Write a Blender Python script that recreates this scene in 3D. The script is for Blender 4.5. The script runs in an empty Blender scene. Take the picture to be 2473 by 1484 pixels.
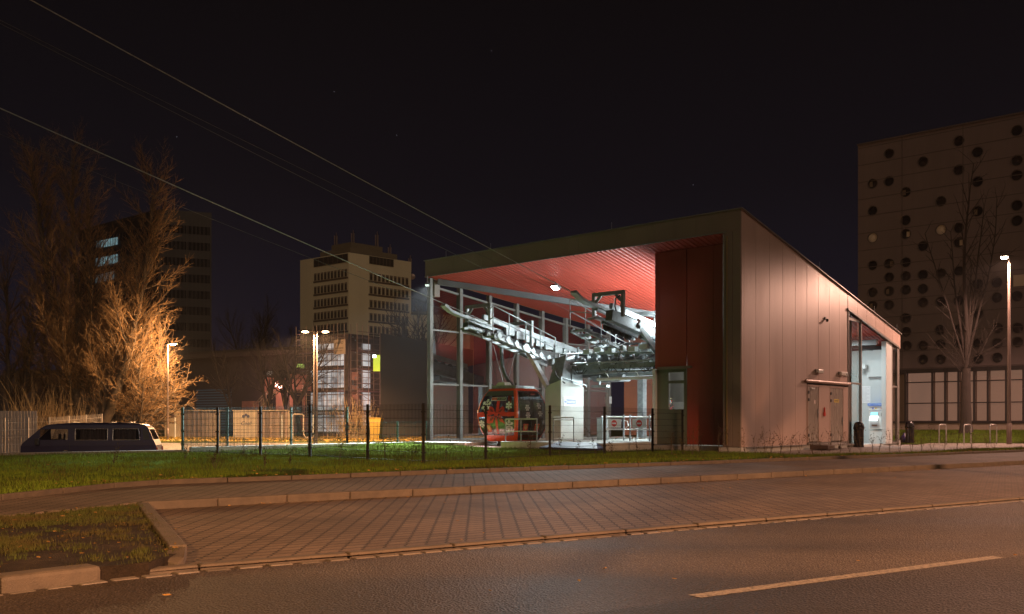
import bpy, bmesh, math, random
import numpy as np
from mathutils import Matrix, Vector, noise
R = math.radians
random.seed(7)
scene = bpy.context.scene
col = scene.collection

# ------------------------------------------------------------------ camera
E = 0.95                                  # eye height above the lawn
cam_d = bpy.data.cameras.new("camera")
cam = bpy.data.objects.new("camera", cam_d)
col.objects.link(cam)
cam.location = (0, 0, E)
cam.rotation_euler = (R(90), 0, 0)
cam_d.sensor_width = 36
cam_d.lens = 2250 / 2473 * 36
cam_d.shift_y = (1021 - 742) / 2473
cam_d.clip_start = 0.05
cam_d.clip_end = 6000
scene.camera = cam

# ------------------------------------------------------------------ night sky
world = bpy.data.worlds.new("World")
scene.world = world
world.use_nodes = True
nt = world.node_tree
bg = nt.nodes["Background"]
tc = nt.nodes.new("ShaderNodeTexCoord")
sep = nt.nodes.new("ShaderNodeSeparateXYZ")
nt.links.new(tc.outputs["Generated"], sep.inputs[0])
rp = nt.nodes.new("ShaderNodeValToRGB")
nt.links.new(sep.outputs["Z"], rp.inputs[0])
e = rp.color_ramp.elements
e[0].position = 0.0; e[0].color = (0.0105, 0.0085, 0.0165, 1)
e[1].position = 0.42; e[1].color = (0.0024, 0.0021, 0.0029, 1)
m_ = e.new(0.13); m_.color = (0.0058, 0.0052, 0.0098, 1)
m2_ = e.new(0.24); m2_.color = (0.0034, 0.0031, 0.0053, 1)
nt.links.new(rp.outputs[0], bg.inputs[0])
bg.inputs[1].default_value = 1.0

# faint warm glow of the town behind the camera, in place of a sun
sun_d = bpy.data.lights.new("sun", 'SUN')
sun_d.energy = 0.38
sun_d.angle = R(25)
sun_d.color = (1.0, 0.72, 0.50)
sun = bpy.data.objects.new("sun", sun_d)
sun.rotation_euler = (R(58), 0, R(17))
col.objects.link(sun)

scene.view_settings.view_transform = 'Standard'
scene.view_settings.look = 'None'
scene.view_settings.exposure = 0.0
scene.view_settings.gamma = 1.0
scene.cycles.use_denoising = True
scene.cycles.max_bounces = 8
scene.cycles.transparent_max_bounces = 16
scene.cycles.sample_clamp_indirect = 4.0
scene.cycles.caustics_reflective = False
scene.cycles.caustics_refractive = False

# ------------------------------------------------------------------ helpers
WM = {}                                   # object name -> world matrix of its thing
I4 = Matrix.Identity(4)
def tag(o, label=None, cat=None, group=None, kind=None):
    if label: o["label"] = label
    if cat: o["category"] = cat
    if group: o["group"] = group
    if kind: o["kind"] = kind
    return o
def thing(name, label, cat, loc=(0, 0, 0), rz=0.0, group=None):
    o = bpy.data.objects.new(name, None)
    col.objects.link(o)
    o.location = loc; o.rotation_euler = (0, 0, rz)
    o.empty_display_size = 0.2
    WM[o.name] = Matrix.Translation(loc) @ Matrix.Rotation(rz, 4, 'Z')
    return tag(o, label, cat, group)
def copy_tree(o, parent=None):
    c = o.copy(); col.objects.link(c)
    WM[c.name] = WM.get(o.name, I4)
    if parent is not None:
        c.parent = parent
    for ch in list(o.children):
        copy_tree(ch, c)
    return c
def move(o, loc, rz=0.0):
    o.location = loc; o.rotation_euler = (0, 0, rz)
    WM[o.name] = Matrix.Translation(loc) @ Matrix.Rotation(rz, 4, 'Z')
    return o
def light(name, kind, loc, energy, color, parent=None, size=0.15, spot=None, aim=None, blend=0.5):
    d = bpy.data.lights.new(name, kind)
    d.energy = energy; d.color = color
    if kind in ('POINT', 'SPOT'): d.shadow_soft_size = size
    if kind == 'AREA': d.size = size
    if kind == 'SPOT':
        d.spot_size = R(spot); d.spot_blend = blend
    o = bpy.data.objects.new(name, d)
    col.objects.link(o)
    m = Matrix.Translation(loc)
    if aim is not None:
        q = (Vector(aim) - Vector(loc)).to_track_quat('-Z', 'Y')
        m = m @ q.to_matrix().to_4x4()
    if parent is not None:
        o.parent = parent
        m = WM[parent.name].inverted() @ m
    o.matrix_local = m if parent is not None else m
    if parent is None: o.matrix_world = m
    return o

class MB:
    def __init__(s): s.v = []; s.f = []
    def add(s, vs, fs):
        b = len(s.v); s.v += [tuple(p) for p in vs]; s.f += [tuple(b + i for i in f) for f in fs]; return s
    def box(s, x0, x1, y0, y1, z0, z1):
        vs = [(x, y, z) for z in (z0, z1) for y in (y0, y1) for x in (x0, x1)]
        return s.add(vs, [(0, 2, 3, 1), (4, 5, 7, 6), (0, 1, 5, 4), (2, 6, 7, 3), (0, 4, 6, 2), (1, 3, 7, 5)])
    def bar(s, p, q, w, h=None, up=(0, 0, 1)):
        h = w if h is None else h
        p, q, up = Vector(p), Vector(q), Vector(up)
        d = (q - p)
        if d.length < 1e-9: return s
        d.normalize()
        if abs(d.dot(up)) > 0.99: up = Vector((0, 1, 0)) if abs(d.y) < .9 else Vector((1, 0, 0))
        a = d.cross(up).normalized() * (w / 2); b = a.cross(d).normalized() * (h / 2)
        vs = [c + i * a + j * b for c in (p, q) for j in (-1, 1) for i in (-1, 1)]
        return s.add(vs, [(0, 2, 3, 1), (4, 5, 7, 6), (0, 1, 5, 4), (2, 6, 7, 3), (0, 4, 6, 2), (1, 3, 7, 5)])
    def tube(s, p, q, r0, r1=None, n=8, cap=True):
        r1 = r0 if r1 is None else r1
        p, q = Vector(p), Vector(q); d = (q - p)
        if d.length < 1e-9: return s
        d.normalize()
        t = Vector((0, 0, 1)) if abs(d.z) < .9 else Vector((1, 0, 0))
        a = d.cross(t).normalized(); b = d.cross(a)
        vs = []
        for c, r in ((p, r0), (q, r1)):
            for k in range(n):
                an = 2 * math.pi * k / n
                vs.append(c + (a * math.cos(an) + b * math.sin(an)) * r)
        fs = [(k, (k + 1) % n, n + (k + 1) % n, n + k) for k in range(n)]
        if cap: fs += [tuple(range(n - 1, -1, -1)), tuple(range(n, 2 * n))]
        return s.add(vs, fs)
    def path(s, pts, r, n=6):
        pts = [Vector(p) for p in pts]
        rs = r if isinstance(r, (list, tuple)) else [r] * len(pts)
        vs = []; fs = []
        pa = None
        for i, p in enumerate(pts):
            d = (pts[min(i + 1, len(pts) - 1)] - pts[max(i - 1, 0)]).normalized()
            if pa is None:
                t = Vector((0, 0, 1)) if abs(d.z) < .9 else Vector((1, 0, 0))
                a = d.cross(t).normalized()
            else:
                a = (pa - d * pa.dot(d)).normalized()
            pa = a; b = d.cross(a)
            for k in range(n):
                an = 2 * math.pi * k / n
                vs.append(p + (a * math.cos(an) + b * math.sin(an)) * rs[i])
        for i in range(len(pts) - 1):
            for k in range(n):
                fs.append((i * n + k, i * n + (k + 1) % n, (i + 1) * n + (k + 1) % n, (i + 1) * n + k))
        fs += [tuple(range(n - 1, -1, -1)), tuple(range((len(pts) - 1) * n, len(pts) * n))]
        return s.add(vs, fs)
    def rail(s, pts, w, h):
        for a, b in zip(pts[:-1], pts[1:]): s.bar(a, b, w, h)
        return s
    def lathe(s, prof, c=(0, 0, 0), n=24, axis='Z'):
        vs = []; fs = []
        for r, z in prof:
            for k in range(n):
                an = 2 * math.pi * k / n
                a, b = r * math.cos(an), r * math.sin(an)
                if axis == 'Z': vs.append((c[0] + a, c[1] + b, c[2] + z))
                elif axis == 'X': vs.append((c[0] + z, c[1] + a, c[2] + b))
                else: vs.append((c[0] + b, c[1] + z, c[2] + a))
        m = len(prof)
        for i in range(m - 1):
            for k in range(n):
                fs.append((i * n + k, i * n + (k + 1) % n, (i + 1) * n + (k + 1) % n, (i + 1) * n + k))
        if prof[0][0] > 1e-6: fs.append(tuple(range(n - 1, -1, -1)))
        if prof[-1][0] > 1e-6: fs.append(tuple(range((m - 1) * n, m * n)))
        return s.add(vs, fs)
    def prism(s, poly, d):
        d = Vector(d); n = len(poly)
        vs = [Vector(p) for p in poly] + [Vector(p) + d for p in poly]
        fs = [tuple(range(n - 1, -1, -1)), tuple(range(n, 2 * n))] + [(k, (k + 1) % n, n + (k + 1) % n, n + k) for k in range(n)]
        return s.add(vs, fs)
    def quad(s, *p): return s.add(p, [tuple(range(len(p)))])
    def mapped(s, vf, fn):
        vs, fs = vf
        return s.add([fn(*p) for p in vs], fs)
    def build(s, name, mat, parent=None, frame=I4, smooth=False, bevel=0.0, fixn=True):
        me = bpy.data.meshes.new(name)
        root = WM[parent.name] if parent is not None else frame
        m = root.inverted() @ frame
        vs = s.v if m == I4 else [m @ Vector(p) for p in s.v]
        me.from_pydata([tuple(p) for p in vs], [], s.f)
        if fixn:
            bm = bmesh.new(); bm.from_mesh(me)
            bmesh.ops.recalc_face_normals(bm, faces=bm.faces)
            bm.to_mesh(me); bm.free()
        if mat is not None: me.materials.append(mat)
        if smooth:
            for p in me.polygons: p.use_smooth = True
        me.update()
        o = bpy.data.objects.new(name, me)
        col.objects.link(o)
        if parent is not None:
            o.parent = parent
            WM[o.name] = WM[parent.name]
        else:
            o.matrix_world = frame
            WM[o.name] = frame.copy()
        if bevel:
            b = o.modifiers.new("bevel", 'BEVEL'); b.width = bevel; b.segments = 2; b.limit_method = 'ANGLE'; b.angle_limit = R(40)
        if smooth:
            try:
                mo = o.modifiers.new("wn", 'WEIGHTED_NORMAL'); mo.keep_sharp = True
            except Exception: pass
        return o

def structure(o): return tag(o, kind="structure")
_txt = {}
def text_vf(body, width=None, height=None, bold=0.0):
    """letters as flat mesh in (x, y), centred; scaled to width or height"""
    key = (body, bold)
    if key not in _txt:
        cu = bpy.data.curves.new("t", 'FONT'); cu.body = body; cu.offset = bold; cu.resolution_u = 2
        ob = bpy.data.objects.new("t", cu); col.objects.link(ob)
        dg = bpy.context.evaluated_depsgraph_get(); dg.update()
        me = bpy.data.meshes.new_from_object(ob.evaluated_get(dg))
        vs = [(v.co.x, v.co.y) for v in me.vertices]; fs = [tuple(p.vertices) for p in me.polygons]
        bpy.data.objects.remove(ob); bpy.data.curves.remove(cu); bpy.data.meshes.remove(me)
        _txt[key] = (vs, fs)
    vs, fs = _txt[key]
    xs = [p[0] for p in vs]; ys = [p[1] for p in vs]
    sx = 1.0
    w0, h0 = max(xs) - min(xs), max(ys) - min(ys)
    sx = sy = (width / w0 if width else height / h0)
    if width and height: sy = height / h0
    cx, cy = (max(xs) + min(xs)) / 2, (max(ys) + min(ys)) / 2
    return [((x - cx) * sx, (y - cy) * sy) for x, y in vs], fs

# projection used to lay things out: pixel of the 2473 px wide photo -> ray / plane point
def ray(u, v): return Vector(((u - 1236.5) / 2250, 1.0, -(v - 1021) / 2250))
def at(u, v, Y): return Vector((0, 0, E)) + ray(u, v) * Y
def gr(u, v, z=0.0):
    r = ray(u, v); return Vector((0, 0, E)) + r * ((z - E) / r.z)

# station frame: origin at the left front corner, x along the front, y to the back
PB = Vector((-3.59, 38.74, 0)); L = 14.37; D = 14.33
TH = math.atan2(-.661, .751)
F = Matrix.Translation(PB) @ Matrix.Rotation(TH, 4, 'Z')
Fi = F.inverted()
def S(x, y, z=0.0): return F @ Vector((x, y, z))
def lpos(u, v, x=None, y=None, z=None):
    """where the ray through a pixel meets a station plane"""
    o = Fi @ Vector((0, 0, E)); d = Fi.to_3x3() @ ray(u, v)
    if x is not None: k = (x - o.x) / d.x
    elif y is not None: k = (y - o.y) / d.y
    else: k = (z - o.z) / d.z
    return o + d * k
def sthing(name, label, cat, x, y, z=0.0, group=None):
    return thing(name, label, cat, S(x, y, z), TH, group)

# ------------------------------------------------------------------ materials
MT = {}
def mat(name, color, rough=0.6, metal=0.0, var=0.12, scale=3.0, bump=0.0, bscale=None, emit=None, estr=0.0, spec=0.5, streak=False, coat=0.0):
    if name in MT: return MT[name]
    m = bpy.data.materials.new(name); m.use_nodes = True
    t = m.node_tree; p = t.nodes["Principled BSDF"]
    p.inputs["Roughness"].default_value = rough; p.inputs["Metallic"].default_value = metal
    p.inputs["Specular IOR Level"].default_value = spec
    if coat: p.inputs["Coat Weight"].default_value = coat; p.inputs["Coat Roughness"].default_value = .08
    c = Vector(color[:3])
    if var > 0:
        co = t.nodes.new("ShaderNodeTexCoord"); mp = t.nodes.new("ShaderNodeMapping")
        if streak: mp.inputs["Scale"].default_value = (1, 1, .12)
        t.links.new(co.outputs["Object"], mp.inputs[0])
        n1 = t.nodes.new("ShaderNodeTexNoise"); n1.inputs["Scale"].default_value = scale; n1.inputs["Detail"].default_value = 6
        n1.inputs["Roughness"].default_value = .65
        t.links.new(mp.outputs[0], n1.inputs[0])
        r = t.nodes.new("ShaderNodeValToRGB")
        r.color_ramp.elements[0].position = .3; r.color_ramp.elements[1].position = .7
        r.color_ramp.elements[0].color = (*(c * (1 - var)), 1); r.color_ramp.elements[1].color = (*[min(1, x) for x in c * (1 + var)], 1)
        t.links.new(n1.outputs["Fac"], r.inputs[0]); t.links.new(r.outputs[0], p.inputs["Base Color"])
        mr = t.nodes.new("ShaderNodeMapRange"); mr.inputs[3].default_value = max(.02, rough - .1); mr.inputs[4].default_value = min(1, rough + .1)
        t.links.new(n1.outputs["Fac"], mr.inputs[0]); t.links.new(mr.outputs[0], p.inputs["Roughness"])
        if bump:
            n2 = t.nodes.new("ShaderNodeTexNoise"); n2.inputs["Scale"].default_value = bscale or scale * 8; n2.inputs["Detail"].default_value = 4
            t.links.new(co.outputs["Object"], n2.inputs[0])
            b = t.nodes.new("ShaderNodeBump"); b.inputs["Strength"].default_value = bump; b.inputs["Distance"].default_value = .02
            t.links.new(n2.outputs["Fac"], b.inputs["Height"]); t.links.new(b.outputs[0], p.inputs["Normal"])
    else:
        p.inputs["Base Color"].default_value = (*c, 1)
    if emit is not None:
        p.inputs["Emission Color"].default_value = (*emit, 1); p.inputs["Emission Strength"].default_value = estr
    MT[name] = m
    return m
def glass(name, tint=(1, 1, 1), refl=0.12, rough=0.0, gcol=(1, 1, 1)):
    """thin pane: see-through with a mirror-like reflection growing at grazing angles"""
    if name in MT: return MT[name]
    m = bpy.data.materials.new(name); m.use_nodes = True
    t = m.node_tree; t.nodes.clear()
    o = t.nodes.new("ShaderNodeOutputMaterial"); mx = t.nodes.new("ShaderNodeMixShader")
    tr = t.nodes.new("ShaderNodeBsdfTransparent"); tr.inputs[0].default_value = (*tint, 1)
    gl = t.nodes.new("ShaderNodeBsdfGlossy"); gl.inputs["Roughness"].default_value = rough; gl.inputs[0].default_value = (*gcol, 1)
    lw = t.nodes.new("ShaderNodeLayerWeight"); lw.inputs[0].default_value = .35
    mr = t.nodes.new("ShaderNodeMapRange"); mr.inputs[3].default_value = refl; mr.inputs[4].default_value = 1.0
    t.links.new(lw.outputs["Fresnel"], mr.inputs[0])
    t.links.new(mr.outputs[0], mx.inputs[0]); t.links.new(tr.outputs[0], mx.inputs[1]); t.links.new(gl.outputs[0], mx.inputs[2])
    t.links.new(mx.outputs[0], o.inputs[0])
    MT[name] = m
    return m
def emis(name, color, strength):
    if name in MT: return MT[name]
    m = bpy.data.materials.new(name); m.use_nodes = True
    t = m.node_tree; p = t.nodes["Principled BSDF"]
    p.inputs["Base Color"].default_value = (*color, 1)
    p.inputs["Emission Color"].default_value = (*color, 1); p.inputs["Emission Strength"].default_value = strength
    MT[name] = m
    return m
# ================================================================== ground
def nodes_of(name, rough=.8, spec=.4):
    m = bpy.data.materials.new(name); m.use_nodes = True; MT[name] = m
    t = m.node_tree; p = t.nodes["Principled BSDF"]
    p.inputs["Roughness"].default_value = rough; p.inputs["Specular IOR Level"].default_value = spec
    co = t.nodes.new("ShaderNodeTexCoord")
    return m, t, p, co
def ramp_node(t, src, stops):
    r = t.nodes.new("ShaderNodeValToRGB")
    el = r.color_ramp.elements
    while len(el) < len(stops): el.new(.5)
    for x, (pos, c) in zip(el, stops): x.position = pos; x.color = (*c, 1)
    t.links.new(src, r.inputs[0]); return r
def noise_node(t, vec, scale, detail=5, rough=.6):
    n = t.nodes.new("ShaderNodeTexNoise"); n.inputs["Scale"].default_value = scale; n.inputs["Detail"].default_value = detail
    n.inputs["Roughness"].default_value = rough
    t.links.new(vec, n.inputs[0]); return n
def mixc(t, fac, a, b, mode='MIX'):
    x = t.nodes.new("ShaderNodeMix"); x.data_type = 'RGBA'; x.blend_type = mode
    if isinstance(fac, float): x.inputs[0].default_value = fac
    else: t.links.new(fac, x.inputs[0])
    for i, s in ((6, a), (7, b)):
        if isinstance(s, tuple): x.inputs[i].default_value = (*s, 1)
        else: t.links.new(s, x.inputs[i])
    return x.outputs[2]

def paver_mat(name, ang, c1, c2, w=.205, h=.165):
    m, t, p, co = nodes_of(name, .78, .2)
    mp = t.nodes.new("ShaderNodeMapping"); mp.inputs["Rotation"].default_value = (0, 0, -ang)
    t.links.new(co.outputs["Object"], mp.inputs[0])
    # interlocking stones: the joints running across the rows zigzag
    sp = t.nodes.new("ShaderNodeSeparateXYZ"); t.links.new(mp.outputs[0], sp.inputs[0])
    def mth(op, a, b=None):
        x = t.nodes.new("ShaderNodeMath"); x.operation = op
        for i, s in enumerate((a, b)):
            if s is None: continue
            if isinstance(s, (int, float)): x.inputs[i].default_value = s
            else: t.links.new(s, x.inputs[i])
        return x.outputs[0]
    wav = mth('MULTIPLY', mth('SINE', mth('MULTIPLY', sp.outputs[1], 2 * math.pi / h)), .032)
    wav2 = mth('MULTIPLY', mth('SINE', mth('MULTIPLY', sp.outputs[0], 2 * math.pi / (w / 2))), .005)
    cb = t.nodes.new("ShaderNodeCombineXYZ")
    t.links.new(mth('ADD', sp.outputs[0], wav), cb.inputs[0]); t.links.new(mth('ADD', sp.outputs[1], wav2), cb.inputs[1])
    br = t.nodes.new("ShaderNodeTexBrick"); br.offset = .5
    br.inputs["Scale"].default_value = 1.0; br.inputs["Brick Width"].default_value = w; br.inputs["Row Height"].default_value = h
    br.inputs["Mortar Size"].default_value = .010; br.inputs["Mortar Smooth"].default_value = .25; br.inputs["Bias"].default_value = 0
    br.inputs["Color1"].default_value = (*c1, 1); br.inputs["Color2"].default_value = (*c2, 1); br.inputs["Mortar"].default_value = (.012, .01, .008, 1)
    t.links.new(cb.outputs[0], br.inputs[0])
    n1 = noise_node(t, co.outputs["Object"], .7, 6); n2 = noise_node(t, co.outputs["Object"], 60, 3)
    a = mixc(t, 1.0, br.outputs[0], ramp_node(t, n1.outputs["Fac"], [(.3, (.62, .6, .58)), (.7, (1.15, 1.12, 1.1))]).outputs[0], 'MULTIPLY')
    a = mixc(t, 1.0, a, ramp_node(t, n2.outputs["Fac"], [(.25, (.7, .7, .7)), (.75, (1.2, 1.2, 1.2))]).outputs[0], 'MULTIPLY')
    t.links.new(a, p.inputs["Base Color"])
    b = t.nodes.new("ShaderNodeBump"); b.inputs["Strength"].default_value = .9; b.inputs["Distance"].default_value = .012; b.invert = True
    t.links.new(br.outputs["Fac"], b.inputs["Height"])
    b2 = t.nodes.new("ShaderNodeBump"); b2.inputs["Strength"].default_value = .35; b2.inputs["Distance"].default_value = .004
    t.links.new(n2.outputs["Fac"], b2.inputs["Height"]); t.links.new(b.outputs[0], b2.inputs["Normal"])
    t.links.new(b2.outputs[0], p.inputs["Normal"])
    return m
AR = math.atan(.67)
m_bay = paver_mat("bay_pavers", AR, (.118, .086, .060), (.146, .109, .078))
m_walk = paver_mat("walk_pavers", AR + .02, (.112, .088, .068), (.14, .112, .088))
m_plaza = paver_mat("plaza_pavers", TH, (.30, .27, .25), (.36, .33, .30), .2, .1)

def asphalt_mat(name, c0, c1):
    m, t, p, co = nodes_of(name, .55, .26)
    v = t.nodes.new("ShaderNodeTexVoronoi"); v.inputs["Scale"].default_value = 60; t.links.new(co.outputs["Object"], v.inputs[0])
    n1 = noise_node(t, co.outputs["Object"], 75, 4, .8); n2 = noise_node(t, co.outputs["Object"], .6, 5)
    a = ramp_node(t, n1.outputs["Fac"], [(.35, c0), (.52, c1), (.72, tuple(3.2 * x for x in c1))]).outputs[0]
    a = mixc(t, 1.0, a, ramp_node(t, n2.outputs["Fac"], [(.3, (.75, .75, .75)), (.7, (1.2, 1.2, 1.2))]).outputs[0], 'MULTIPLY')
    mp = t.nodes.new("ShaderNodeMapping"); mp.inputs["Rotation"].default_value = (0, 0, -math.atan(.64)); mp.inputs["Scale"].default_value = (.05, .75, 1)
    t.links.new(co.outputs["Object"], mp.inputs[0]); n3 = noise_node(t, mp.outputs[0], 1.0, 3, .5)
    a = mixc(t, 1.0, a, ramp_node(t, n3.outputs["Fac"], [(.35, (.62, .6, .58)), (.65, (1.25, 1.22, 1.2))]).outputs[0], 'MULTIPLY')
    t.links.new(a, p.inputs["Base Color"])
    rr = t.nodes.new("ShaderNodeMapRange"); rr.inputs[3].default_value = .50; rr.inputs[4].default_value = .80
    t.links.new(n3.outputs["Fac"], rr.inputs[0]); t.links.new(rr.outputs[0], p.inputs["Roughness"])
    b = t.nodes.new("ShaderNodeBump"); b.inputs["Strength"].default_value = 1.0; b.inputs["Distance"].default_value = .012
    t.links.new(v.outputs["Distance"], b.inputs["Height"]); t.links.new(b.outputs[0], p.inputs["Normal"])
    return m
m_road = asphalt_mat("road_asphalt", (.016, .0125, .0095), (.060, .048, .037))
m_road2 = asphalt_mat("road_asphalt_far_lane", (.012, .0098, .008), (.036, .030, .025))
m_drive = asphalt_mat("drive_asphalt", (.09, .085, .08), (.16, .15, .14))
m_kerb = mat("kerb_concrete", (.075, .058, .04), .8, 0, .28, 5, .4, 90)
m_soil, t, p, co = nodes_of("soil", .95, .2)
n1 = noise_node(t, co.outputs["Object"], 3, 8, .7)
t.links.new(ramp_node(t, n1.outputs["Fac"], [(.35, (.011, .0085, .0055)), (.55, (.030, .021, .013)), (.68, (.05, .036, .022)), (.78, (.022, .028, .010))]).outputs[0], p.inputs["Base Color"])
b = t.nodes.new("ShaderNodeBump"); b.inputs["Distance"].default_value = .05; n2 = noise_node(t, co.outputs["Object"], 22, 6, .7)
t.links.new(n2.outputs["Fac"], b.inputs["Height"]); t.links.new(b.outputs[0], p.inputs["Normal"])
m_turf, t, p, co = nodes_of("turf", 1.0, .0)
n1 = noise_node(t, co.outputs["Object"], .9, 7, .7)
t.links.new(ramp_node(t, n1.outputs["Fac"], [(.33, (.045, .034, .014)), (.45, (.055, .075, .016)), (.7, (.085, .13, .02))]).outputs[0], p.inputs["Base Color"])
b = t.nodes.new("ShaderNodeBump"); b.inputs["Distance"].default_value = .04; n2 = noise_node(t, co.outputs["Object"], 30, 6, .7)
t.links.new(n2.outputs["Fac"], b.inputs["Height"]); t.links.new(b.outputs[0], p.inputs["Normal"])
m_conc = mat("concrete", (.40, .40, .37), .8, 0, .14, 1.6, .25, 40)
m_conc_dark = mat("concrete_dark", (.17, .16, .145), .85, 0, .2, 2, .3, 40)

def local(x, y):
    dx, dy = x + 3.59, y - 38.74
    return .751 * dx - .661 * dy, .661 * dx + .751 * dy
def lawn_z(x, y):
    lx, ly = local(x, y)
    k = max(0, min(1, (ly + 9) / 9)) * max(0, min(1, 1 - lx / 11))
    return .16 * k + .035 * (noise.noise((x * .5, y * .5, 0)) - .1) * min(1, max(0, (y - 19.2 - .724 * x) / 2))
def flat(z): return lambda x, y: z
def sheet(name, poly, zf, m, cell=None, skirt=-1.3):
    bm = bmesh.new()
    vs = [bm.verts.new((x, y, 0)) for x, y in poly]
    bm.faces.new(vs)
    if cell:
        xs = [q[0] for q in poly]; ys = [q[1] for q in poly]
        for a0, a1, nrm in ((min(xs), max(xs), (1, 0, 0)), (min(ys), max(ys), (0, 1, 0))):
            k = a0 + cell
            while k < a1:
                g = bm.verts[:] + bm.edges[:] + bm.faces[:]
                bmesh.ops.bisect_plane(bm, geom=g, plane_co=Vector(nrm) * k, plane_no=nrm); k += cell
    for v in bm.verts: v.co.z = zf(v.co.x, v.co.y)
    bmesh.ops.recalc_face_normals(bm, faces=bm.faces)
    if sum(f.normal.z for f in bm.faces) < 0: bmesh.ops.reverse_faces(bm, faces=bm.faces)
    if skirt is not None:
        be = [e_ for e_ in bm.edges if e_.is_boundary]
        r = bmesh.ops.extrude_edge_only(bm, edges=be)
        for v in [x for x in r["geom"] if isinstance(x, bmesh.types.BMVert)]: v.co.z = skirt
    me = bpy.data.meshes.new(name); bm.to_mesh(me); bm.free(); me.materials.append(m)
    o = bpy.data.objects.new(name, me); col.objects.link(o); WM[o.name] = I4
    return structure(o)

# polylines of the street edges (left end curves towards the camera)
roadedge = [(-30, -14), (-9, -3), (-7, 0), (-5, 3.5), (-3.3, 6.0), (-2.83, 6.5), (-2.32, 6.93), (-1.31, 7.56), (1.97, 9.74), (7.2, 13.15), (20, 21.6), (60, 48)]
walk_in = [(-32, -10), (-9, 2), (-6.6, 7), (-5.38, 9.8), (-4.58, 11.5), (-2.3, 13.17), (3.46, 17.17), (13.17, 24.0), (24, 31.5), (62, 58)]
lawn_in = [(-34, -4), (-10, 3.5), (-7.7, 8.5), (-6.49, 11.8), (-6.0, 14.0), (-5.6, 14.7), (-2.9, 16.66), (4.43, 21.97), (16.9, 31.0), (20.6, 33.7)]
walk_far = lawn_in + [(26, 37.6), (60, 62)]

sheet("ground", [(-900, -300), (900, -300), (900, 1500), (-900, 1500)], flat(-1.3), m_soil, None, None)
sheet("road", [(-30, -14), (-30, -60), (70, -60), (60, 48)] + roadedge[::-1][1:-1], flat(-.15), m_road, None, None)
bayp = [(-2.62, 6.72), (-2.32, 6.95)] + [q for q in roadedge if q[0] > -2] + [q for q in walk_in if q[0] > -4.7][::-1]
sheet("parking_bay", bayp, flat(-.13), m_bay, None, None)
sheet("sidewalk", walk_in + walk_far[::-1], flat(-.03), m_walk)
planter = [(-32, -10), (-30, -14)] + roadedge[1:6] + [(-2.62, 6.72), (-2.56, 7.3), (-4.58, 11.45)] + walk_in[::-1][6:-1]
sheet("planting_bed", planter, lambda x, y: -.055 + .03 * noise.noise((x * 1.3, y * 1.3, 3)), m_soil, .4)

backline = [(-3.62, 38.55), (-10.4, 29.65), (-14.5, 26.4), (-24, 18.8), (-40, 6)]
fr = S(2.4, -1.9); fr2 = S(10.66, -2.1); b0 = S(10.66, .8); b1 = S(14.5, -.05)
lawnp = lawn_in + [(21.2, 35.6), (17.4, 34.2), (13.2, 30.2), (8.6, 27.6)] + [(b1.x, b1.y), (b0.x, b0.y), (fr2.x, fr2.y), (fr.x, fr.y)] + [tuple(S(-.1, -1.3).xy)] + backline
sheet("lawn", lawnp, lawn_z, m_turf, .8)
plz = [(b1.x, b1.y), (8.6, 27.6), (13.2, 30.2), (17.4, 34.2), (21.2, 35.6), (20.6, 33.7), (26, 37.6), (60, 62), (60, 75), (30, 46.5), (24.0, 43.0), (19.5, 43.5), tuple(S(14.4, 15.5).xy), tuple(S(14.2, 8.8).xy)]
sheet("plaza", plz, flat(-.008), m_plaza)
def bank_z(x, y):
    k = max(0, min(1, (y - 43.0 - .25 * abs(x - 22)) / 9))
    z = .02 + .40 * k + .30 * math.exp(-((x - 23.6) ** 2 / 2.2 + (y - 47.4) ** 2 / 3.0))
    return z + .03 * noise.noise((x * .6, y * .6, 1))
sheet("grass_bank", [(17, 46.5), tuple(S(14.9, 14.9).xy), (19.5, 43.5), (24.0, 43.0), (30, 46.5), (60, 75), (20, 75)], bank_z, m_turf, .9)

# lower ground on the left: lot by the van, drive rising to the lamps, verge behind
def G(x, y):
    if y <= 34: z = -1.0
    elif y <= 60: z = -1.0 + .65 * (y - 34) / 26
    else: z = -.35 + .05 * min(1, (y - 60) / 20)
    s = max(0, min(1, 1 - (abs(x + 3.6)) / 7)) * max(0, min(1, (62 - y) / 15))
    return z + s * (.1 - z) * .9
lot = [(-40, 6), (-24, 18.8), (-14.5, 26.4), (-10.4, 29.65), (-3.62, 38.55), tuple(S(-.12, 14.4).xy), (20, 50), (20, 60), (-80, 60), (-80, 6)]
sheet("driveway", lot, G, m_drive, 2.0)
sheet("verge", [(-80, 60), (20, 60), (20, 150), (-80, 150)], lambda x, y: G(x, y) + .02 + .04 * noise.noise((x * .4, y * .4, 5)), m_turf, 2.2)

# kerb stones, each a block with a small joint
def stones(name, pts, w, zt, zb, step=1.0, gap=.012, m=m_kerb, bev=.012, jit=.004):
    mb = MB(); pts = [Vector((a[0], a[1], 0)) for a in pts]
    for a, b in zip(pts[:-1], pts[1:]):
        n = max(1, round((b - a).length / step)); d = (b - a) / n; u = d.normalized()
        for k in range(n):
            z = zt + random.uniform(-jit, jit)
            p = a + d * k + u * gap / 2; q = a + d * (k + 1) - u * gap / 2
            mb.bar((p.x, p.y, (z + zb) / 2), (q.x, q.y, (z + zb) / 2), w, z - zb)
    return structure(mb.build(name, m, bevel=bev))
def offset(pts, d):
    out = []
    for i, p_ in enumerate(pts):
        a = Vector(pts[max(0, i - 1)]); b_ = Vector(pts[min(len(pts) - 1, i + 1)])
        u = (b_ - a).normalized(); out.append((p_[0] - u.y * d, p_[1] + u.x * d))
    return out
stones("kerb_of_lawn", [q for q in lawn_in[1:]], .08, .045, -.3)
kin = [(-4.58, 11.5)] + [q for q in walk_in if q[0] > -4]
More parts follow.
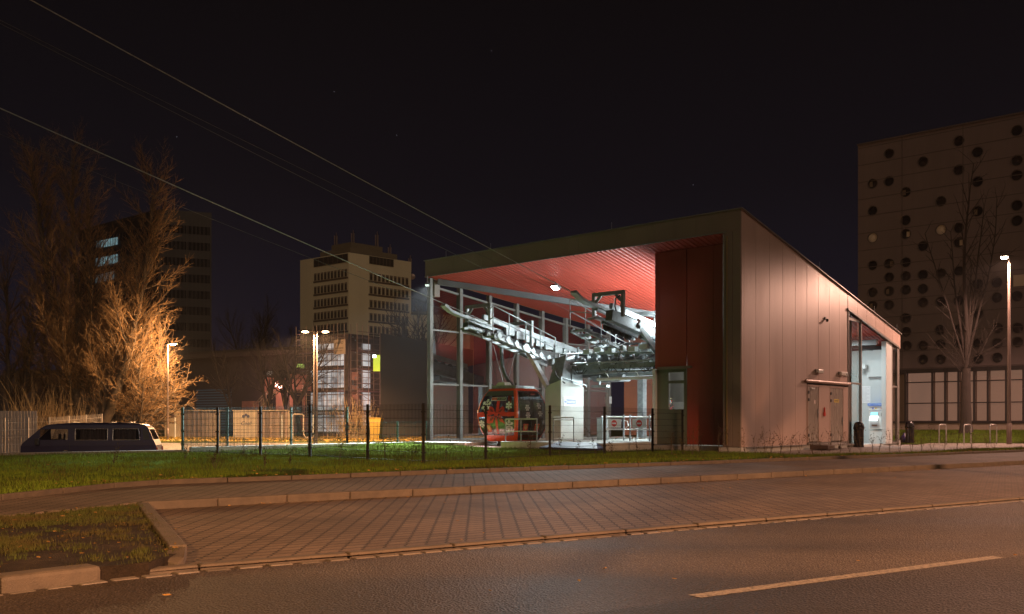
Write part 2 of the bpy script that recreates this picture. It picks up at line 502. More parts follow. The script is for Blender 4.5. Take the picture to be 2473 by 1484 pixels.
stones("kerb_of_sidewalk", offset(kin, .045), .15, -.026, -.4, 1.0, .014, bev=.02)
stones("kerb_of_bed", [(-4.52, 11.40), (-2.66, 7.42)], .14, -.024, -.4, 1.4)
mb = MB(); mb.add([(-2.72, 7.40, -.03), (-2.575, 7.37, -.03), (-2.49, 7.08, -.06), (-2.50, 6.98, -.115), (-2.63, 7.02, -.07), (-2.72, 7.40, -.4), (-2.575, 7.37, -.4), (-2.49, 7.08, -.4), (-2.50, 6.98, -.4), (-2.63, 7.02, -.4)],
       [(0, 1, 2, 3, 4), (0, 5, 6, 1), (1, 6, 7, 2), (2, 7, 8, 3), (3, 8, 9, 4), (4, 9, 5, 0)])
structure(mb.build("kerb_end", m_kerb, bevel=.012))
flk = [(-2.83, 6.52), (-2.32, 6.94)] + [q for q in roadedge if q[0] > -2]
stones("kerb_of_bay", offset(flk, .09), .12, -.108, -.4, 1.0, bev=.02)
stones("kerb_of_road", offset([(-9, -3), (-7, 0), (-5, 3.5), (-3.3, 6.0), (-2.86, 6.48)], .07), .2, -.035, -.4, .9, .01, bev=.03, jit=.008)
# granite setts along the gutter
mb = MB(); pts = [Vector(q) for q in offset(roadedge[1:], -.035)]
for a, b in zip(pts[:-1], pts[1:]):
    n = int((b - a).length / .2)
    d = (b - a) / n; u = d.normalized(); w = Vector((-u.y, u.x))
    if a.x > 30: continue
    for k in range(n):
        ln = random.uniform(.165, .195); c = a + d * (k + .5) + w * random.uniform(-.012, .012)
        p0, p1 = c - u * ln / 2, c + u * ln / 2; z = -.143 + random.uniform(-.004, .003)
        mb.bar((p0.x, p0.y, z - .05), (p1.x, p1.y, z - .05), random.uniform(.09, .13), .1)
structure(mb.build("gutter_setts", mat("granite", (.125, .105, .082), .7, 0, .3, 9, .3, 60), bevel=.012))
# dashed centre line, worn
mline, t, p, co = nodes_of("road_paint", .7, .3)
n1 = noise_node(t, co.outputs["Object"], 26, 6, .75)
t.links.new(ramp_node(t, n1.outputs["Fac"], [(.38, (.04, .034, .026)), (.50, (.19, .16, .12)), (.66, (.27, .23, .175))]).outputs[0], p.inputs["Base Color"])
mb = MB()
a, d = Vector((1.15, 5.88)), (Vector((3.97, 7.61)) - Vector((1.15, 5.88)))
u = d.normalized(); w = Vector((-u.y, u.x)) * .058
for k in range(-1, 6):
    s0 = a + u * (k * 9.3); s1 = s0 + d
    mb.quad((s0.x - w.x, s0.y - w.y, 0), (s1.x - w.x, s1.y - w.y, 0), (s1.x + w.x, s1.y + w.y, 0), (s0.x + w.x, s0.y + w.y, 0))
o = mb.build("road_marking", mline); o.location.z = -.146; structure(o)
# newer, darker asphalt beyond the line
mb = MB(); a2 = a - u * 40 - w * 1.15; b2 = a + u * 60 - w * 1.15; w2 = -Vector((-u.y, u.x)) * 30
mb.quad((a2.x, a2.y, 0), (b2.x, b2.y, 0), (b2.x + w2.x, b2.y + w2.y, 0), (a2.x + w2.x, a2.y + w2.y, 0))
o = mb.build("road_lane", m_road2); o.location.z = -.1475; structure(o)
# low concrete edge of the raised lawn by the van
stones("lawn_edge_wall", [(-40, 6.05), (-24, 18.85), (-14.5, 26.45), (-10.4, 29.7)], .22, .085, -1.2, 6, .01, m_conc_dark, .015, .0)
stones("lawn_back_kerb", [(-10.3, 29.8), (-7.4, 33.6), (-3.7, 38.4)], .12, .17, -1.0, 1.0, .01, m_conc, .015, .0)

# ------------------------------------------------------------------ grass, leaves
def blades(name, pts, h0, h1, wd, m, zf, lean=.5, kind="stuff"):
    n = len(pts); P = np.zeros((n, 3, 3), np.float32)
    rng = np.random.default_rng(3)
    ang = rng.uniform(0, 2 * np.pi, n); h = rng.uniform(h0, h1, n); le = rng.uniform(.1, lean, n) * h; la = rng.uniform(0, 2 * np.pi, n)
    xy = np.array(pts, np.float32); z = np.array([zf(a[0], a[1]) for a in pts], np.float32)
    w = wd * rng.uniform(.6, 1.3, n)
    P[:, 0, 0] = xy[:, 0] - np.cos(ang) * w; P[:, 0, 1] = xy[:, 1] - np.sin(ang) * w; P[:, 0, 2] = z - .01
    P[:, 1, 0] = xy[:, 0] + np.cos(ang) * w; P[:, 1, 1] = xy[:, 1] + np.sin(ang) * w; P[:, 1, 2] = z - .01
    P[:, 2, 0] = xy[:, 0] + np.cos(la) * le; P[:, 2, 1] = xy[:, 1] + np.sin(la) * le; P[:, 2, 2] = z + h
    me = bpy.data.meshes.new(name)
    me.vertices.add(3 * n); me.loops.add(3 * n); me.polygons.add(n)
    me.vertices.foreach_set("co", P.ravel())
    me.loops.foreach_set("vertex_index", np.arange(3 * n, dtype=np.int32))
    me.polygons.foreach_set("loop_start", np.arange(0, 3 * n, 3, dtype=np.int32))
    me.update(); me.validate(); me.materials.append(m)
    o = bpy.data.objects.new(name, me); col.objects.link(o)
    return tag(o, kind=kind)
def inside(x, y, poly):
    c = False; j = len(poly) - 1
    for i in range(len(poly)):
        xi, yi = poly[i]; xj, yj = poly[j]
        if (yi > y) != (yj > y) and x < (xj - xi) * (y - yi) / (yj - yi) + xi: c = not c
        j = i
    return c
def scatter(poly, n, ok=None, view=True):
    xs = [q[0] for q in poly]; ys = [q[1] for q in poly]; out = []
    x0, x1, y0, y1 = min(xs), max(xs), min(ys), max(ys)
    while len(out) < n:
        x = random.uniform(x0, x1); y = random.uniform(y0, y1)
        if view and abs(x) > .60 * y + 1.5: continue
        if inside(x, y, poly) and (ok is None or ok(x, y)): out.append((x, y))
    return out
def leafmat(name, stops, scale=1.5, rough=.6, tl=.25):
    m, t, p, co = nodes_of(name, rough, .25)
    n1 = noise_node(t, co.outputs["Object"], scale, 6, .7)
    t.links.new(ramp_node(t, n1.outputs["Fac"], stops).outputs[0], p.inputs["Base Color"])
    p.inputs["Specular IOR Level"].default_value = 0.0
    return m
m_grass = leafmat("grass_blades", [(.3, (.105, .08, .022)), (.45, (.085, .125, .016)), (.7, (.115, .185, .017))], 1.2)
m_grass_dry = leafmat("grass_thin", [(.35, (.06, .045, .02)), (.6, (.05, .062, .016)), (.75, (.065, .09, .02))], 1.2)
def lawn_ok(x, y):
    d = y - 18.9 - .724 * x
    k = noise.noise((x * .55, y * .55, 9)) + .35 * noise.noise((x * 2.1, y * 2.1, 4))
    if x > -5 and d < 1.5: return k > -.05 + .34 * (1.5 - d) and random.random() < .8
    if y < 24 and x < -3: return k > -.28
    return k > -.5
blades("grass", scatter(lawnp, 150000, lawn_ok), .03, .085, .0045, m_grass, lawn_z, .7)
blades("bank_grass", scatter([(17, 46.5), (15.5, 43.0), (19.5, 43.5), (24.0, 43.0), (30, 46.5), (45, 60), (20, 60)], 15000), .06, .14, .012, m_grass, bank_z, .6)
bedp = [q for q in planter if q[1] > 1]
blades("bed_grass", scatter(bedp, 26000, lambda x, y: .7 * noise.noise((x * 1.1, y * 1.1, 7)) + .7 * noise.noise((x * 5.1, y * 5.1, 2)) + .10 * (y - 9) > random.uniform(-.25, .75)), .012, .05, .0028, m_grass_dry, flat(-.05), .9)
blades("verge_grass", scatter([(-45, 60), (8, 60), (8, 82), (-45, 82)], 20000), .05, .16, .016, mat("verge_straw", (.16, .13, .035), .8, 0, .4, .5), lambda x, y: G(x, y) + .02, .8)
blades("grass_tufts", scatter(lawnp, 9000, lambda x, y: noise.noise((x * .9, y * .9, 31)) > .12), .08, .17, .006, m_grass_dry, lawn_z, .8)
# fallen leaves
def leaves(name, pts, zf, size, m):
    mb = MB()
    for x, y in pts:
        s = size * random.uniform(.5, 1.3); a = random.uniform(0, 6.3); z = zf(x, y) + .006; c, q = math.cos(a), math.sin(a)
        tl = random.uniform(.0, .6) * s
        loc = [(-s, 0, 0), (-.3 * s, -.45 * s, tl), (.6 * s, -.3 * s, tl * .4), (s, .05 * s, tl), (.5 * s, .4 * s, .1 * tl), (-.4 * s, .42 * s, tl * .3)]
        mb.add([(x + c * px - q * py, y + q * px + c * py, z + pz) for px, py, pz in loc], [(0, 1, 2, 3, 4, 5)])
    return tag(mb.build(name, m, fixn=False), kind="stuff")
m_leaf = leafmat("fallen_leaf", [(.3, (.16, .075, .025)), (.5, (.30, .17, .05)), (.7, (.42, .27, .08))], 9)
leaves("leaf_litter", scatter(bedp, 230), flat(-.03), .020, leafmat("bed_leaf", [(.3, (.06, .035, .014)), (.5, (.13, .075, .025)), (.7, (.26, .16, .05))], 9))
def nearkerb(x, y): return 0 < y - 18.8 - .724 * x < 1.0
leaves("lawn_leaf_litter", scatter(lawnp, 420, nearkerb) + scatter(lawnp, 120), lambda x, y: lawn_z(x, y) + .03, .03, m_leaf)
leaves("bay_leaf_litter", scatter(bayp, 45) + [(a[0] + random.uniform(-.05, .05), a[1] - random.uniform(0.02, .12)) for a in [(-2.3 + .1 * k * random.random() * 2.2, 13.1) for k in range(0)]] +
       [(x, 14.70 + .695 * x - random.uniform(.05, .2)) for x in [random.uniform(-4, 12) for _ in range(60)]], flat(-.128), .025, m_leaf)
leaves("road_leaf_litter", scatter([(-3, 5.5), (7, 12.6), (9, 10), (2, 2.5)], 14), flat(-.145), .025, m_leaf)
leaves("verge_leaf_litter", scatter([(-45, 60.5), (6, 60.5), (6, 78), (-45, 78)], 9000), lambda x, y: G(x, y) + .07, .09, mat("yellow_leaf", (.45, .28, .05), .7, 0, .35, .7))
# ================================================================== cable car station
m_panel, t, p, co = nodes_of("wall_panel", .36, .5)
p.inputs["Metallic"].default_value = .08
mp = t.nodes.new("ShaderNodeMapping"); mp.inputs["Scale"].default_value = (1, 1, .16); t.links.new(co.outputs["Object"], mp.inputs[0])
n1 = noise_node(t, mp.outputs[0], 1.1, 5, .6)
t.links.new(ramp_node(t, n1.outputs["Fac"], [(.3, (.43, .305, .255)), (.7, (.52, .38, .325))]).outputs[0], p.inputs["Base Color"])
mr = t.nodes.new("ShaderNodeMapRange"); mr.inputs[3].default_value = .33; mr.inputs[4].default_value = .52
t.links.new(n1.outputs["Fac"], mr.inputs[0]); t.links.new(mr.outputs[0], p.inputs["Roughness"])
b = t.nodes.new("ShaderNodeBump"); b.inputs["Strength"].default_value = .25; b.inputs["Distance"].default_value = .02
t.links.new(n1.outputs["Fac"], b.inputs["Height"]); t.links.new(b.outputs[0], p.inputs["Normal"])
m_olive = mat("olive_panel", (.225, .18, .15), .5, .2, .1, .8, streak=True)
m_olive2 = mat("olive_booth", (.15, .165, .11), .5, .1, .08, .8)
m_frame = mat("grey_frame", (.21, .20, .185), .45, .25, .08, 2)
m_red = mat("red_panel", (.31, .055, .032), .5, .05, .12, .7, streak=True)
m_redbrown = mat("red_brown_panel", (.21, .085, .06), .5, .1, .1, .8)
m_ceil = mat("orange_corrugated", (.34, .040, .022), .5, .0, .08, 1.2)
m_steel = mat("steel_beam", (.15, .155, .16), .5, .4, .12, 2)
m_galv = mat("galvanised", (.29, .32, .33), .42, .35, .34, 4)
m_galv2 = mat("galvanised_dark", (.13, .145, .155), .5, .3, .35, 5)
m_white = mat("white_paint", (.72, .74, .72), .45, 0, .05, 3)
m_niche = mat("niche_wall", (.62, .66, .66), .55, 0, .05, 1)
m_floor = mat("station_floor", (.62, .63, .60), .6, 0, .1, 1.2, .15, 60)
m_black = mat("black_rubber", (.02, .02, .02), .6, 0, .2, 8)
m_roof = mat("roof_sheet", (.06, .055, .05), .7, 0, .15, 2)
m_glass = glass("station_glass", (.62, .64, .62), .42)
m_glass_n = glass("niche_glass", (.78, .84, .82), .13)
m_blue = mat("blue_paint", (.06, .09, .26), .5, 0, .12, 3)
m_redpaint = mat("red_paint", (.55, .03, .02), .4, 0, .08, 3)

stn = thing("cable_car_station", "low wedge shaped cable car station with red soffit, olive fascia and pale metal side wall", "building", S(0, 0, 0), TH)
FT = .66                                                       # fascia height
def zc(x, y):                                                  # underside of the folded roof
    return 7.0 - .2045 * y if y <= x * D / L + 1e-6 else 7.0 - .0977 * y - .1065 * x
def pt(mb, name, m, parent=stn, **k): return mb.build(name, m, parent, F, **k)
# corrugated soffit, one fold along the diagonal
mb = MB(); xs = []; x = .06
while x < L - .05:
    for dx, dz in ((0, 0), (.075, 0), (.10, .022), (.175, .022)):
        if x + dx < L - .04: xs.append((x + dx, dz))
    x += .2
for (x0, d0), (x1, d1) in zip(xs[:-1], xs[1:]):
    ys0 = [.06, x0 * D / L, D - .06]; ys1 = [.06, x1 * D / L, D - .06]
    for k in range(2):
        mb.quad((x0, ys0[k], zc(x0, ys0[k]) + d0), (x1, ys1[k], zc(x1, ys1[k]) + d1), (x1, ys1[k + 1], zc(x1, ys1[k + 1]) + d1), (x0, ys0[k + 1], zc(x0, ys0[k + 1]) + d0))
pt(mb, "ceiling", m_ceil, fixn=False)
# roof skin
mb = MB()
def zr(x, y): return zc(x, y) + FT
mb.quad((0, 0, zr(0, 0)), (L, 0, zr(L, 0)), (L, D, zr(L, D))); mb.quad((0, 0, zr(0, 0)), (L, D, zr(L, D)), (0, D, zr(0, D)))
pt(mb, "roof", m_roof)
# beam under the fold
mb = MB()
a_, b_ = Vector((.35, .35, zc(.35, .35) - .12)), Vector((L - .3, D - .3, zc(L - .3, D - .3) - .1))
mb.bar(a_, b_, .16, .24); pt(mb, "ceiling_beam", m_steel)
# fascia boards on the open front, left and back
mb = MB(); n = 9
for k in range(n):
    x0, x1 = L * k / n + .004, L * (k + 1) / n - .004
    mb.add([(x, y, z) for y in (-.03, .05) for x, z in ((x0, 7.0), (x1, 7.0), (x1, 7.66), (x0, 7.66))],
           [(0, 1, 2, 3), (7, 6, 5, 4), (0, 4, 5, 1), (1, 5, 6, 2), (2, 6, 7, 3), (3, 7, 4, 0)])
for k in range(8):
    y0, y1 = .06 + (D - .06) * k / 8 + .004, .06 + (D - .06) * (k + 1) / 8 - .004
    mb.add([(x, y, z) for x in (-.03, .05) for y, z in ((y0, zc(0, y0)), (y1, zc(0, y1)), (y1, zr(0, y1)), (y0, zr(0, y0)))],
           [(0, 1, 2, 3), (7, 6, 5, 4), (0, 4, 5, 1), (1, 5, 6, 2), (2, 6, 7, 3), (3, 7, 4, 0)])
pt(mb, "fascia", m_olive)
mb = MB(); mb.bar((-.06, -.045, 7.675), (L + .06, -.045, 7.675), .05, .03); mb.bar((-.0, -.04, 7.005), (L - .5, -.04, 7.005), .03, .05)
mb.bar((L + .04, -.05, 7.675), (L + .04, D + .05, 7.675 - .2045 * D), .06, .03)
pt(mb, "roof_edge_trim", m_frame)
mb = MB()
for x, y in ((3.4, .3), (.9, .3), (9.2, .3), (L - .1, 6.2), (L - .1, 11.6), (L - .1, D - .1)): mb.tube((x, y, zr(x, y) - .02), (x, y, zr(x, y) + .42), .012, .008, 5)
pt(mb, "lightning_rod", m_galv)
# right hand side wall, standing metal panels; fascia strip over the glazed end
mb = MB()
js = [.02, .18, .985, 1.965, 2.94, 3.93, 4.87, 5.85, 6.83, 7.75, 8.56]
def wallseg(y0, y1, zb, zt0, zt1, x0=L - .06, x1=L + .0):
    mb.add([(x, y, z) for x in (x0, x1) for y, z in ((y0, zb), (y1, zb), (y1, zt1), (y0, zt0))],
           [(0, 1, 2, 3), (7, 6, 5, 4), (0, 4, 5, 1), (1, 5, 6, 2), (2, 6, 7, 3), (3, 7, 4, 0)])
sz = lambda y: 7.66 - .2045 * y
for y0, y1 in zip(js[:-1], js[1:]):
    zb = .17 if y0 < 4.86 else 2.36
    wallseg(y0 + .0025, y1 - .0025, zb, sz(y0), sz(y1))
for k in range(6):
    y0 = 8.56 + (D - 8.56) * k / 6; y1 = 8.56 + (D - 8.56) * (k + 1) / 6
    mb.add([(x, y, z) for x in (L - .06, L + .012) for y, z in ((y0 + .006, sz(y0) - .62), (y1 - .006, sz(y1) - .62), (y1 - .006, sz(y1)), (y0 + .006, sz(y0)))],
           [(0, 1, 2, 3), (7, 6, 5, 4), (0, 4, 5, 1), (1, 5, 6, 2), (2, 6, 7, 3), (3, 7, 4, 0)])
pt(mb, "side_wall", m_panel, bevel=.006)
mb = MB(); mb.box(L - .14, L - .07, .05, 8.5, .1, 5.0)
mb.add([(x, y, z) for x in (L - .14, L - .07) for y, z in ((.05, 5.0), (8.5, 5.0), (8.5, sz(8.5) - .05), (.05, sz(.05) - .05))], [(0, 1, 2, 3), (7, 6, 5, 4), (0, 4, 5, 1), (1, 5, 6, 2), (2, 6, 7, 3), (3, 7, 4, 0)])
pt(mb, "wall_core", m_black)
# olive corner pier
mb = MB(); mb.box(L - .62, L - .30, -.03, .28, .18, 7.0); mb.box(L - .29, L - .008, -.03, .28, .18, 7.0); mb.box(L - .7, L - .62, .1, 1.0, .18, 7.0)
pt(mb, "corner_pier", m_olive, bevel=.01)
mb = MB(); mb.box(L - .50, L - .46, -.06, -.032, .25, 6.85); pt(mb, "lit_edge", mat("lit_edge_yellow", (.42, .30, .14), .35, .6, .05, 2))  # yellowish strip paints the light caught on the pier's edge
mb = MB(); mb.bar((L + .03, .25, .16), (L + .03, 4.7, .16), .06, .04); pt(mb, "base_rail", m_frame)
# plinth
mb = MB(); mb.box(L - .75, L + .03, -.05, 1.05, -1, .165); mb.box(L - .4, L - .02, 1.05, 8.55, -1, .15); mb.box(10.6, L - .75, .80, 1.1, -1, .17)
mb.box(-.06, .12, -.06, D, -1.2, .22); mb.box(-.06, L, D - .1, D + .05, -1.2, .2)
pt(mb, "plinth", m_conc)
# platform floor with the cabin slot
mb = MB()
mb.box(6.05, 10.60, -2.05, D - .15, -1, .28); mb.box(.12, 3.45, -.1, D - .15, -1, .20); mb.box(3.45, 6.05, 5.0, D - .15, -1, .28); mb.box(-.05, 3.45, -1.2, -.1, -1, .19)
mb.box(10.60, L - .15, 9.3, D - .15, -1, .06)
pt(mb, "platform", m_floor, bevel=.01)
mb = MB(); mb.box(3.45, 6.05, -2.0, 5.0, -1, .06); pt(mb, "cabin_pit", mat("pit_floor", (.30, .13, .10), .7, 0, .2, 2))
mb = MB(); mb.box(8.7, 10.35, -2.42, -2.06, -.6, .03)
mb.add([(8.2, -2.5, .05), (10.62, -2.5, .05), (10.62, -2.06, .05), (8.2, -2.06, .05), (8.2, -2.5, .12), (10.62, -2.5, .12), (8.75, -2.1, .30), (10.3, -2.1, .30), (8.2, -2.06, .12), (10.62, -2.06, .12)],
       [(0, 1, 5, 4), (4, 5, 7, 6), (1, 2, 9, 5), (5, 9, 7), (0, 4, 8, 3), (4, 6, 8), (6, 7, 9, 8), (0, 3, 2, 1), (2, 3, 8, 9)])
pt(mb, "edge_pad", mat("navy_rubber", (.05, .065, .14), .55, 0, .15, 4))
# left glazed wall
cy = [.16, 1.93, 3.78, 5.63, 7.47, 9.3, 11.1, 12.9]
for i, y in enumerate(cy):
    mb = MB(); zt = zc(.1, y) - .02
    mb.box(.0, .20, y - .09, y + .09, .2, zt)
    pt(mb, "column", m_frame if i else m_frame, bevel=.008)
for y0, y1 in zip(cy[:-1], cy[1:]):
    for z in (2.56, 4.82): pt(MB().box(.06, .12, y0 + .09, y1 - .09, z - .035, z + .035), "window_rail", m_frame)
    za, zb = zc(.1, y0) - .34, zc(.1, y1) - .34
    pt(MB().bar((.09, y0 + .09, za), (.09, y1 - .09, zb), .08, .08), "window_head", m_frame)
    pt(MB().box(.05, .13, y0 + .09, y1 - .09, .22, .28), "window_sill", m_frame)
for y0, y1 in zip(cy[:-1], cy[1:]):
    for z0, z1, z2 in ((.28, 2.525, 2.525), (2.595, 4.785, 4.785), (4.855, None, None)):
        if z1 is None: z1, z2 = zc(.1, y0) - .38, zc(.1, y1) - .38
        if z1 - z0 < .15: continue
        mb = MB(); mb.quad((.085, y0 + .09, z0), (.085, y1 - .09, z0), (.085, y1 - .09, z2), (.085, y0 + .09, z1))
        pt(mb, "window_pane", m_glass, fixn=False)
mb = MB(); mb.box(.0, .28, .25, .55, 6.2, 6.85); pt(mb, "corner_bracket", m_olive)
# crossed tie rods in two bays
mb = MB()
for y0, y1, z0, z1 in ((3.9, 5.5, .4, 4.4), (9.4, 11.0, .4, 4.4)):
    mb.tube((.24, y0, z0), (.24, y1, z1), .018, n=5); mb.tube((.24, y1, z0), (.24, y0, z1), .018, n=5)
pt(mb, "tie_rod", m_frame)
# back wall
mb = MB(); yb = D - .16
edges = [.2, 1.6, 3.2, 4.8, 6.4, 8.0, 9.6, 11.0]
for x0, x1 in zip(edges[:-1], edges[1:]):
    zs = [.28, 1.45, 2.9, None]
    for z0, z1 in zip(zs[:-1], zs[1:]):
        za, zb = (z1, z1) if z1 else (zc(x0, yb) - .03, zc(x1, yb) - .03)
        mb.add([(x, y, z) for y in (yb, yb + .1) for x, z in ((x0 + .006, z0 + .006), (x1 - .006, z0 + .006), (x1 - .006, zb - .006), (x0 + .006, za - .006))],
               [(0, 1, 2, 3), (7, 6, 5, 4), (0, 4, 5, 1), (1, 5, 6, 2), (2, 6, 7, 3), (3, 7, 4, 0)])
pt(mb, "back_wall", m_redbrown)
# the red operator block right of the opening
mb = MB(); RX = 10.66; RY = .83
def pan(x0, x1, y, z0, z1a, z1b, th=.06, g=.005):
    mb.add([(x, yy, z) for yy in (y, y + th) for x, z in ((x0 + g, z0 + g), (x1 - g, z0 + g), (x1 - g, z1b - g), (x0 + g, z1a - g))],
           [(0, 1, 2, 3), (7, 6, 5, 4), (0, 4, 5, 1), (1, 5, 6, 2), (2, 6, 7, 3), (3, 7, 4, 0)])
zt = zc(RX, RY) - .01
pan(RX, 10.85, RY, 2.80, zt, zt); pan(10.85, 11.90, RY, 2.80, zt, zt); pan(11.93, 12.92, RY, .20, zt, zt); pan(12.92, L - .62, RY, .20, zt, zt)
for y0, y1 in ((RY, 2.4), (2.4, 4.2), (4.2, 6.0), (6.0, 7.8), (7.8, 9.3)):
    mb.add([(x, y, z) for x in (RX, RX + .06) for y, z in ((y0 + .065 * (y0 == RY) + .005, .3), (y1 - .005, .3), (y1 - .005, zc(RX, y1) - .03), (y0 + .065 * (y0 == RY) + .005, zc(RX, y0) - .03))],
           [(0, 1, 2, 3), (7, 6, 5, 4), (0, 4, 5, 1), (1, 5, 6, 2), (2, 6, 7, 3), (3, 7, 4, 0)])
pt(mb, "booth_wall", m_red)
# olive lower front with window, canopy and blind
mb = MB(); y = RY - .012
wx0, wx1, wz0, wz1 = 11.16, 11.86, 1.36, 2.70
mb.box(RX, 10.82, y, RY + .05, .2, 2.79); mb.box(10.826, wx0, y, RY + .05, .2, 2.79); mb.box(wx0, wx1, y, RY + .05, .2, wz0); mb.box(wx1, 11.92, y, RY + .05, .2, 2.79)
mb.box(wx0, wx1, y, RY + .05, wz1, 2.79)
pt(mb, "booth_front", m_olive2)
mb = MB(); mb.box(10.85, 12.15, RY - .16, RY - .014, 2.79, 2.86); mb.box(10.85, 12.15, RY - .18, RY - .155, 2.77, 2.80); pt(mb, "canopy", m_olive)
win = MB()
for x0, x1, z0, z1 in ((wx0, wx0 + .04, wz0, wz1), (wx1 - .04, wx1, wz0, wz1), (wx0 + .04, wx1 - .04, wz1 - .04, wz1), (wx0 + .04, wx1 - .04, wz0, wz0 + .04), (wx0 + .04, wx1 - .04, 2.29, 2.38)):
    win.box(x0, x1, RY - .024, RY + .03, z0, z1)
win = pt(win, "booth_window", m_olive2)
mb = MB(); mb.quad((wx0 + .03, RY + .004, wz0), (wx1 - .03, RY + .004, wz0), (wx1 - .03, RY + .004, wz1), (wx0 + .03, RY + .004, wz1)); pt(mb, "pane", glass("booth_glass", (.9, .93, .92), .10), win)
mb = MB(); z = wz0 + .3
while z < wz1 - .05:
    mb.box(wx0 + .05, wx1 - .04, RY + .10, RY + .112, z, z + .017); z += .028
pt(mb, "blind", mat("blind_slat", (.62, .63, .60), .5, 0, .05, 3), win)
mb = MB(); mb.box(RX + .07, RX + .12, 1.0, 5, .2, 3.2); mb.box(L - .5, L - .45, 1.0, 5, .2, 3.2); mb.box(RX + .07, L - .45, 5.0, 5.05, .2, 3.2); mb.box(RX + .07, L - .45, 1.0, 5, 3.2, 3.25); mb.box(RX + .07, L - .45, .9, 5, .1, .16)
pt(mb, "booth_interior", mat("booth_inside", (.55, .56, .54), .7, 0, .05, 2))
light("booth_light", 'POINT', S(12.0, 3.2, 2.8), 26, (1, .96, .88), stn, .15)
mb = MB(); mb.box(RX - .02, RX + .10, RY - .13, RY - .02, .2, 2.8); pt(mb, "booth_corner_post", m_white)
# doors in the side wall
for y0, y1, leaf, hz in ((4.87, 6.83, 5.84, 1.28), (6.83, 8.56, 8.07, 1.0)):
    d = MB(); x = L
    d.box(x - .05, x + .022, y0 + .01, y0 + .07, .24, 2.30); d.box(x - .05, x + .022, y0 + .07, leaf, 2.22, 2.30); d.box(x - .05, x + .022, leaf + .012, y1 - .01, .24, 2.30)
    d = pt(d, "door_frame", m_panel, bevel=.006)
    mb = MB(); mb.box(x - .045, x + .012, y0 + .082, leaf - .004, .27, 2.21); lf = pt(mb, "door", mat("door_paint", (.40, .36, .31), .28, .5, .05, 1.5, streak=True), bevel=.006)
    mb = MB(); mb.box(x + .013, x + .03, leaf - .09, leaf - .05, hz - .16, hz + .16); mb.tube((x + .03, leaf - .07, hz + .03), (x + .075, leaf - .07, hz + .03), .012); mb.tube((x + .075, leaf - .065, hz + .03), (x + .075, leaf - .22, hz + .03), .012)
    pt(mb, "handle", m_steel, lf)
    mb = MB()
    for zz in (.5, 1.76, 2.02): mb.box(x + .013, x + .045, y0 + .045, y0 + .13, zz - .05, zz + .05)
    pt(mb, "hinge", m_black, lf)
    mb = MB(); mb.box(L - .05, L + .05, y0 + .02, y1 - .03, .165, .235); pt(mb, "door_sill", m_frame)
mb = MB(); mb.tube((L + .07, 4.62, 2.42), (L + .07, 8.58, 2.42), .055, n=12); pt(mb, "gutter_pipe", m_panel, smooth=True)
mb = MB(); mb.box(L + .013, L + .05, 5.15, 5.45, 2.14, 2.19); pt(mb, "door_closer", m_white)
mb = MB(); mb.box(L + .0125, L + .017, 5.42, 5.56, 1.62, 1.75); pt(mb, "door_notice", mat("paper_pink", (.62, .5, .46), .7, 0, .25, 30))
mb = MB(); mb.box(L + .0125, L + .017, 7.23, 7.68, 1.70, 1.82); sg = pt(mb, "door_sign", mat("sign_yellow", (.70, .52, .05), .5, 0, .05, 2))
mb = MB()
for k in range(9): mb.box(L + .0175, L + .0185, 7.27 + k * .042, 7.295 + k * .042, 1.735, 1.785)
pt(mb, "lettering", m_black, sg)
# glazed right hand end: mullions, panes and the inner hall
mb = MB()
for y0, y1, z1 in ((8.58, 8.70, sz(8.6) - .62), (9.98, 10.05, sz(10) - .62), (13.42, 13.50, sz(13.4) - .62), (14.05, 14.30, sz(14.2) - .62)):
    mb.box(L - .12, L - .02, y0, y1, .06, z1)
for y0, y1 in ((8.70, 9.98), (13.50, 14.05)):
    mb.box(L - .11, L - .03, y0, y1, .06, .13); mb.box(L - .11, L - .03, y0, y1, 2.44, 2.51); mb.box(L - .11, L - .03, y0, y1, sz(y1) - .72, sz(y1) - .62)
mb.bar((L + .03, 8.5, sz(8.5) - .63), (L + .03, D - .25, sz(D - .25) - .63), .06, .07)
mb.box(L - .02, L + .03, 8.57, 8.63, .1, sz(8.6) - .62)
pt(mb, "glazing_frame", m_frame)
for y0, y1 in ((8.70, 9.98), (13.50, 14.05)):
    for z0, z1 in ((.13, 2.44), (2.51, sz(y1) - .72)):
        mb = MB(); mb.quad((L - .07, y0, z0), (L - .07, y1, z0), (L - .07, y1, z1), (L - .07, y0, z1)); pt(mb, "window_pane", m_glass_n, fixn=False)
mb = MB(); mb.box(L - .22, L - .02, 12.72, 13.40, .06, sz(13.2) - .62); pt(mb, "hall_column", m_niche, bevel=.015)
mb = MB(); mb.box(RX + .1, L - .12, 13.40, 13.5, .06, 4.05); mb.box(RX + .1, RX + .2, 9.35, 13.4, .06, 4.4); mb.box(RX + .2, L - .15, 9.25, 9.35, .06, 5.0); mb.box(L - 1.0, L - .25, 13.2, 13.4, 2.9, 3.6)
mb.box(RX + .1, L - .1, 9.2, D - .1, -.5, .07); mb.box(L - 1.25, L - .95, 12.9, 13.4, 3.25, 3.42)
pt(mb, "hall_wall", m_niche)
mb = MB(); mb.bar((RX + .2, 12.2, 4.28), (L - .2, 12.2, 4.28), .2, .22); pt(mb, "hall_beam", m_steel)
mb = MB(); mb.box(12.9, 13.15, 10.6, 11.8, 4.28, 4.32); fx = pt(mb, "hall_lamp", emis("hall_lamp", (.85, 1, .97), 8))
light("hall_light", 'AREA', S(13.1, 11.0, 4.2), 75, (.84, .98, 1.0), stn, .9, aim=S(13.3, 11.6, 0))
mb = MB(); mb.box(13.0, 13.45, 13.385, 13.40, 1.78, 2.52); po = pt(mb, "wall_poster", mat("poster_paper", (.85, .87, .88), .5, 0, .02, 3))
mb = MB()
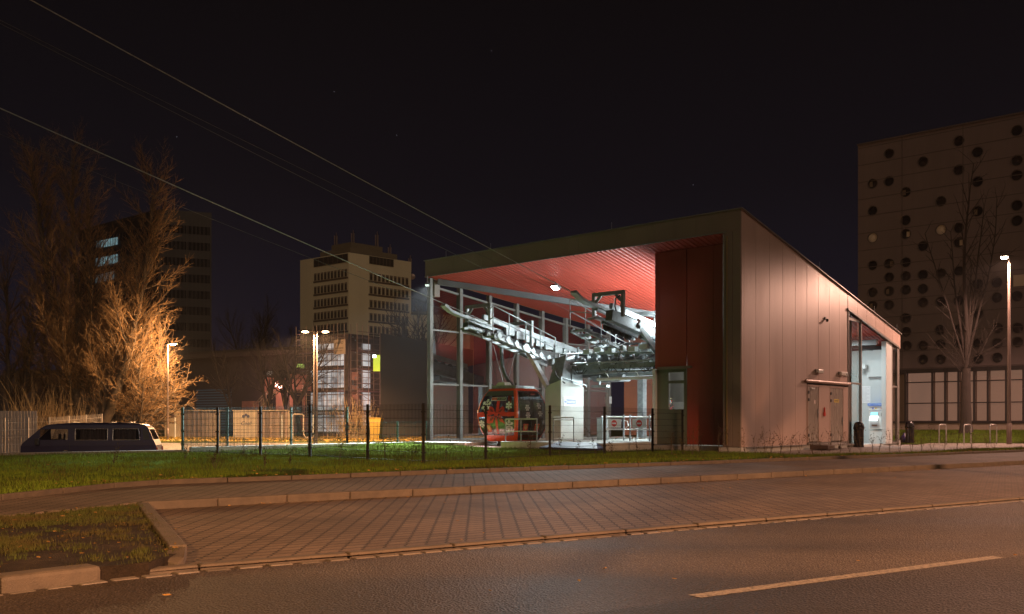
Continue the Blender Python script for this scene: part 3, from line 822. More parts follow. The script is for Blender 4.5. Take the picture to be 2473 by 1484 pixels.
for k in range(13): mb.box(13.04, 13.41 - .1 * (k % 3 == 2), 13.383, 13.3845, 1.84 + .05 * k, 1.856 + .05 * k)
pt(mb, "print", mat("print_grey", (.55, .57, .60), .6, 0, .1, 5), po)

# ---- fittings on the building, each a thing of its own
def bulkhead(y, lab):
    o = sthing("wall_lamp", lab, "wall lamp", L, y, 2.80, "bulkhead lamps over the side doors")
    mb = MB(); mb.box(L + .002, L + .05, y - .22, y + .22, 2.74, 2.86); pt(mb, "base", m_frame, o)
    mb = MB(); mb.box(L + .05, L + .15, y - .24, y + .24, 2.72, 2.86); pt(mb, "diffuser", mat("prismatic", (.75, .72, .66), .25, 0, .2, 30), o, bevel=.03)
    return o
bulkhead(5.75, "unlit bulkhead lamp above the left of the two side doors")
bulkhead(7.85, "unlit bulkhead lamp above the yellow signed side door")
o = sthing("emergency_light", "small square white light box beside the bulkhead lamp nearest the glass", "light box", L, 8.35, 2.79)
mb = MB(); mb.box(L + .002, L + .06, 8.24, 8.44, 2.71, 2.87); pt(mb, "housing", m_white, o, bevel=.01)
mb = MB(); mb.box(L + .061, L + .066, 8.30, 8.38, 2.73, 2.82); pt(mb, "symbol", m_glass_n, o)
o = sthing("alarm_box", "red alarm box with sounder on the panel between the two side doors", "alarm", L, 6.3, 1.3)
mb = MB(); mb.box(L + .013, L + .08, 6.22, 6.34, 1.18, 1.32); pt(mb, "housing", m_redpaint, o, bevel=.012)
mb = MB(); mb.tube((L + .05, 6.28, 1.32), (L + .05, 6.28, 1.50), .028, .022, 10); pt(mb, "sounder", m_redpaint, o)
o = sthing("motion_sensor", "tiny black sensor high on the pale side wall", "sensor", L, 6.4, 4.75)
mb = MB(); mb.box(L + .002, L + .04, 6.35, 6.45, 4.70, 4.80); pt(mb, "base", m_black, o); mb = MB(); mb.lathe([(.001, -.06), (.05, -.03), (.05, .03), (.001, .06)], (L + .09, 6.42, 4.68), 10); pt(mb, "head", m_black, o)
o = sthing("door_step", "low dark metal step lying in front of the side doors", "step", L + .7, 5.4, 0)
mb = MB(); mb.box(L + .35, L + 1.0, 4.3, 4.9, .02, .17); pt(mb, "end_block", mat("dark_brown_block", (.06, .04, .035), .7, 0, .2, 6), o, bevel=.02)
mb = MB(); mb.box(L + .30, L + .9, 4.92, 6.9, .13, .19); pt(mb, "tread", m_frame, o); mb = MB()
for y in (5.0, 6.0, 6.8): mb.box(L + .35, L + .42, y, y + .07, -.01, .13)
pt(mb, "leg", m_steel, o)

# ticket machine in the open hall
tm = sthing("ticket_machine", "white ticket vending machine with lit screen under a blue header", "ticket machine", 13.96, 13.0, .08)
ty = 12.95
mb = MB(); mb.box(13.56, 14.30, ty, 13.38, .08, .62); pt(mb, "base", m_white, tm, bevel=.015)
mb = MB(); mb.box(13.56, 14.30, ty - .06, 13.38, .66, 1.66); bd = pt(mb, "body", m_white, tm, bevel=.02)
mb = MB(); mb.box(13.54, 14.32, ty - .14, 13.38, 1.66, 1.76); hd = pt(mb, "header", mat("header_blue", (.05, .14, .42), .4, 0, .05, 2, emit=(.10, .25, .7), estr=.35), tm, bevel=.01)
mb = MB(); mb.mapped(text_vf("BILETY / TICKETS / FAHRKARTEN", width=.68, height=.045), lambda x, z: (13.93 + x, ty - .143, 1.71 + z)); pt(mb, "lettering", m_white, hd)
mb = MB(); mb.box(13.62, 13.98, ty - .075, ty - .061, .72, 1.36); pt(mb, "front_door", mat("pale_grey", (.45, .48, .50), .4, 0, .05, 3), tm, bevel=.008)
mb = MB(); mb.quad((13.65, ty - .08, 1.24), (13.95, ty - .08, 1.24), (13.95, ty - .079, 1.38), (13.65, ty - .079, 1.38)); pt(mb, "display", emis("screen_cyan", (.25, .65, .8), 1.2), tm)
mb = MB(); mb.add([(13.63, ty - .22, 1.03), (13.98, ty - .22, 1.03), (13.98, ty - .08, 1.23), (13.63, ty - .08, 1.23)], [(0, 1, 2, 3)]); pt(mb, "lit_shelf", emis("screen_white", (.9, 1, 1), 2.2), tm)
mb = MB(); mb.box(13.70, 13.92, ty - .10, ty - .076, .79, .87); pt(mb, "ticket_tray", mat("tray_brown", (.12, .07, .05), .5, 0, .1, 5), tm)
mb = MB(); mb.box(13.68, 13.94, ty - .078, ty - .0765, .92, 1.0); pt(mb, "keypad", mat("keypad_grey", (.5, .52, .54), .5, 0, .4, 60), tm)
mb = MB(); mb.box(14.08, 14.20, ty - .075, ty - .061, 1.22, 1.36); pt(mb, "card_slot", m_black, tm); mb = MB(); mb.box(14.07, 14.21, ty - .13, ty - .061, 1.0, 1.09); pt(mb, "coin_bowl", m_white, tm, bevel=.01)
for x, c in ((13.74, (.08, .15, .6)), (13.86, (.8, .6, .1)), (14.10, (.5, .03, .03))):
    mb = MB(); mb.tube((x, ty - .066, 1.55), (x, ty - .061, 1.55), .034, n=14); pt(mb, "badge", mat("badge%d" % int(x * 100), c, .4, 0, .05, 3), tm)
mb = MB(); mb.box(13.57, 14.29, ty - .064, ty - .0605, 1.44, 1.455); pt(mb, "stripe", m_blue, tm)

# christmas tree behind the booth window
o = sthing("christmas_tree", "small decorated christmas tree standing behind the booth window", "christmas tree", 11.27, RY + .07, 1.37)
mb = MB(); random.seed(5)
for k in range(90):
    z = random.random(); r = .11 * (1 - z) * random.uniform(.5, 1) + .01; a = random.uniform(0, 6.3)
    c = Vector((11.27 + r * math.cos(a), RY + .065 + .4 * r * math.sin(a), 1.40 + .36 * z)); mb.tube(c, c + Vector((math.cos(a) * .03, math.sin(a) * .01, -.02)), .008, .002, 4)
pt(mb, "branches", mat("tinsel_green", (.02, .18, .09), .4, 0, .3, 20), o)
for c, k in (((.9, .05, .05), 5), ((1, .8, .45), 5), ((.1, .5, .9), 3)):
    for _ in range(k):
        z = random.random(); r = .10 * (1 - z) + .01; a = random.uniform(3.3, 6.1); mb = MB()
        mb.lathe([(.001, -.012), (.012, 0), (.001, .012)], (11.27 + r * math.cos(a), RY + .06 + .3 * r * math.sin(a), 1.41 + .36 * z), 6)
        pt(mb, "fairy_light", emis("fairy%d" % int(c[0] * 10), c, 3.0), o)

# floodlights
m_flood = emis("flood_led", (.86, 1.0, .97), 60)
def flood(x, y, z, aim, energy, lab, spot=150, group="floodlights in the station hall", k=1.0, lens=None):
    o = sthing("floodlight", lab, "floodlight", x, y, z, group)
    aim = Vector(aim); c = Vector((x, y, z)); d = (aim - c).normalized(); s_ = d.cross(Vector((0, 0, 1)))
    s_ = s_.normalized() if s_.length > .01 else Vector((1, 0, 0)); u = s_.cross(d)
    mb = MB(); q = [c + s_ * i * .19 * k + u * j * .13 * k for i, j in ((-1, -1), (1, -1), (1, 1), (-1, 1))]
    mb.prism(q, -d * .10); pt(mb, "housing", m_steel, o)
    mb = MB(); q = [c + s_ * i * .165 * k + u * j * .105 * k + d * .004 for i, j in ((-1, -1), (1, -1), (1, 1), (-1, 1))]; mb.quad(*q); pt(mb, "lens", lens or m_flood, o)
    mb = MB(); zt_ = zc(x, y); mb.tube(c - d * .1, (c.x, c.y, min(zt_, c.z + .5) if c.z > 4 else c.z + .1), .02); pt(mb, "bracket", m_steel, o)
    light("floodlight_beam", 'SPOT', F @ (c + d * .03), energy, (.84, .98, 1.0), o, .16, spot, F @ aim, .35)
    return o
fl0 = flood(5.13, 2.2, 6.30, (4.0, -3.0, 0), 330, "bright white floodlight hanging from the red soffit", 160)
light("floodlight_beam", "SPOT", S(5.25, 2.2, 6.20), 3000, (.84, .98, 1.0), fl0, .16, 78, S(9.6, .0, 3.9), .5)
flood(.22, -.12, 6.62, (2.8, -5.4, 0), 44000, "small added fill floodlight at the top left corner of the open front, facing the lawn", 68, k=.5, lens=emis("fill_lens_dim", (.86, 1.0, .97), .8))  # invented fill lamp to brighten the lawn, its lens kept dim
flood(10.35, 6.2, 5.0, (8.8, 3.6, 0), 1100, "white floodlight on the red block lighting the platform floor", 120)
def fill_strip(x0, x1, y0, y1, z, h, nrm, power, lab):
    """added fill light, built as a long fitting on a wall"""
    o = sthing("fill_strip", lab, "fill light", (x0 + x1) / 2, (y0 + y1) / 2, z, "added fill strips on the hall walls")
    nrm = Vector(nrm); c = Vector(((x0 + x1) / 2, (y0 + y1) / 2, z)); a = Vector((x0, y0, z)); b_ = Vector((x1, y1, z))
    mb = MB(); mb.bar(a + nrm * .04, b_ + nrm * .04, .08, h + .06); pt(mb, "housing", m_steel, o)
    mb = MB(); up = Vector((0, 0, h / 2)); k = nrm * .083; mb.quad(a + k - up, b_ + k - up, b_ + k + up, a + k + up); pt(mb, "diffuser", emis("fill_diffuser", (.82, 1, .97), 4), o)
    l = light("fill_glow", 'AREA', F @ (c + nrm * .10), power, (.84, .98, 1.0), o, 1, aim=F @ (c + nrm))
    l.data.shape = 'RECTANGLE'; ln = (b_ - a).length; l.data.size = ln if abs(nrm.x) > .5 or True else h; l.data.size_y = h
    # the fitting's long side lies level: turn the light about its own axis
    xax = (F.to_3x3() @ (b_ - a)).normalized(); zz = -(F.to_3x3() @ nrm).normalized()
    yax = zz.cross(xax); m = Matrix((xax, yax, zz)).transposed().to_4x4(); m.translation = F @ (c + nrm * .10)
    l.matrix_local = WM[o.name].inverted() @ m
    return o
fill_strip(RX, RX, 1.1, 8.8, 4.55, .30, (-1, 0, 0), 1050, "long added fill strip along the hidden flank of the red block")  # unseen fill strips, added to light the hall evenly
fill_strip(RX, RX, 1.8, 8.8, 2.1, .30, (-1, 0, 0), 720, "lower long added fill strip along the hidden flank of the red block")
# ================================================================== cableway machinery
def ramp(xc, sd, dy, lab):
    """inclined entry track: sd = side the walkway is on"""
    o = sthing("entry_ramp", lab, "cableway ramp", xc, dy, 0, "inclined cableway ramps")
    X = lambda a: xc + sd * a
    bz = lambda y: 4.86 - .172 * (y - dy)
    def P(a, y, z): return (X(a), y + dy, z)
    mb = MB(); mb.bar(P(0, -.9, bz(dy - .9) - .06), P(0, 6.5, bz(dy + 6.5)), .13, .2); pt(mb, "guide_rail", m_galv, o, bevel=.01)
    mb = MB(); mb.bar(P(-.35, -1.5, 4.56), P(-.35, 7.2, 3.05), .28, .36); mb.bar(P(-.35, .4, 4.0), P(-.35, 7.2, 2.8), .1, .2)
    gi = pt(mb, "girder", m_galv2, o, bevel=.012)
    mb = MB(); mb.rail([P(0, -3.0, 5.22), P(0, -2.65, 5.02), P(0, -2.2, 4.91), P(0, -1.7, 4.85), P(0, -.5, 4.66)], .24, .09); mb.rail([P(0, -1.75, 4.80), P(0, .4, 4.40)], .12, .14)
    pt(mb, "entry_guide", m_galv, o)
    mb = MB(); mb.rail([P(.05, -2.05, 4.42), P(.05, -1.75, 4.48), P(.05, -1.35, 4.45), P(.05, -.8, 4.33)], .2, .08); pt(mb, "lower_guide", m_galv, o)
    for py, zt_, zb in ((-1.1, 5.42, 4.62), (1.3, 4.95, 3.95)):
        mb = MB()
        mb.box(min(X(-.7), X(-.58)), max(X(-.7), X(-.58)), py + dy - .06, py + dy + .06, zb - .1, zt_); mb.box(min(X(.5), X(.62)), max(X(.5), X(.62)), py + dy - .06, py + dy + .06, zb, zt_)
        mb.box(min(X(-.7), X(.62)), max(X(-.7), X(.62)), py + dy - .062, py + dy + .062, zt_ - .13, zt_)
        mb.bar(P(-.58, py, zt_ - .35), P(-.36, py, zt_ - .12), .07, .1); mb.bar(P(.5, py, zt_ - .35), P(.28, py, zt_ - .12), .07, .1)
        pt(mb, "portal_frame", m_galv if py > 0 else mat("galvanised_front", (.34, .36, .36), .45, .5, .2, 5), o, bevel=.01)  # front portal has its own slightly paler galvanised tone
        mb = MB(); mb.path([P(-.6, py - .1, zt_ - .2), P(-.5, py - .25, zt_ - .3), P(-.45, py - .2, zt_ - .55), P(-.4, py, zb)], .03, 6); pt(mb, "cable_hose", m_black, o)
    # rope sheaves
    for k in range(4):
        y = -.85 + .42 * k; z = 4.27 - .172 * (.42 * k)
        s_ = MB(); c = P(.18, y, z)
        s_.lathe([(.02, -.075), (.165, -.075), (.175, -.045), (.13, -.02), (.13, .02), (.175, .045), (.165, .075), (.02, .075)], c, 20, 'X'); s_ = pt(s_, "sheave", m_black, o, smooth=True)
        mb = MB(); mb.lathe([(.02, .0), (.09, .0), (.10, .02), (.04, .03), (.03, .06), (.001, .062)] if sd > 0 else [(.001, -.062), (.03, -.06), (.04, -.03), (.10, -.02), (.09, 0), (.02, 0)], (c[0] + sd * .07, c[1], c[2]), 14, 'X'); pt(mb, "hub", m_galv, s_)
    mb = MB(); mb.bar(P(.05, -1.3, 4.42), P(.05, .8, 4.06), .1, .2); pt(mb, "sheave_beam", m_galv2, o)
    # row of drive tyres with their covers
    for k in range(11):
        y = .35 + .5 * k; z = bz(dy + y) - .30
        t_ = MB(); t_.lathe([(.05, -.05), (.15, -.05), (.165, -.02), (.165, .02), (.15, .05), (.05, .05)], P(.02, y, z), 12, 'X'); pt(t_, "drive_tyre", m_black, o)
    for k in range(9):
        y = .15 + .6 * k; z = bz(dy + y) - .25
        mb = MB(); mb.box(min(X(.16), X(.26)), max(X(.16), X(.26)), y + dy, y + dy + .5, z - .25, z + .03); pt(mb, "cover_plate", m_galv, o, bevel=.01)
    # stepped walkway with railing
    for k in range(7):
        y = -1.33 + .48 * k; z = 4.14 - .115 * k
        mb = MB(); mb.box(min(X(.55), X(1.25)), max(X(.55), X(1.25)), y + dy - .13, y + dy + .13, z - .03, z + .02); tr_ = pt(mb, "tread", m_galv, o)
        mb = MB(); mb.prism([P(1.255, y - .02, z + .14), P(1.255, y + .12, z), P(1.255, y - .02, z - .14), P(1.255, y - .16, z)], (sd * .02, 0, 0)); pt(mb, "end_plate", m_galv, tr_)
    mb = MB(); mb.bar(P(1.2, -1.6, 4.12), P(1.2, 2.2, 3.22), .06, .10); mb.bar(P(.6, -1.6, 4.12), P(.6, 2.2, 3.22), .06, .10); pt(mb, "stringer", m_galv, o)
    mb = MB(); rz_ = lambda y: 5.22 - .256 * (y + 1.63)
    for dz in (0, -.42): mb.tube(P(1.2, -1.63, rz_(-1.63) + dz), P(1.2, 2.0, rz_(2.0) + dz), .02, n=6)
    for y in (-1.63, -.75, .2, 1.1, 2.0): mb.tube(P(1.2, y, rz_(y)), P(1.2, y, rz_(y) - 1.05), .02, n=6)
    mb.tube(P(1.2, -1.63, rz_(-1.63)), P(.55, -1.2, rz_(-1.63) - .1), .02, n=6); mb.tube(P(1.2, -1.63, rz_(-1.63) - .42), P(.55, -1.2, rz_(-1.63) - .5), .02, n=6)
    pt(mb, "railing", m_galv, o)
    return o
r1 = ramp(4.1, 1, 0, "left cableway ramp with stepped walkway, reaching out over the gondola")
r2 = ramp(9.7, -1, .45, "right cableway ramp with black sheaves, beside the red block")
mb = MB(); mb.bar((4.6, 1.0, 3.95), (6.35, .25, 2.25), .16, .2); pt(mb, "strut", m_galv, r1, bevel=.01)
mb = MB(); mb.bar((10.1, .6, 4.35), (10.62, 2.4, 2.5), .16, .2); mb.tube((10.1, .5, 4.3), (10.1, .7, 4.45), .16, n=12); pt(mb, "strut", m_galv, r2, bevel=.01)

# concrete pier with steel head and maker's plate
pr = sthing("pier", "pale concrete pier with a sloping top carrying the cableway drive", "pier", 6.65, .9, .28)
mb = MB()
mb.add([(6.25, .2, .28), (7.0, .2, .28), (7.0, 1.6, .28), (6.25, 1.6, .28), (6.25, .2, 2.30), (7.0, .2, 2.54), (7.0, 1.6, 2.30), (6.25, 1.6, 2.1)],
       [(0, 3, 2, 1), (4, 5, 6, 7), (0, 1, 5, 4), (1, 2, 6, 5), (2, 3, 7, 6), (3, 0, 4, 7)])
pt(mb, "shaft", mat("pier_concrete", (.55, .57, .54), .75, 0, .1, 2, .2, 50), pr, bevel=.02)
mb = MB(); mb.add([(6.3, .3, 2.36), (6.95, .3, 2.52), (6.95, 1.0, 2.42), (6.3, 1.0, 2.24), (6.35, .7, 3.35), (6.85, .7, 3.5), (6.85, 1.25, 3.5), (6.35, 1.25, 3.35)],
       [(0, 3, 2, 1), (4, 5, 6, 7), (0, 1, 5, 4), (1, 2, 6, 5), (2, 3, 7, 6), (3, 0, 4, 7)])
mb.box(6.9, 6.98, .9, 1.55, 2.3, 2.95); mb.box(6.4, 6.48, .9, 1.55, 2.3, 2.95)
pt(mb, "steel_head", m_galv, pr, bevel=.01)
mb = MB(); mb.bar((7.03, .18, 2.62), (7.03, 1.7, 2.36), .03); mb.bar((7.03, .18, 2.54), (7.03, .18, 2.64), .03); mb.bar((7.03, 1.7, 2.28), (7.03, 1.7, 2.38), .03); mb.bar((7.03, .9, 2.4), (7.03, .9, 2.5), .03)
pt(mb, "edge_rail", m_galv, pr)
pl = sthing("maker_plate", "blue and white maker's name plate on the concrete pier", "sign", 7.0, .72, 1.74)
mb = MB(); mb.box(7.003, 7.02, .33, 1.12, 1.56, 1.90); pt(mb, "backing", m_white, pl, bevel=.004)
mb = MB(); mb.box(7.021, 7.023, .37, 1.09, 1.62, 1.82); pt(mb, "blue_field", mat("plate_blue", (.06, .10, .38), .4, 0, .03, 3), pl)
mb = MB(); mb.mapped(text_vf("Doppelmayr", width=.52), lambda y, z: (7.0245, .79 + y, 1.715 + z)); mb.box(7.0235, 7.0245, .39, .50, 1.64, 1.80); pt(mb, "lettering", m_white, pl)
mb = MB(); mb.lathe([(.05, .0), (.05, .002), (.034, .002), (.034, 0)], (7.0246, .445, 1.72), 16, 'X'); mb.box(7.0246, 7.0262, .438, .452, 1.70, 1.75); pt(mb, "emblem", MT["plate_blue"], pl)

# drive frame: bullwheel, beams and cable trays between the ramps
df = sthing("drive_frame", "galvanised drive frame with big horizontal bullwheel between the two ramps", "cableway drive", 7, 4, 2.6)
mb = MB(); mb.lathe([(2.5, -.10), (2.78, -.12), (2.80, -.04), (2.70, 0), (2.80, .04), (2.78, .12), (2.5, .10), (2.46, 0), (2.5, -.10)], (7.0, 5.6, 3.62), 56)
for k in range(8):
    a = k * math.pi / 4 + .2; mb.bar((7, 5.6, 3.62), (7 + 2.5 * math.cos(a), 5.6 + 2.5 * math.sin(a), 3.62), .12, .14)
mb.lathe([(.3, -.25), (.3, .25)], (7, 5.6, 3.62), 20)
pt(mb, "bullwheel", m_galv2, df)
mb = MB()
for y, z, x0, x1, w, h in ((1.45, 3.22, 6.4, 9.8, .2, .24), (3.2, 3.25, 4.2, 10.6, .2, .26), (7.6, 3.1, 4.2, 10.6, .2, .26), (1.9, 2.72, 6.6, 10.6, .16, .14), (4.8, 3.1, 4.2, 10.6, .14, .2)):
    mb.bar((x0, y, z), (x1, y, z), w, h)
for x in (5.6, 7.0, 8.4): mb.bar((x, 1.3, 3.3), (x, 8.2, 3.05), .18, .22)
mb.bar((4.4, 1.5, 3.8), (7, 4.2, 3.25), .14, .18); mb.bar((9.5, 1.9, 3.8), (7, 4.2, 3.25), .14, .18); mb.bar((4.4, 6.5, 3.3), (7, 4.0, 3.2), .14, .18); mb.bar((6.9, 1.2, 3.2), (9.6, 3.9, 3.15), .12, .14)
pt(mb, "frame_beam", m_galv, df, bevel=.008)
mb = MB(); mb.box(6.2, 10.55, 1.02, 1.28, 2.93, 3.02); mb.box(6.2, 10.55, 1.0, 1.02, 2.9, 3.08); mb.box(6.2, 10.55, 1.28, 1.30, 2.9, 3.08); mb.box(6.2, 10.55, 1.0, 1.1, 2.74, 2.82)
for k in range(20): mb.box(6.3 + .22 * k, 6.34 + .22 * k, .985, 1.0, 2.92, 3.06)
pt(mb, "cable_tray", m_galv, df)
mb = MB(); random.seed(2)
for k in range(9):
    x = 6.3 + random.uniform(0, 4); pts_ = [(x + .12 * i + random.uniform(-.05, .05), .98 + random.uniform(-.03, .05), 2.95 - .22 * math.sin(i * .8) + random.uniform(-.05, .05)) for i in range(5)]
    mb.path(pts_, .014, 5)
mb.path([(9.0, .95, 3.75), (9.15, .9, 3.5), (9.1, .9, 3.2), (8.9, .95, 3.05)], .02, 5); mb.path([(6.5, .5, 2.9), (6.7, .3, 2.7), (6.95, .25, 2.5), (7.05, .4, 2.4)], .025, 5)
pt(mb, "cables", m_black, df)
mb = MB(); mb.box(9.6, 10.5, 1.5, 1.9, 3.1, 3.75); pt(mb, "control_cabinet", mat("cabinet_white", (.62, .66, .66), .4, .1, .05, 3), df, bevel=.015)
mb = MB(); mb.add([(7.2, 1.6, 2.72), (8.8, 1.6, 2.72), (8.6, 1.7, 2.48), (7.4, 1.7, 2.48), (7.2, 2.4, 2.72), (8.8, 2.4, 2.72), (8.6, 2.3, 2.48), (7.4, 2.3, 2.48)], [(0, 1, 2, 3), (7, 6, 5, 4), (3, 2, 6, 7), (0, 3, 7, 4), (1, 5, 6, 2), (0, 4, 5, 1)])
pt(mb, "drip_tray", m_galv2, df)
mb = MB(); mb.tube((8.15, .9, 2.52), (10.58, .9, 2.52), .055, n=10)
for x in (8.6, 9.9): mb.rail([(x - .1, .9, 2.75), (x - .02, .9, 2.7), (x + .05, .9, 2.56)], .02, .03)
pt(mb, "pale_pipe", mat("tube_white", (.78, .82, .80), .35, 0, .02, 2), df, smooth=False)  # plain pale pipe, does not glow
mb = MB(); mb.bar((7.8, 1.5, 2.7), (7.8, 1.5, 2.32), .05); mb.box(7.5, 8.2, 1.4, 1.6, 2.26, 2.34); pt(mb, "sensor_bar", m_galv, df)
random.seed(12)
mb = MB()                                                    # tyre conveyor curve round the bullwheel and its brackets
for k in range(26):
    a = math.radians(188 + k * 6.6); c = Vector((7 + 2.35 * math.cos(a), 4.3 + 2.2 * math.sin(a), 3.02)); mb.tube(c + Vector((0, 0, -.06)), c + Vector((0, 0, .06)), .13, n=10)
pt(mb, "tyre_curve", m_black, df)
mb = MB(); pts_ = [(7 + 2.75 * math.cos(math.radians(185 + k * 9)), 4.3 + 2.6 * math.sin(math.radians(185 + k * 9)), 2.86) for k in range(20)]; mb.rail(pts_, .10, .16); pt(mb, "curved_rail", m_galv, df)
mb = MB()
for k in range(11):
    x = 5.9 + .46 * k; mb.bar((x, 1.35, 2.95), (x + .06, 1.42, 3.6 + .1 * (k % 3)), .05); mb.box(x - .08, x + .12, 1.30, 1.5, 3.30, 3.44)
for k in range(7): x = 6.6 + .55 * k; mb.bar((x, .95, 3.05), (x + .5, 1.4, 3.42), .05); mb.bar((x + .5, .95, 3.05), (x, 1.4, 3.42), .05)
mb.tube((6.0, .92, 3.14), (10.5, .92, 3.14), .03, n=8); mb.tube((6.2, 1.2, 3.55), (10.3, 1.2, 3.42), .035, n=8)
pt(mb, "bracing", m_galv, df)
mb = MB()
for k in range(6): x = 7.4 + .5 * k; mb.box(x, x + .3, 1.0, 1.25, 3.48 + .06 * (k % 2), 3.66 + .06 * (k % 2))
pt(mb, "switch_box", MT["cabinet_white"], df, bevel=.01)
mb = MB()
for k in range(5): mb.path([(6.9 + .32 * k, 2.2, 3.86 - .012 * k), (7.5 + .3 * k, 2.0, 3.90), (8.2 + .3 * k, 2.4, 3.86)], .03, 6)
pt(mb, "hydraulic_hose", m_black, df)
for x, y in ((5.0, 8.6), (9.2, 8.6)):
    mb = MB(); mb.box(x - .15, x + .15, y - .15, y + .15, .28, 3.0); pt(mb, "support_leg", m_galv, df)

# ropes towards the towers outside
def rope(name, pts_, r, lab):
    mb = MB(); P_ = [Vector(q) for q in pts_]; out = [P_[0]]
    a, b, c = P_; n = 26
    for k in range(1, n + 1):                                   # quadratic through the three points
        y = a.y + (c.y - a.y) * k / n; s1 = (b.z - a.z) / (b.y - a.y); s2 = ((c.z - b.z) / (c.y - b.y) - s1) / (c.y - a.y)
        out.append(Vector((a.x + (c.x - a.x) * k / n, y, a.z + s1 * (y - a.y) + s2 * (y - a.y) * (y - b.y))))
    mb.path(out, r, 6); o = mb.build(name, m_rope if name == "haul_rope" else m_cable, frame=F, smooth=True); return tag(o, lab, "rope", "cableway ropes")
m_cable = mat("signal_cable", (.10, .10, .095), .6, .1, .2, 12)
m_rope = mat("wire_rope", (.36, .37, .37), .5, .3, .3, 12)
rope("haul_rope", [(4.1, -.6, 4.76), (4.1, -18, 8.56), (4.1, -60, 18.6)], .014, "thick lower haul rope running out over the left cableway ramp")
rope("haul_rope", [(9.7, 0.0, 4.62), (9.7, -19.4, 8.98), (9.7, -60, 18.9)], .011, "thick upper haul rope running out from the right cableway ramp")
rope("signal_cable", [(7.0, 6.0, 3.98), (7.0, -18.9, 9.42), (7.0, -60, 19.5)], .007, "middle cable running in under the soffit to the bullwheel")
rope("signal_cable", [(4.6, -1.6, 4.62), (4.6, -18, 7.75), (4.6, -60, 17.2)], .006, "thin lowest cable just below the left haul rope")
rope("signal_cable", [(9.4, -1.6, 4.95), (9.4, -19.4, 8.45), (9.4, -60, 18)], .006, "thin faint cable just below the upper haul rope")

# ------------------------------------------------------------------ gondola
CX, CY, CZ = 4.78, .05, .24; CA, CB, CH = 1.02, .95, 1.98
gd = sthing("gondola", "orange framed gondola cabin with red gift bow and white snowflakes on its glass", "gondola", CX, CY, CZ)
PROF = [(0, .70), (.06, .745), (.16, .80), (.35, .885), (.6, .955), (.9, 1.0), (1.1, .995), (1.35, .955), (1.6, .875), (1.78, .79), (1.90, .72), (1.98, .66)]
def pf(z):
    for (z0, s0), (z1, s1) in zip(PROF[:-1], PROF[1:]):
        if z <= z1: return s0 + (s1 - s0) * max(0, (z - z0)) / (z1 - z0)
    return PROF[-1][1]
RC = .10
def end_pt(u, z, off=0, sgn=-1):                                # u in -1..1 over the end face
    return (CX + u * (CA * pf(z) - RC), CY + sgn * (CB * pf(z) + off), CZ + z)
def side_pt(u, z, off=0, sgn=1):
    return (CX + sgn * (CA * pf(z) + off), CY + u * (CB * pf(z) - RC), CZ + z)
ZL = [0.0, .06, .14, .22, .35, .5, .65, .8, .95, 1.1, 1.25, 1.4, 1.55, 1.68, 1.78, 1.86, 1.93, 1.98]
def strip(mb, fn, u0, u1, z0, z1, off, nu=6, th=0):
    zs = [z for z in ZL if z0 < z < z1]; zs = [z0] + zs + [z1]
    vs = [fn(u0 + (u1 - u0) * i / nu, z, off) for z in zs for i in range(nu + 1)]
    fs = [(j * (nu + 1) + i, j * (nu + 1) + i + 1, (j + 1) * (nu + 1) + i + 1, (j + 1) * (nu + 1) + i) for j in range(len(zs) - 1) for i in range(nu)]
    mb.add(vs, fs)
m_or = mat("gondola_orange", (.62, .085, .022), .25, 0, .05, 2, coat=.6)
m_dk = mat("gondola_black", (.018, .02, .02), .4, 0, .1, 4)
mb = MB()
for sx in (-1, 1):                                              # corner pillars, rounded
    for sy in (-1, 1):
        n = 7; vs = []
        for z in ZL:
            k = pf(z)
            for i in range(n):
                a = math.pi / 2 * i / (n - 1)
                vs.append((CX + sx * (CA * k - RC + RC * math.cos(a)), CY + sy * (CB * k - RC + RC * math.sin(a)), CZ + z))
        mb.add(vs, [(j * n + i, j * n + i + 1, (j + 1) * n + i + 1, (j + 1) * n + i) for j in range(len(ZL) - 1) for i in range(n - 1)])
for sg_ in (-1, 1):
    strip(mb, lambda u, z, o_: end_pt(u, z, o_, sg_), -1, 1, 0, .22, 0); strip(mb, lambda u, z, o_: end_pt(u, z, o_, sg_), -1, 1, 1.90, 1.98, 0)
    strip(mb, lambda u, z, o_: side_pt(u, z, o_, sg_), -1, 1, 1.90, 1.98, 0)
    strip(mb, lambda u, z, o_: side_pt(u, z, o_, sg_), -1, 1, 0, .05, 0)
pt(mb, "frame", m_or, gd, smooth=True)
mb = MB()
k = pf(1.98); mb.box(CX - CA * k, CX + CA * k, CY - CB * k, CY + CB * k, CZ + 1.965, CZ + 1.99); pt(mb, "roof", m_or, gd, bevel=.01)
mb = MB(); k = pf(.02); mb.box(CX - CA * k + .03, CX + CA * k - .03, CY - CB * k + .03, CY + CB * k - .03, CZ + .0, CZ + .05); pt(mb, "floor", m_dk, gd)
gg = glass("gondola_glass", (.40, .43, .45), .05)
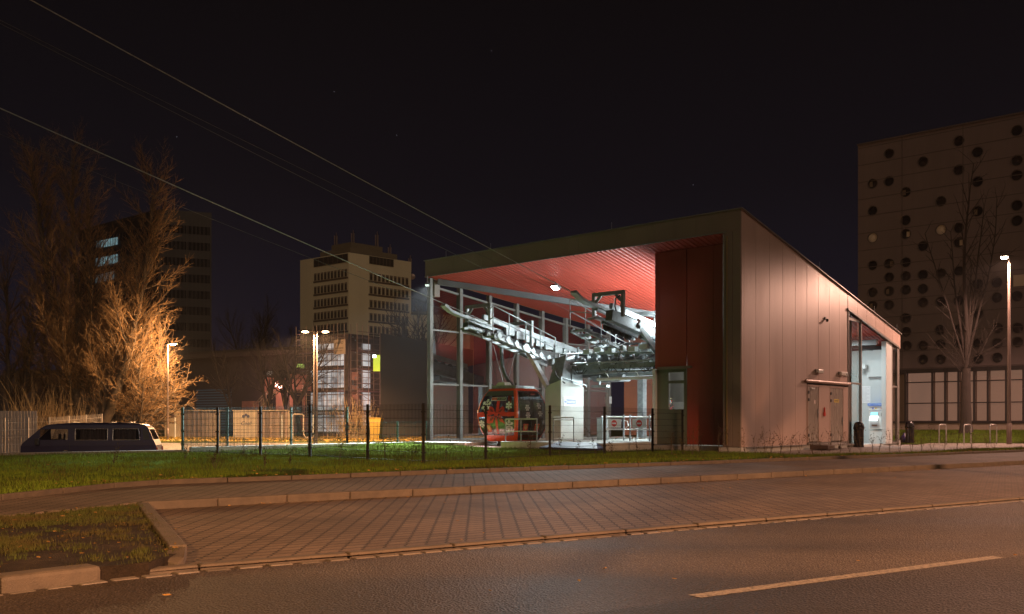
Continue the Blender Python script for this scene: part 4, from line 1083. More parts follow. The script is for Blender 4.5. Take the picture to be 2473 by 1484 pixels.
for sg_ in (-1, 1):
    mb = MB(); strip(mb, lambda u, z, o_: end_pt(u, z, o_, sg_), -1, 1, .22, 1.72, -.006); pt(mb, "end_window", gg, gd, smooth=True, fixn=False)
    mb = MB(); strip(mb, lambda u, z, o_: end_pt(u, z, o_, sg_), -1, 1, 1.72, 1.90, -.004); pt(mb, "vent_panel", mat("vent_grey", (.075, .085, .085), .6, .0, .15, 40), gd, fixn=False)
    for u0, u1 in ((-1, -.02), (.02, 1)):
        mb = MB(); strip(mb, lambda u, z, o_: side_pt(u, z, o_, sg_), u0 + .08, u1 - .08, .12, 1.84, -.004); d = pt(mb, "door", gg, gd, smooth=True, fixn=False)
        mb = MB()
        for a, b in ((u0, u0 + .08), (u1 - .08, u1)): strip(mb, lambda u, z, o_: side_pt(u, z, o_, sg_), a, b, .05, 1.90, .004, 1)
        strip(mb, lambda u, z, o_: side_pt(u, z, o_, sg_), u0 + .08, u1 - .08, .05, .14, .004, 3); strip(mb, lambda u, z, o_: side_pt(u, z, o_, sg_), u0 + .08, u1 - .08, 1.84, 1.90, .004, 3)
        pt(mb, "door_seal", m_dk, d, fixn=False)
# benches and poster panels inside
for sg_ in (-1, 1):
    mb = MB(); y = CY + sg_ * .60; mb.box(CX - .62, CX + .62, min(y, y + sg_ * .2), max(y, y + sg_ * .2), CZ + .42, CZ + .48); mb.box(CX - .62, CX + .62, y + sg_ * .17, y + sg_ * .21, CZ + .5, CZ + .9)
    pt(mb, "bench", m_dk, gd, bevel=.02)
m_sticker_w = mat("sticker_white", (.78, .80, .80), .45, 0, .03, 3)
m_sticker_r = mat("sticker_red", (.50, .035, .02), .4, 0, .15, 6)
m_sticker_d = mat("sticker_dark_red", (.16, .012, .010), .4, 0, .15, 6)
def flake(fn, u0, z0, r, su, off=.006, rot=0):
    mb = MB()
    def Q(a, b): return fn(u0 + a / su, z0 + b, off)
    def seg(p_, q_, w):
        p_, q_ = Vector(p_), Vector(q_); d = (q_ - p_).normalized(); n = Vector((-d.y, d.x)) * w / 2
        mb.quad(Q(*(p_ - n)), Q(*(q_ - n)), Q(*(q_ + n)), Q(*(p_ + n)))
    for k in range(6):
        a = k * math.pi / 3 + rot; d = Vector((math.cos(a), math.sin(a)))
        seg(d * r * .16, d * r, r * .17)
        for f, l in ((.52, .36), (.78, .24)):
            for s_ in (-1, 1):
                e_ = Vector((math.cos(a + s_ * .95), math.sin(a + s_ * .95))); seg(d * r * f, d * r * f + e_ * r * l, r * .15)
        b = a + math.pi / 3; seg(d * r * .22, Vector((math.cos(b), math.sin(b))) * r * .22, r * .12)
    return mb
ew = CA * .95 - RC; sw = CB * .95 - RC
for u, z, r in ((-.62, 1.36, .235), (.69, 1.34, .155), (-.86, .66, .145), (.70, .60, .205)):
    pt(flake(end_pt, u, z, r, ew, rot=.5), "snowflake", m_sticker_w, gd, fixn=False)
for u, z, r in ((-.38, 1.26, .125), (-.36, .98, .125), (.46, 1.34, .125), (.48, 1.05, .12)):
    pt(flake(side_pt, u, z, r, sw, .008), "snowflake", m_sticker_w, gd, fixn=False)
def poly_on(fn, pts_, off):
    mb = MB(); mb.add([fn(u, z, off) for u, z in pts_], [tuple(range(len(pts_)))]); return mb
# ribbon and bow
mb = MB(); strip(mb, end_pt, -1, -.45, .93, 1.10, .006, 4); strip(mb, end_pt, .2, 1, .95, 1.10, .006, 6); strip(mb, end_pt, -.02, .14, 1.1, 1.66, .006, 2); strip(mb, end_pt, -.06, .06, .28, .9, .006, 2); pt(mb, "ribbon", m_sticker_r, gd, fixn=False)
mb = MB()
for q in ([(-.05, 1.05), (-.12, 1.20), (-.28, 1.32), (-.42, 1.30), (-.40, 1.18), (-.55, 1.12), (-.60, 1.0), (-.35, .97)], [(.05, 1.05), (.15, 1.17), (.34, 1.33), (.44, 1.26), (.47, 1.14), (.56, 1.06), (.35, 1.0)],
          [(-.06, .98), (-.25, .93), (-.52, .96), (-.60, .72), (-.44, .66), (-.2, .70)], [(.06, .98), (.25, .95), (.40, .78), (.50, .66), (.34, .72), (.22, .74)],
          [(-.1, 1.08), (.1, 1.08), (.1, .94), (-.1, .94)]):
    mb.add([end_pt(u, z, .012) for u, z in q], [tuple(range(len(q)))])
pt(mb, "bow", m_sticker_r, gd, fixn=False)
mb = MB()
for q in ([(-.10, 1.08), (-.22, 1.18), (-.34, 1.24), (-.30, 1.12)], [(.10, 1.08), (.24, 1.20), (.36, 1.22), (.26, 1.10)], [(-.12, .95), (-.3, .88), (-.4, .74), (-.22, .8)], [(.1, .95), (.22, .9), (.28, .8), (.18, .82)]):
    mb.add([end_pt(u, z, .016) for u, z in q], [tuple(range(len(q)))])
pt(mb, "bow_fold", m_sticker_d, gd, fixn=False)
# lettering
mb = MB(); strip(mb, end_pt, -.42, .52, 1.535, 1.66, .008, 4); sg1 = pt(mb, "name_sign", m_sticker_w, gd, fixn=False)
mb = MB(); strip(mb, end_pt, -.05, .50, 1.547, 1.648, .011, 4); pt(mb, "black_field", m_black, sg1, fixn=False)
mb = MB(); strip(mb, end_pt, -.40, -.06, 1.547, 1.648, .011, 3); pt(mb, "red_field", m_sticker_r, sg1, fixn=False)
mb = MB(); mb.mapped(text_vf("miasto spotkań", width=.40), lambda x, z: end_pt(.22 + x / ew, 1.597 + z, .014)); mb.mapped(text_vf("Wrocław", width=.22), lambda x, z: end_pt(-.23 + x / ew, 1.597 + z, .014)); pt(mb, "lettering", m_sticker_w, sg1, fixn=False)
mb = MB(); mb.mapped(text_vf("Politechnika Wrocławska", width=.80, height=.085), lambda x, z: end_pt(.28 + x / ew, .37 + z, .010)); pt(mb, "lettering", mat("sticker_grey", (.55, .58, .56), .5, 0, .05, 3), gd, fixn=False)
mb = MB(); strip(mb, end_pt, -.60, -.36, .36, .62, .006, 2); cr = pt(mb, "crest", mat("crest_red", (.42, .06, .035), .5, 0, .1, 5), gd, fixn=False)
mb = poly_on(end_pt, [(-.57, .58), (-.48, .60), (-.39, .58), (-.40, .46), (-.48, .39), (-.56, .46)], .010); pt(mb, "shield", mat("crest_gold", (.45, .33, .12), .5, 0, .2, 10), cr, fixn=False)
for u in (-.46, .36):
    mb = MB(); strip(mb, side_pt, u - .18, u + .16, .36, .66, .006, 2); q = pt(mb, "door_crest", MT["crest_red"], gd, fixn=False)
    mb = poly_on(side_pt, [(u - .11, .61), (u, .63), (u + .1, .61), (u + .09, .50), (u, .43), (u - .1, .50)], .010); pt(mb, "shield", MT["crest_gold"], q, fixn=False)
# roof gear and hanger
mb = MB(); z = CZ + 1.99
for sy in (-1, 1): mb.box(CX - .62, CX + .62, CY + sy * .5 - .04, CY + sy * .5 + .04, z, z + .12)
for sx in (-1, 1): mb.box(CX + sx * .58 - .04, CX + sx * .58 + .04, CY - .46, CY + .46, z + .002, z + .115)
pt(mb, "roof_rack", m_galv, gd, bevel=.01)
mb = MB(); mb.add([(CX - .42, CY - .52, z + .13), (CX + .05, CY - .52, z + .13), (CX + .05, CY - .1, z + .13), (CX - .42, CY - .1, z + .13), (CX - .36, CY - .46, z + .25), (CX, CY - .46, z + .25), (CX, CY - .16, z + .25), (CX - .36, CY - .16, z + .25)], [(0, 3, 2, 1), (4, 5, 6, 7), (0, 1, 5, 4), (1, 2, 6, 5), (2, 3, 7, 6), (3, 0, 4, 7)])
pt(mb, "battery_box", mat("box_grey_green", (.50, .53, .46), .5, 0, .05, 3), gd, bevel=.008)
mb = MB(); mb.rail([(CX + .05, CY, z + .1), (CX - .12, CY, z + .22), (CX - .38, CY, z + .52), (CX - .52, CY, z + .85), (CX - .57, CY, z + 1.3), (CX - .57, CY, z + 2.05)], .09, .13)
pt(mb, "hanger_arm", m_galv2, gd, bevel=.015)
mb = MB(); mb.box(CX - .72, CX - .5, CY - .3, CY + .3, z + 2.0, z + 2.18); mb.tube((CX - .66, CY - .25, z + 2.2), (CX - .5, CY - .25, z + 2.2), .09, n=12); mb.tube((CX - .66, CY + .25, z + 2.2), (CX - .5, CY + .25, z + 2.2), .09, n=12); pt(mb, "grip", m_galv2, gd)
mb = MB(); mb.tube((CX - .35, CY - .35, CZ - .18), (CX - .35, CY - .35, CZ + .01), .07, n=12); mb.tube((CX - .35, CY - .35, CZ - .18), (CX - .35, CY - .35, CZ - .1), .12, n=12); pt(mb, "guide_foot", m_dk, gd)
for sx in (-1, 1):
    mb = MB(); mb.tube((CX + sx * .6, CY - .5, z + .12), (CX + sx * .6, CY - .5, z + .2), .03, n=8); pt(mb, "corner_bolt", m_dk, gd)

# ------------------------------------------------------------------ rails, gates on the platform
def fence_rail(x0, y0, x1, y1, h, lab, mids=(.5,), n=3, z0=.28):
    o = sthing("guard_rail", lab, "railing", x0, y0, z0); pt(MB().tube((x0, y0, z0 + h), (x1, y1, z0 + h), .024, n=8), "rail", m_white, o)
    for m_ in mids: pt(MB().tube((x0, y0, z0 + h * m_), (x1, y1, z0 + h * m_), .018, n=8), "rail", m_white, o)
    for k in range(n):
        f = k / (n - 1); mb = MB(); mb.tube((x0 + (x1 - x0) * f, y0 + (y1 - y0) * f, z0 - .02), (x0 + (x1 - x0) * f, y0 + (y1 - y0) * f, z0 + h), .022, n=8); pt(mb, "post", m_galv, o)
    return o
fence_rail(6.15, -1.9, 7.6, -1.9, .8, "metal guard rail on the platform edge right of the gondola door", (.45,), 3)
fence_rail(7.7, -1.1, 8.6, -1.1, .85, "short metal guard rail in front of the concrete pier", (.12, .9), 2)
fence_rail(7.1, 2.6, 8.1, 6.0, .9, "guard rail running back beside the pale pier", (.45,), 3)
m_noentry = mat("sign_red", (.62, .03, .02), .4, 0, .04, 3)
def gate(x0, x1, y, lab):
    o = sthing("swing_gate", lab, "gate", x0, y, .28, "gates with no entry signs"); z0 = .28
    for zz in (.86, .42): pt(MB().tube((x0, y, z0 + zz), (x1, y, z0 + zz), .03, n=8), "rail", m_white, o)
    for x in (x0, x1): mb = MB(); mb.tube((x, y, z0 - .02), (x, y, z0 + .95), .035, n=10); pt(mb, "post", m_galv, o)
    c = (x0 + x1) / 2
    mb = MB(); mb.box(c - .30, c + .30, y - .045, y - .033, z0 + .48, z0 + .80); sg_ = pt(mb, "sign_panel", m_white, o)
    mb = MB(); mb.lathe([(.125, -.004), (.125, 0)], (c, y - .046, z0 + .64), 24, 'Y'); d = pt(mb, "no_entry_disc", m_noentry, sg_)
    mb = MB(); mb.box(c - .09, c + .09, y - .054, y - .0515, z0 + .615, z0 + .665); pt(mb, "white_bar", m_white, sg_)
    mb = MB(); mb.rail([(x1 - .02, y, z0 + .75), (x1 + .16, y, z0 + .72), (x1 + .2, y, z0 + .55), (x1 + .1, y, z0 + .48)], .03, .03); pt(mb, "handle", m_white, o)
gate(7.75, 8.55, 2.0, "white swing gate with no entry sign, left of the pair on the platform")
gate(8.9, 9.75, 1.9, "white swing gate with no entry sign, right of the pair on the platform")
def turnstile(x, y, lab):
    o = sthing("turnstile", lab, "turnstile", x, y, .28, "turnstile posts"); mb = MB(); mb.box(x - .13, x + .13, y - .22, y + .22, .27, 1.10); pt(mb, "cabinet", mat("brushed_steel", (.30, .34, .33), .3, .7, .1, 4), o, bevel=.03)
    mb = MB(); mb.box(x - .14, x + .14, y - .24, y + .24, 1.10, 1.14); pt(mb, "top_plate", m_galv, o)
turnstile(7.45, 2.2, "grey turnstile cabinet left of the no entry gates")
turnstile(10.05, 2.2, "grey turnstile cabinet beside the red block, right of the gates")
o = sthing("warning_sign", "small white sign with red emblem on a rail beside the booth corner", "sign", 10.3, 1.6, .28)
mb = MB(); mb.box(10.28, 10.58, 1.30, 1.312, .82, 1.10); pt(mb, "panel", m_white, o); mb = MB(); mb.lathe([(.06, -.003), (.06, 0)], (10.43, 1.299, .98), 18, 'Y'); pt(mb, "emblem", m_noentry, o)
mb = MB(); mb.tube((10.25, 1.32, .28), (10.25, 1.32, 1.12), .022, n=8); mb.tube((10.25, 1.32, 1.1), (10.6, 1.32, 1.1), .02, n=8); mb.tube((10.25, 1.32, .55), (10.6, 1.32, .55), .02, n=8); pt(mb, "stand", m_white, o)
o = sthing("hoop_rail", "tall white hoop with a blue clamp standing behind the no entry gates", "hoop", 8.7, 4.4, .28)
mb = MB(); mb.path([(8.45, 4.4, .27), (8.45, 4.4, 1.55), (8.5, 4.4, 1.72), (8.64, 4.4, 1.82), (8.78, 4.4, 1.72), (8.83, 4.4, 1.55), (8.83, 4.4, .27)], .03, 8); pt(mb, "hoop", m_white, o)
mb = MB(); mb.box(8.36, 8.92, 4.30, 4.5, 1.17, 1.32); pt(mb, "clamp", mat("clamp_blue", (.05, .16, .55), .4, 0, .05, 3), o, bevel=.02)
o = sthing("paper_notice", "white paper notice on a glass wall column behind the gates", "notice", .22, 12.9, 2.1)
mb = MB(); mb.box(.215, .222, 12.80, 13.02, 1.93, 2.29); mb.build("sheet", m_white, o, F)
# ================================================================== mesh fences
m_fdark = mat("fence_dark", (.014, .014, .012), .8, .0, .15, 6, spec=.12)
m_fgreen = mat("fence_green", (.04, .085, .075), .6, .0, .15, 6, spec=.3)
m_fgrey = mat("fence_grey", (.40, .36, .32), .5, .4, .15, 6)
def line_at(p, q, u):
    """point of the ground line p-q seen at column u"""
    k = (u - 1236.5) / 2250; d = Vector(q) - Vector(p); s_ = (k * p[1] - p[0]) / (d.x - k * d.y)
    return Vector(p) + d * s_
def mesh_fence(name, pts, h, lab, m, mp, zf, post=.032, pitch=.05, rows=.2, tall=.05, wire=.0034, every=1):
    o = thing(name, lab, "fence", (pts[0].x, pts[0].y, zf(*pts[0])), 0, "wire mesh fences")
    for a, b in zip(pts[:-1], pts[1:]):
        mb = MB(); d = b - a; n = max(2, int(d.length / pitch)); za, zb = zf(*a) + .04, zf(*b) + .04
        for k in range(n):
            f = (k + .5) / n; p_ = a + d * f; z = za + (zb - za) * f; mb.bar((p_.x, p_.y, z), (p_.x, p_.y, z + h), wire * 2)
        r = .02
        while r < h:
            nn = Vector((-d.y, d.x)).normalized() * .006
            for s_ in (-1, 1): mb.bar((a.x + nn.x * s_, a.y + nn.y * s_, za + r), (b.x + nn.x * s_, b.y + nn.y * s_, zb + r), wire * 2.4)
            r += rows
        mb.build("mesh_panel", m, o, fixn=False)
    for a in pts:
        z = zf(*a); mb = MB(); mb.box(a.x - post, a.x + post, a.y - post, a.y + post, z - .3, z + h + tall)
        if post >= .03:
            for r in (.25, h * .5, h - .15): mb.box(a.x - post - .012, a.x + post + .02, a.y - post - .02, a.y - post, z + r - .02, z + r + .02)
        mb.build("post", mp, o)
    return o
PA, PBf, PC = (-10.45, 29.6), (-2.07, 21.8), (4.5, 29.75)
FH = 1.36
lp = [line_at(PA, PBf, u) for u in (441.9, 525.7, 629, 748.7, 888, 1022.6)]
rp_ = [line_at(PBf, PC, u) for u in (1022.6, 1173, 1327.9, 1459.7, 1575.7)]
mesh_fence("mesh_fence", lp, FH, "dark wire mesh fence running from the corner post back to the van", m_fdark, m_fdark, lawn_z)
mesh_fence("mesh_fence", rp_[0:], FH, "dark wire mesh fence in front of the gondola, ending at the red block", m_fdark, m_fdark, lawn_z)
bx = S(11.92, .55); mesh_fence("mesh_fence", [rp_[-1], Vector((bx.x, bx.y))], FH, "short return of dark mesh fence under the booth window", m_fdark, m_fdark, lawn_z)
bp_ = [line_at((-10.4, 29.65), (-3.62, 38.55), u) for u in (441, 549.5, 702.8, 838.5)]
mesh_fence("mesh_fence", bp_, 1.36, "green wire mesh fence along the far side of the floodlit lawn", m_fgreen, m_fgreen, lambda x, y: .03 + .15 * max(0, min(1, (y - 30) / 8)))
bp2 = [line_at((-10.4, 29.65), (-3.62, 38.55), u) for u in (838.5, 959.8, 1030)]
mesh_fence("mesh_fence", bp2, .78, "low green wire mesh fence joining the glass corner of the station", m_fgreen, m_fgreen, lambda x, y: .03 + .15 * max(0, min(1, (y - 30) / 8)), rows=.25)
# far left fences
gp = [Vector(((u - 1236.5) / 2250 * Y, Y)) for u, Y in ((-60, 37), (11, 38), (68, 39), (119, 40), (166, 43), (208, 46), (246, 49))]
mesh_fence("mesh_fence", gp, 2.0, "grey wire mesh fence with thin posts left of the van", m_fgrey, m_fgrey, lambda x, y: G(x, y) - .02, .025, .10, .3, .06, .004)
gp = [Vector(((u - 1236.5) / 2250 * Y, Y)) for u, Y in ((400, 77.5), (340, 77), (280, 76.5), (180, 76))]
mesh_fence("mesh_fence", gp, 1.9, "dim wire mesh fence behind the twigs of the lit trees", m_fgrey, m_fgrey, lambda x, y: G(x, y), .03, .12, .3, .06, .005)
# pale slatted screen at the left edge
sc_ = thing("slatted_screen", "pale vertical slatted screen at the left edge beyond the mesh fence", "screen", (-24, 41, -1))
mb = MB(); a, b_ = Vector((-27, 40.0)), Vector((-21.0, 41.2)); n = 48
for k in range(n):
    p0 = a + (b_ - a) * (k + .08) / n; p1 = a + (b_ - a) * (k + .92) / n
    mb.bar((p0.x, p0.y, .15), (p1.x, p1.y, .15), .02, 2.62 + .02 * (k % 2))
mb.build("slats", mat("screen_slat", (.42, .35, .31), .7, 0, .12, 2, streak=True), sc_)
mb = MB()
for z in (-.6, .4, 1.2): mb.bar((a.x, a.y + .05, z), (b_.x, b_.y + .05, z), .05)
mb.build("rail", m_fgrey, sc_)

# ================================================================== van
m_van = mat("van_paint", (.009, .010, .05), .38, .0, .1, 1.5, spec=.3)
m_vglass = glass("van_glass", (.55, .57, .6), .08)
m_chrome = mat("chrome", (.6, .6, .6), .2, .9, .05, 4)
VY, VZ = 33.85, -1.0
VR = R(14)
van = thing("van", "dark blue panel van with curtained windows parked behind the lawn edge", "van", (-17.62, VY, VZ), VR)
FV = Matrix.Translation((-17.62, VY, VZ)) @ Matrix.Rotation(VR, 4, "Z")
VW = .90
def vhy(z): return VW if z < 1.05 else VW - .16 * ((z - 1.05) / .9) ** 1.25
def vfx(z):                                            # front outline
    P_ = [(.25, .05), (.8, .0), (1.1, .0), (1.2, .05), (1.74, .62), (1.84, .78), (1.90, 1.0), (1.945, 1.7)]
    for (a0, b0), (a1, b1) in zip(P_[:-1], P_[1:]):
        if z <= a1: return b0 + (b1 - b0) * max(0, z - a0) / (a1 - a0)
    return P_[-1][1]
def vrx(z):
    P_ = [(.25, 4.50), (.6, 4.56), (1.1, 4.52), (1.75, 4.24), (1.86, 4.12), (1.91, 3.9), (1.945, 3.3)]
    for (a0, b0), (a1, b1) in zip(P_[:-1], P_[1:]):
        if z <= a1: return b0 + (b1 - b0) * max(0, z - a0) / (a1 - a0)
    return P_[-1][1]
zs = [.25, .45, .62, .75, .95, 1.12, 1.2, 1.33, 1.42, 1.5, 1.58, 1.64, 1.71, 1.745, 1.78, 1.84, 1.88, 1.91, 1.93, 1.945]
wins = [("cab", .98, 1.42, 1.22, 1.66), ("cab2", 0, 0, 0, 0), ("mid", 1.58, 2.58, 1.24, 1.66), ("rear", 2.72, 3.62, 1.24, 1.66)]
wl = [(.62, 1.42), (1.60, 2.56), (2.74, 3.60)]
body = MB()
def side_x(z): return [vfx(z)] + [max(vfx(z) + .03 + .02 * i, x) for i, x in enumerate((.62, .80, .95, 1.1, 1.53, 1.76, 2.3, 2.88, 3.02, 3.5, 3.98))] + [vrx(z)]
for sg_ in (-1, 1):
    rows_ = []
    for z in zs:
        xs_ = side_x(z); xs_ = [min(x, vrx(z)) for x in xs_]; rows_.append([(x, sg_ * vhy(z) * (1 if z < 1.86 else 1 - .35 * ((z - 1.86) / .085) ** 2 * .6), z) for x in xs_])
    for j in range(len(zs) - 1):
        for i in range(len(rows_[0]) - 1):
            if 1.32 < (zs[j] + zs[j + 1]) / 2 < 1.71 and i in (1, 2, 3, 4, 6, 7, 9, 10): continue
            body.quad(rows_[j][i], rows_[j][i + 1], rows_[j + 1][i + 1], rows_[j + 1][i])
for fn in (vfx, vrx):
    for j in range(len(zs) - 1):
        if 1.32 < (zs[j] + zs[j + 1]) / 2 < 1.71:
            for s_ in (-1, 1):
                body.quad((fn(zs[j]), s_ * vhy(zs[j]), zs[j]), (fn(zs[j]), s_ * (vhy(zs[j]) - .1), zs[j]), (fn(zs[j + 1]), s_ * (vhy(zs[j + 1]) - .1), zs[j + 1]), (fn(zs[j + 1]), s_ * vhy(zs[j + 1]), zs[j + 1]))
            continue
        a = vhy(zs[j]) * (1 if zs[j] < 1.86 else 1 - .35 * ((zs[j] - 1.86) / .085) ** 2 * .6); b_ = vhy(zs[j + 1]) * (1 if zs[j + 1] < 1.86 else 1 - .35 * ((zs[j + 1] - 1.86) / .085) ** 2 * .6)
        body.quad((fn(zs[j]), -a, zs[j]), (fn(zs[j]), a, zs[j]), (fn(zs[j + 1]), b_, zs[j + 1]), (fn(zs[j + 1]), -b_, zs[j + 1]))
a = vhy(1.945) * (1 - .35 * .6); body.quad((vfx(1.945), -a, 1.945), (vrx(1.945), -a, 1.945), (vrx(1.945), a, 1.945), (vfx(1.945), a, 1.945))
body.quad((.02, -VW, .25), (4.5, -VW, .25), (4.5, VW, .25), (.02, VW, .25))
bdy = body.build("body", m_van, van, FV)
mb = MB()                                                # inside: floor, seats and a dark bulkhead
mb.box(.3, 4.3, -.8, .8, .45, .5); mb.box(1.5, 4.2, .72, .74, .5, 1.735); mb.build("interior", m_black, van, FV)
mb = MB()
for y in (-.42, .42): mb.box(1.12, 1.24, y - .22, y + .22, .6, 1.36); mb.box(.85, 1.2, y - .24, y + .24, .55, .75); mb.box(1.15, 1.22, y - .12, y + .12, 1.36, 1.55)
mb.build("seat", m_black, van, FV, bevel=.03)
def vpane(x0a, x0b, x1a, x1b, name, sg_, z0=1.33, z1=1.71, m=m_vglass, off=-.004):
    mb = MB(); ys = lambda z: sg_ * (vhy(z) + off); mb.quad((x0a, ys(z0), z0), (x1a, ys(z0), z0), (x1b, ys(z1), z1), (x0b, ys(z1), z1)); return mb.build(name, m, van, FV, fixn=False)
for sg_ in (-1, 1):
    vpane(.64, .78, 1.53, 1.53, "cab_window", sg_)
    for x0, x1 in ((1.76, 2.88), (3.02, 3.98)):
        w_ = vpane(x0, x0, x1, x1 - (.06 if x1 > 3 else 0), "side_window", sg_)
        mb = MB(); ys = lambda z: sg_ * (vhy(z) + .006); ring = [(x0 + .02, 1.32), (x1 - .02, 1.32), (x1 - .02 - (.06 if x1 > 3 else 0), 1.72), (x0 + .02, 1.72)]
        for p_, q_ in zip(ring, ring[1:] + ring[:1]): mb.bar((p_[0], ys(p_[1]), p_[1]), (q_[0], ys(q_[1]), q_[1]), .018, .018)
        mb.build("window_trim", m_chrome, w_, FV)
    mb = MB(); q = [(4.08, 1.33), (4.30, 1.33), (4.22, 1.71), (4.04, 1.71)]; mb.add([(x, sg_ * (vhy(z) + .003), z) for x, z in q], [(0, 1, 2, 3)]); mb.build("air_vent", m_black, van, FV)
mb = MB(); mb.quad((vfx(1.33), -.74, 1.33), (vfx(1.33), .74, 1.33), (vfx(1.71), .66, 1.71), (vfx(1.71), -.66, 1.71)); mb.build("windscreen", m_vglass, van, FV, fixn=False)
mb = MB(); mb.quad((vrx(1.33), -.74, 1.33), (vrx(1.33), .74, 1.33), (vrx(1.71), .66, 1.71), (vrx(1.71), -.66, 1.71)); mb.build("rear_window", m_vglass, van, FV, fixn=False)
m_curt = mat("curtain", (.22, .17, .14), .9, 0, .35, 14)
for x0, x1 in ((1.92, 2.76), (3.08, 3.80)):
    mb = MB(); n = 60
    for k in range(n):
        xa, xb = x0 + (x1 - x0) * k / n, x0 + (x1 - x0) * (k + 1) / n
        ya, yb = -.70 + .03 * math.sin(k * 1.3 + math.sin(k * .37) * 2), -.70 + .03 * math.sin((k + 1) * 1.3 + math.sin((k + 1) * .37) * 2)
        mb.quad((xa, ya, 1.2), (xb, yb, 1.2), (xb, yb, 1.735), (xa, ya, 1.735))
    mb.build("curtain", m_curt, van, FV, smooth=True, fixn=False)
for x in (1.62, 2.28, 2.92, 3.56):
    mb = MB(); zz = 1.955; mb.path([(x - .05, -.74, 1.86), (x - .02, -.66, 1.93), (x + .02, -.5, zz), (x + .03, .5, zz), (x, .66, 1.93), (x - .05, .74, 1.86)], .016, 6); mb.build("roof_bar", m_chrome, van, FV)
for x in (.85, 3.35):
    for y in (-.80, .80):
        mb = MB(); s_ = 1 if y > 0 else -1; mb.lathe([(.18, -.09), (.30, -.09), (.32, -.05), (.32, .05), (.30, .09), (.18, .09)], (x, y, .32), 24, 'Y'); w_ = mb.build("wheel", m_black, van, FV, smooth=True)
        mb = MB(); mb.lathe([(.02, s_ * .06), (.17, s_ * .04), (.19, s_ * .085)] if s_ > 0 else [(.19, -.085), (.17, -.04), (.02, -.06)], (x, y, .32), 20, 'Y'); mb.build("rim", m_galv, w_, FV)
mb = MB(); mb.box(1.42, 1.54, -.93, -.905, .93, .96); mb.build("door_handle", m_chrome, van, FV)
mb = MB(); mb.box(1.60, 1.61, -.904, -.901, .45, 1.2); mb.build("door_gap", m_black, van, FV)
mb = MB(); mb.box(.50, .62, -1.08, -.93, 1.16, 1.38); mb.bar((.6, -.95, 1.22), (.6, -.86, 1.2), .03); mb.build("wing_mirror", m_black, van, FV, bevel=.02)
mb = MB(); mb.box(4.40, 4.60, -.86, .86, .40, .55); mb.build("bumper", m_black, van, FV, bevel=.02); mb = MB(); mb.box(-.08, .04, -.86, .86, .38, .52); mb.build("bumper", m_black, van, FV, bevel=.02)
for y in (-.82, .82): mb = MB(); mb.box(4.50, 4.565, y - .06, y + .06, .75, 1.05); mb.build("tail_light", mat("tail_red", (.3, .02, .02), .2, 0, .05, 5), van, FV)
mb = MB(); y = -.902                                     # pale stripes on the cab door
for a0 in (.34, .62): mb.add([(a0, y, .86), (a0 + .10, y, .86), (a0 + .52, y, .66), (a0 + .40, y, .66)], [(0, 1, 2, 3)]); mb.add([(a0 + .16, y, .865), (a0 + .24, y, .865), (a0 + .5, y, .72), (a0 + .44, y, .74)], [(0, 1, 2, 3)])
mb.build("side_stripe", mat("stripe_pale", (.40, .34, .30), .5, 0, .1, 6), van, FV)

# ================================================================== street lamps
m_pole = mat("lamp_pole", (.20, .15, .13), .4, .5, .12, 3)
m_sod = emis("lamp_warm", (1.0, .62, .30), 55)
m_pink = emis("lamp_pink", (1.0, .70, .52), 60)
m_yel = emis("lamp_yellow", (1.0, .78, .38), 45)
def lamp_head(o, c, d, m, ln=.62):
    c = Vector(c); d = Vector((d[0], d[1], 0)).normalized(); s_ = Vector((-d.y, d.x, 0)); up = Vector((0, 0, 1))
    mb = MB(); prof = [(0, .06, .05), (.12, .13, .09), (.35, .16, .10), (.55, .13, .07), (.62, .05, .03)]; vs = []; fs = []; n = 12
    for t_, w, h in prof:
        for k in range(n):
            a_ = 2 * math.pi * k / n; vs.append(c + d * t_ * ln / .62 + s_ * w * math.cos(a_) + up * (h * math.sin(a_) * (1 if math.sin(a_) > 0 else .25)))
    for i in range(len(prof) - 1):
        for k in range(n): fs.append((i * n + k, i * n + (k + 1) % n, (i + 1) * n + (k + 1) % n, (i + 1) * n + k))
    fs += [tuple(range(n - 1, -1, -1)), tuple(range((len(prof) - 1) * n, len(prof) * n))]
    mb.add(vs, fs); hd = mb.build("luminaire", m_pole, o, smooth=True)
    mb = MB(); vs = []; e_ = c + d * .33 * ln / .62
    rings = [(.20, .15, -.012), (.19, .14, -.05), (.12, .09, -.085), (.0, .0, -.10)]
    for a1, b1, z in rings[:-1]:
        for k in range(14): q_ = 2 * math.pi * k / 14; vs.append(e_ + d * a1 * math.cos(q_) + s_ * b1 * math.sin(q_) + up * z)
    vs.append(e_ + up * -.10)
    fs = [(i * 14 + k, i * 14 + (k + 1) % 14, (i + 1) * 14 + (k + 1) % 14, (i + 1) * 14 + k) for i in range(2) for k in range(14)] + [(28 + k, 28 + (k + 1) % 14, 42) for k in range(14)]
    mb.add(vs, fs); mb.build("lens", m, hd)
    return e_ + up * -.16
def pole(o, x, y, z0, z1, r0=.075, r1=.05):
    mb = MB(); mb.tube((x, y, z0 - .1), (x, y, z1), r0, r1, 12); mb.tube((x, y, z0 - .1), (x, y, z0 + .9), r0 * 1.25, r0 * 1.2, 12); mb.build("pole", m_pole, o, smooth=True)
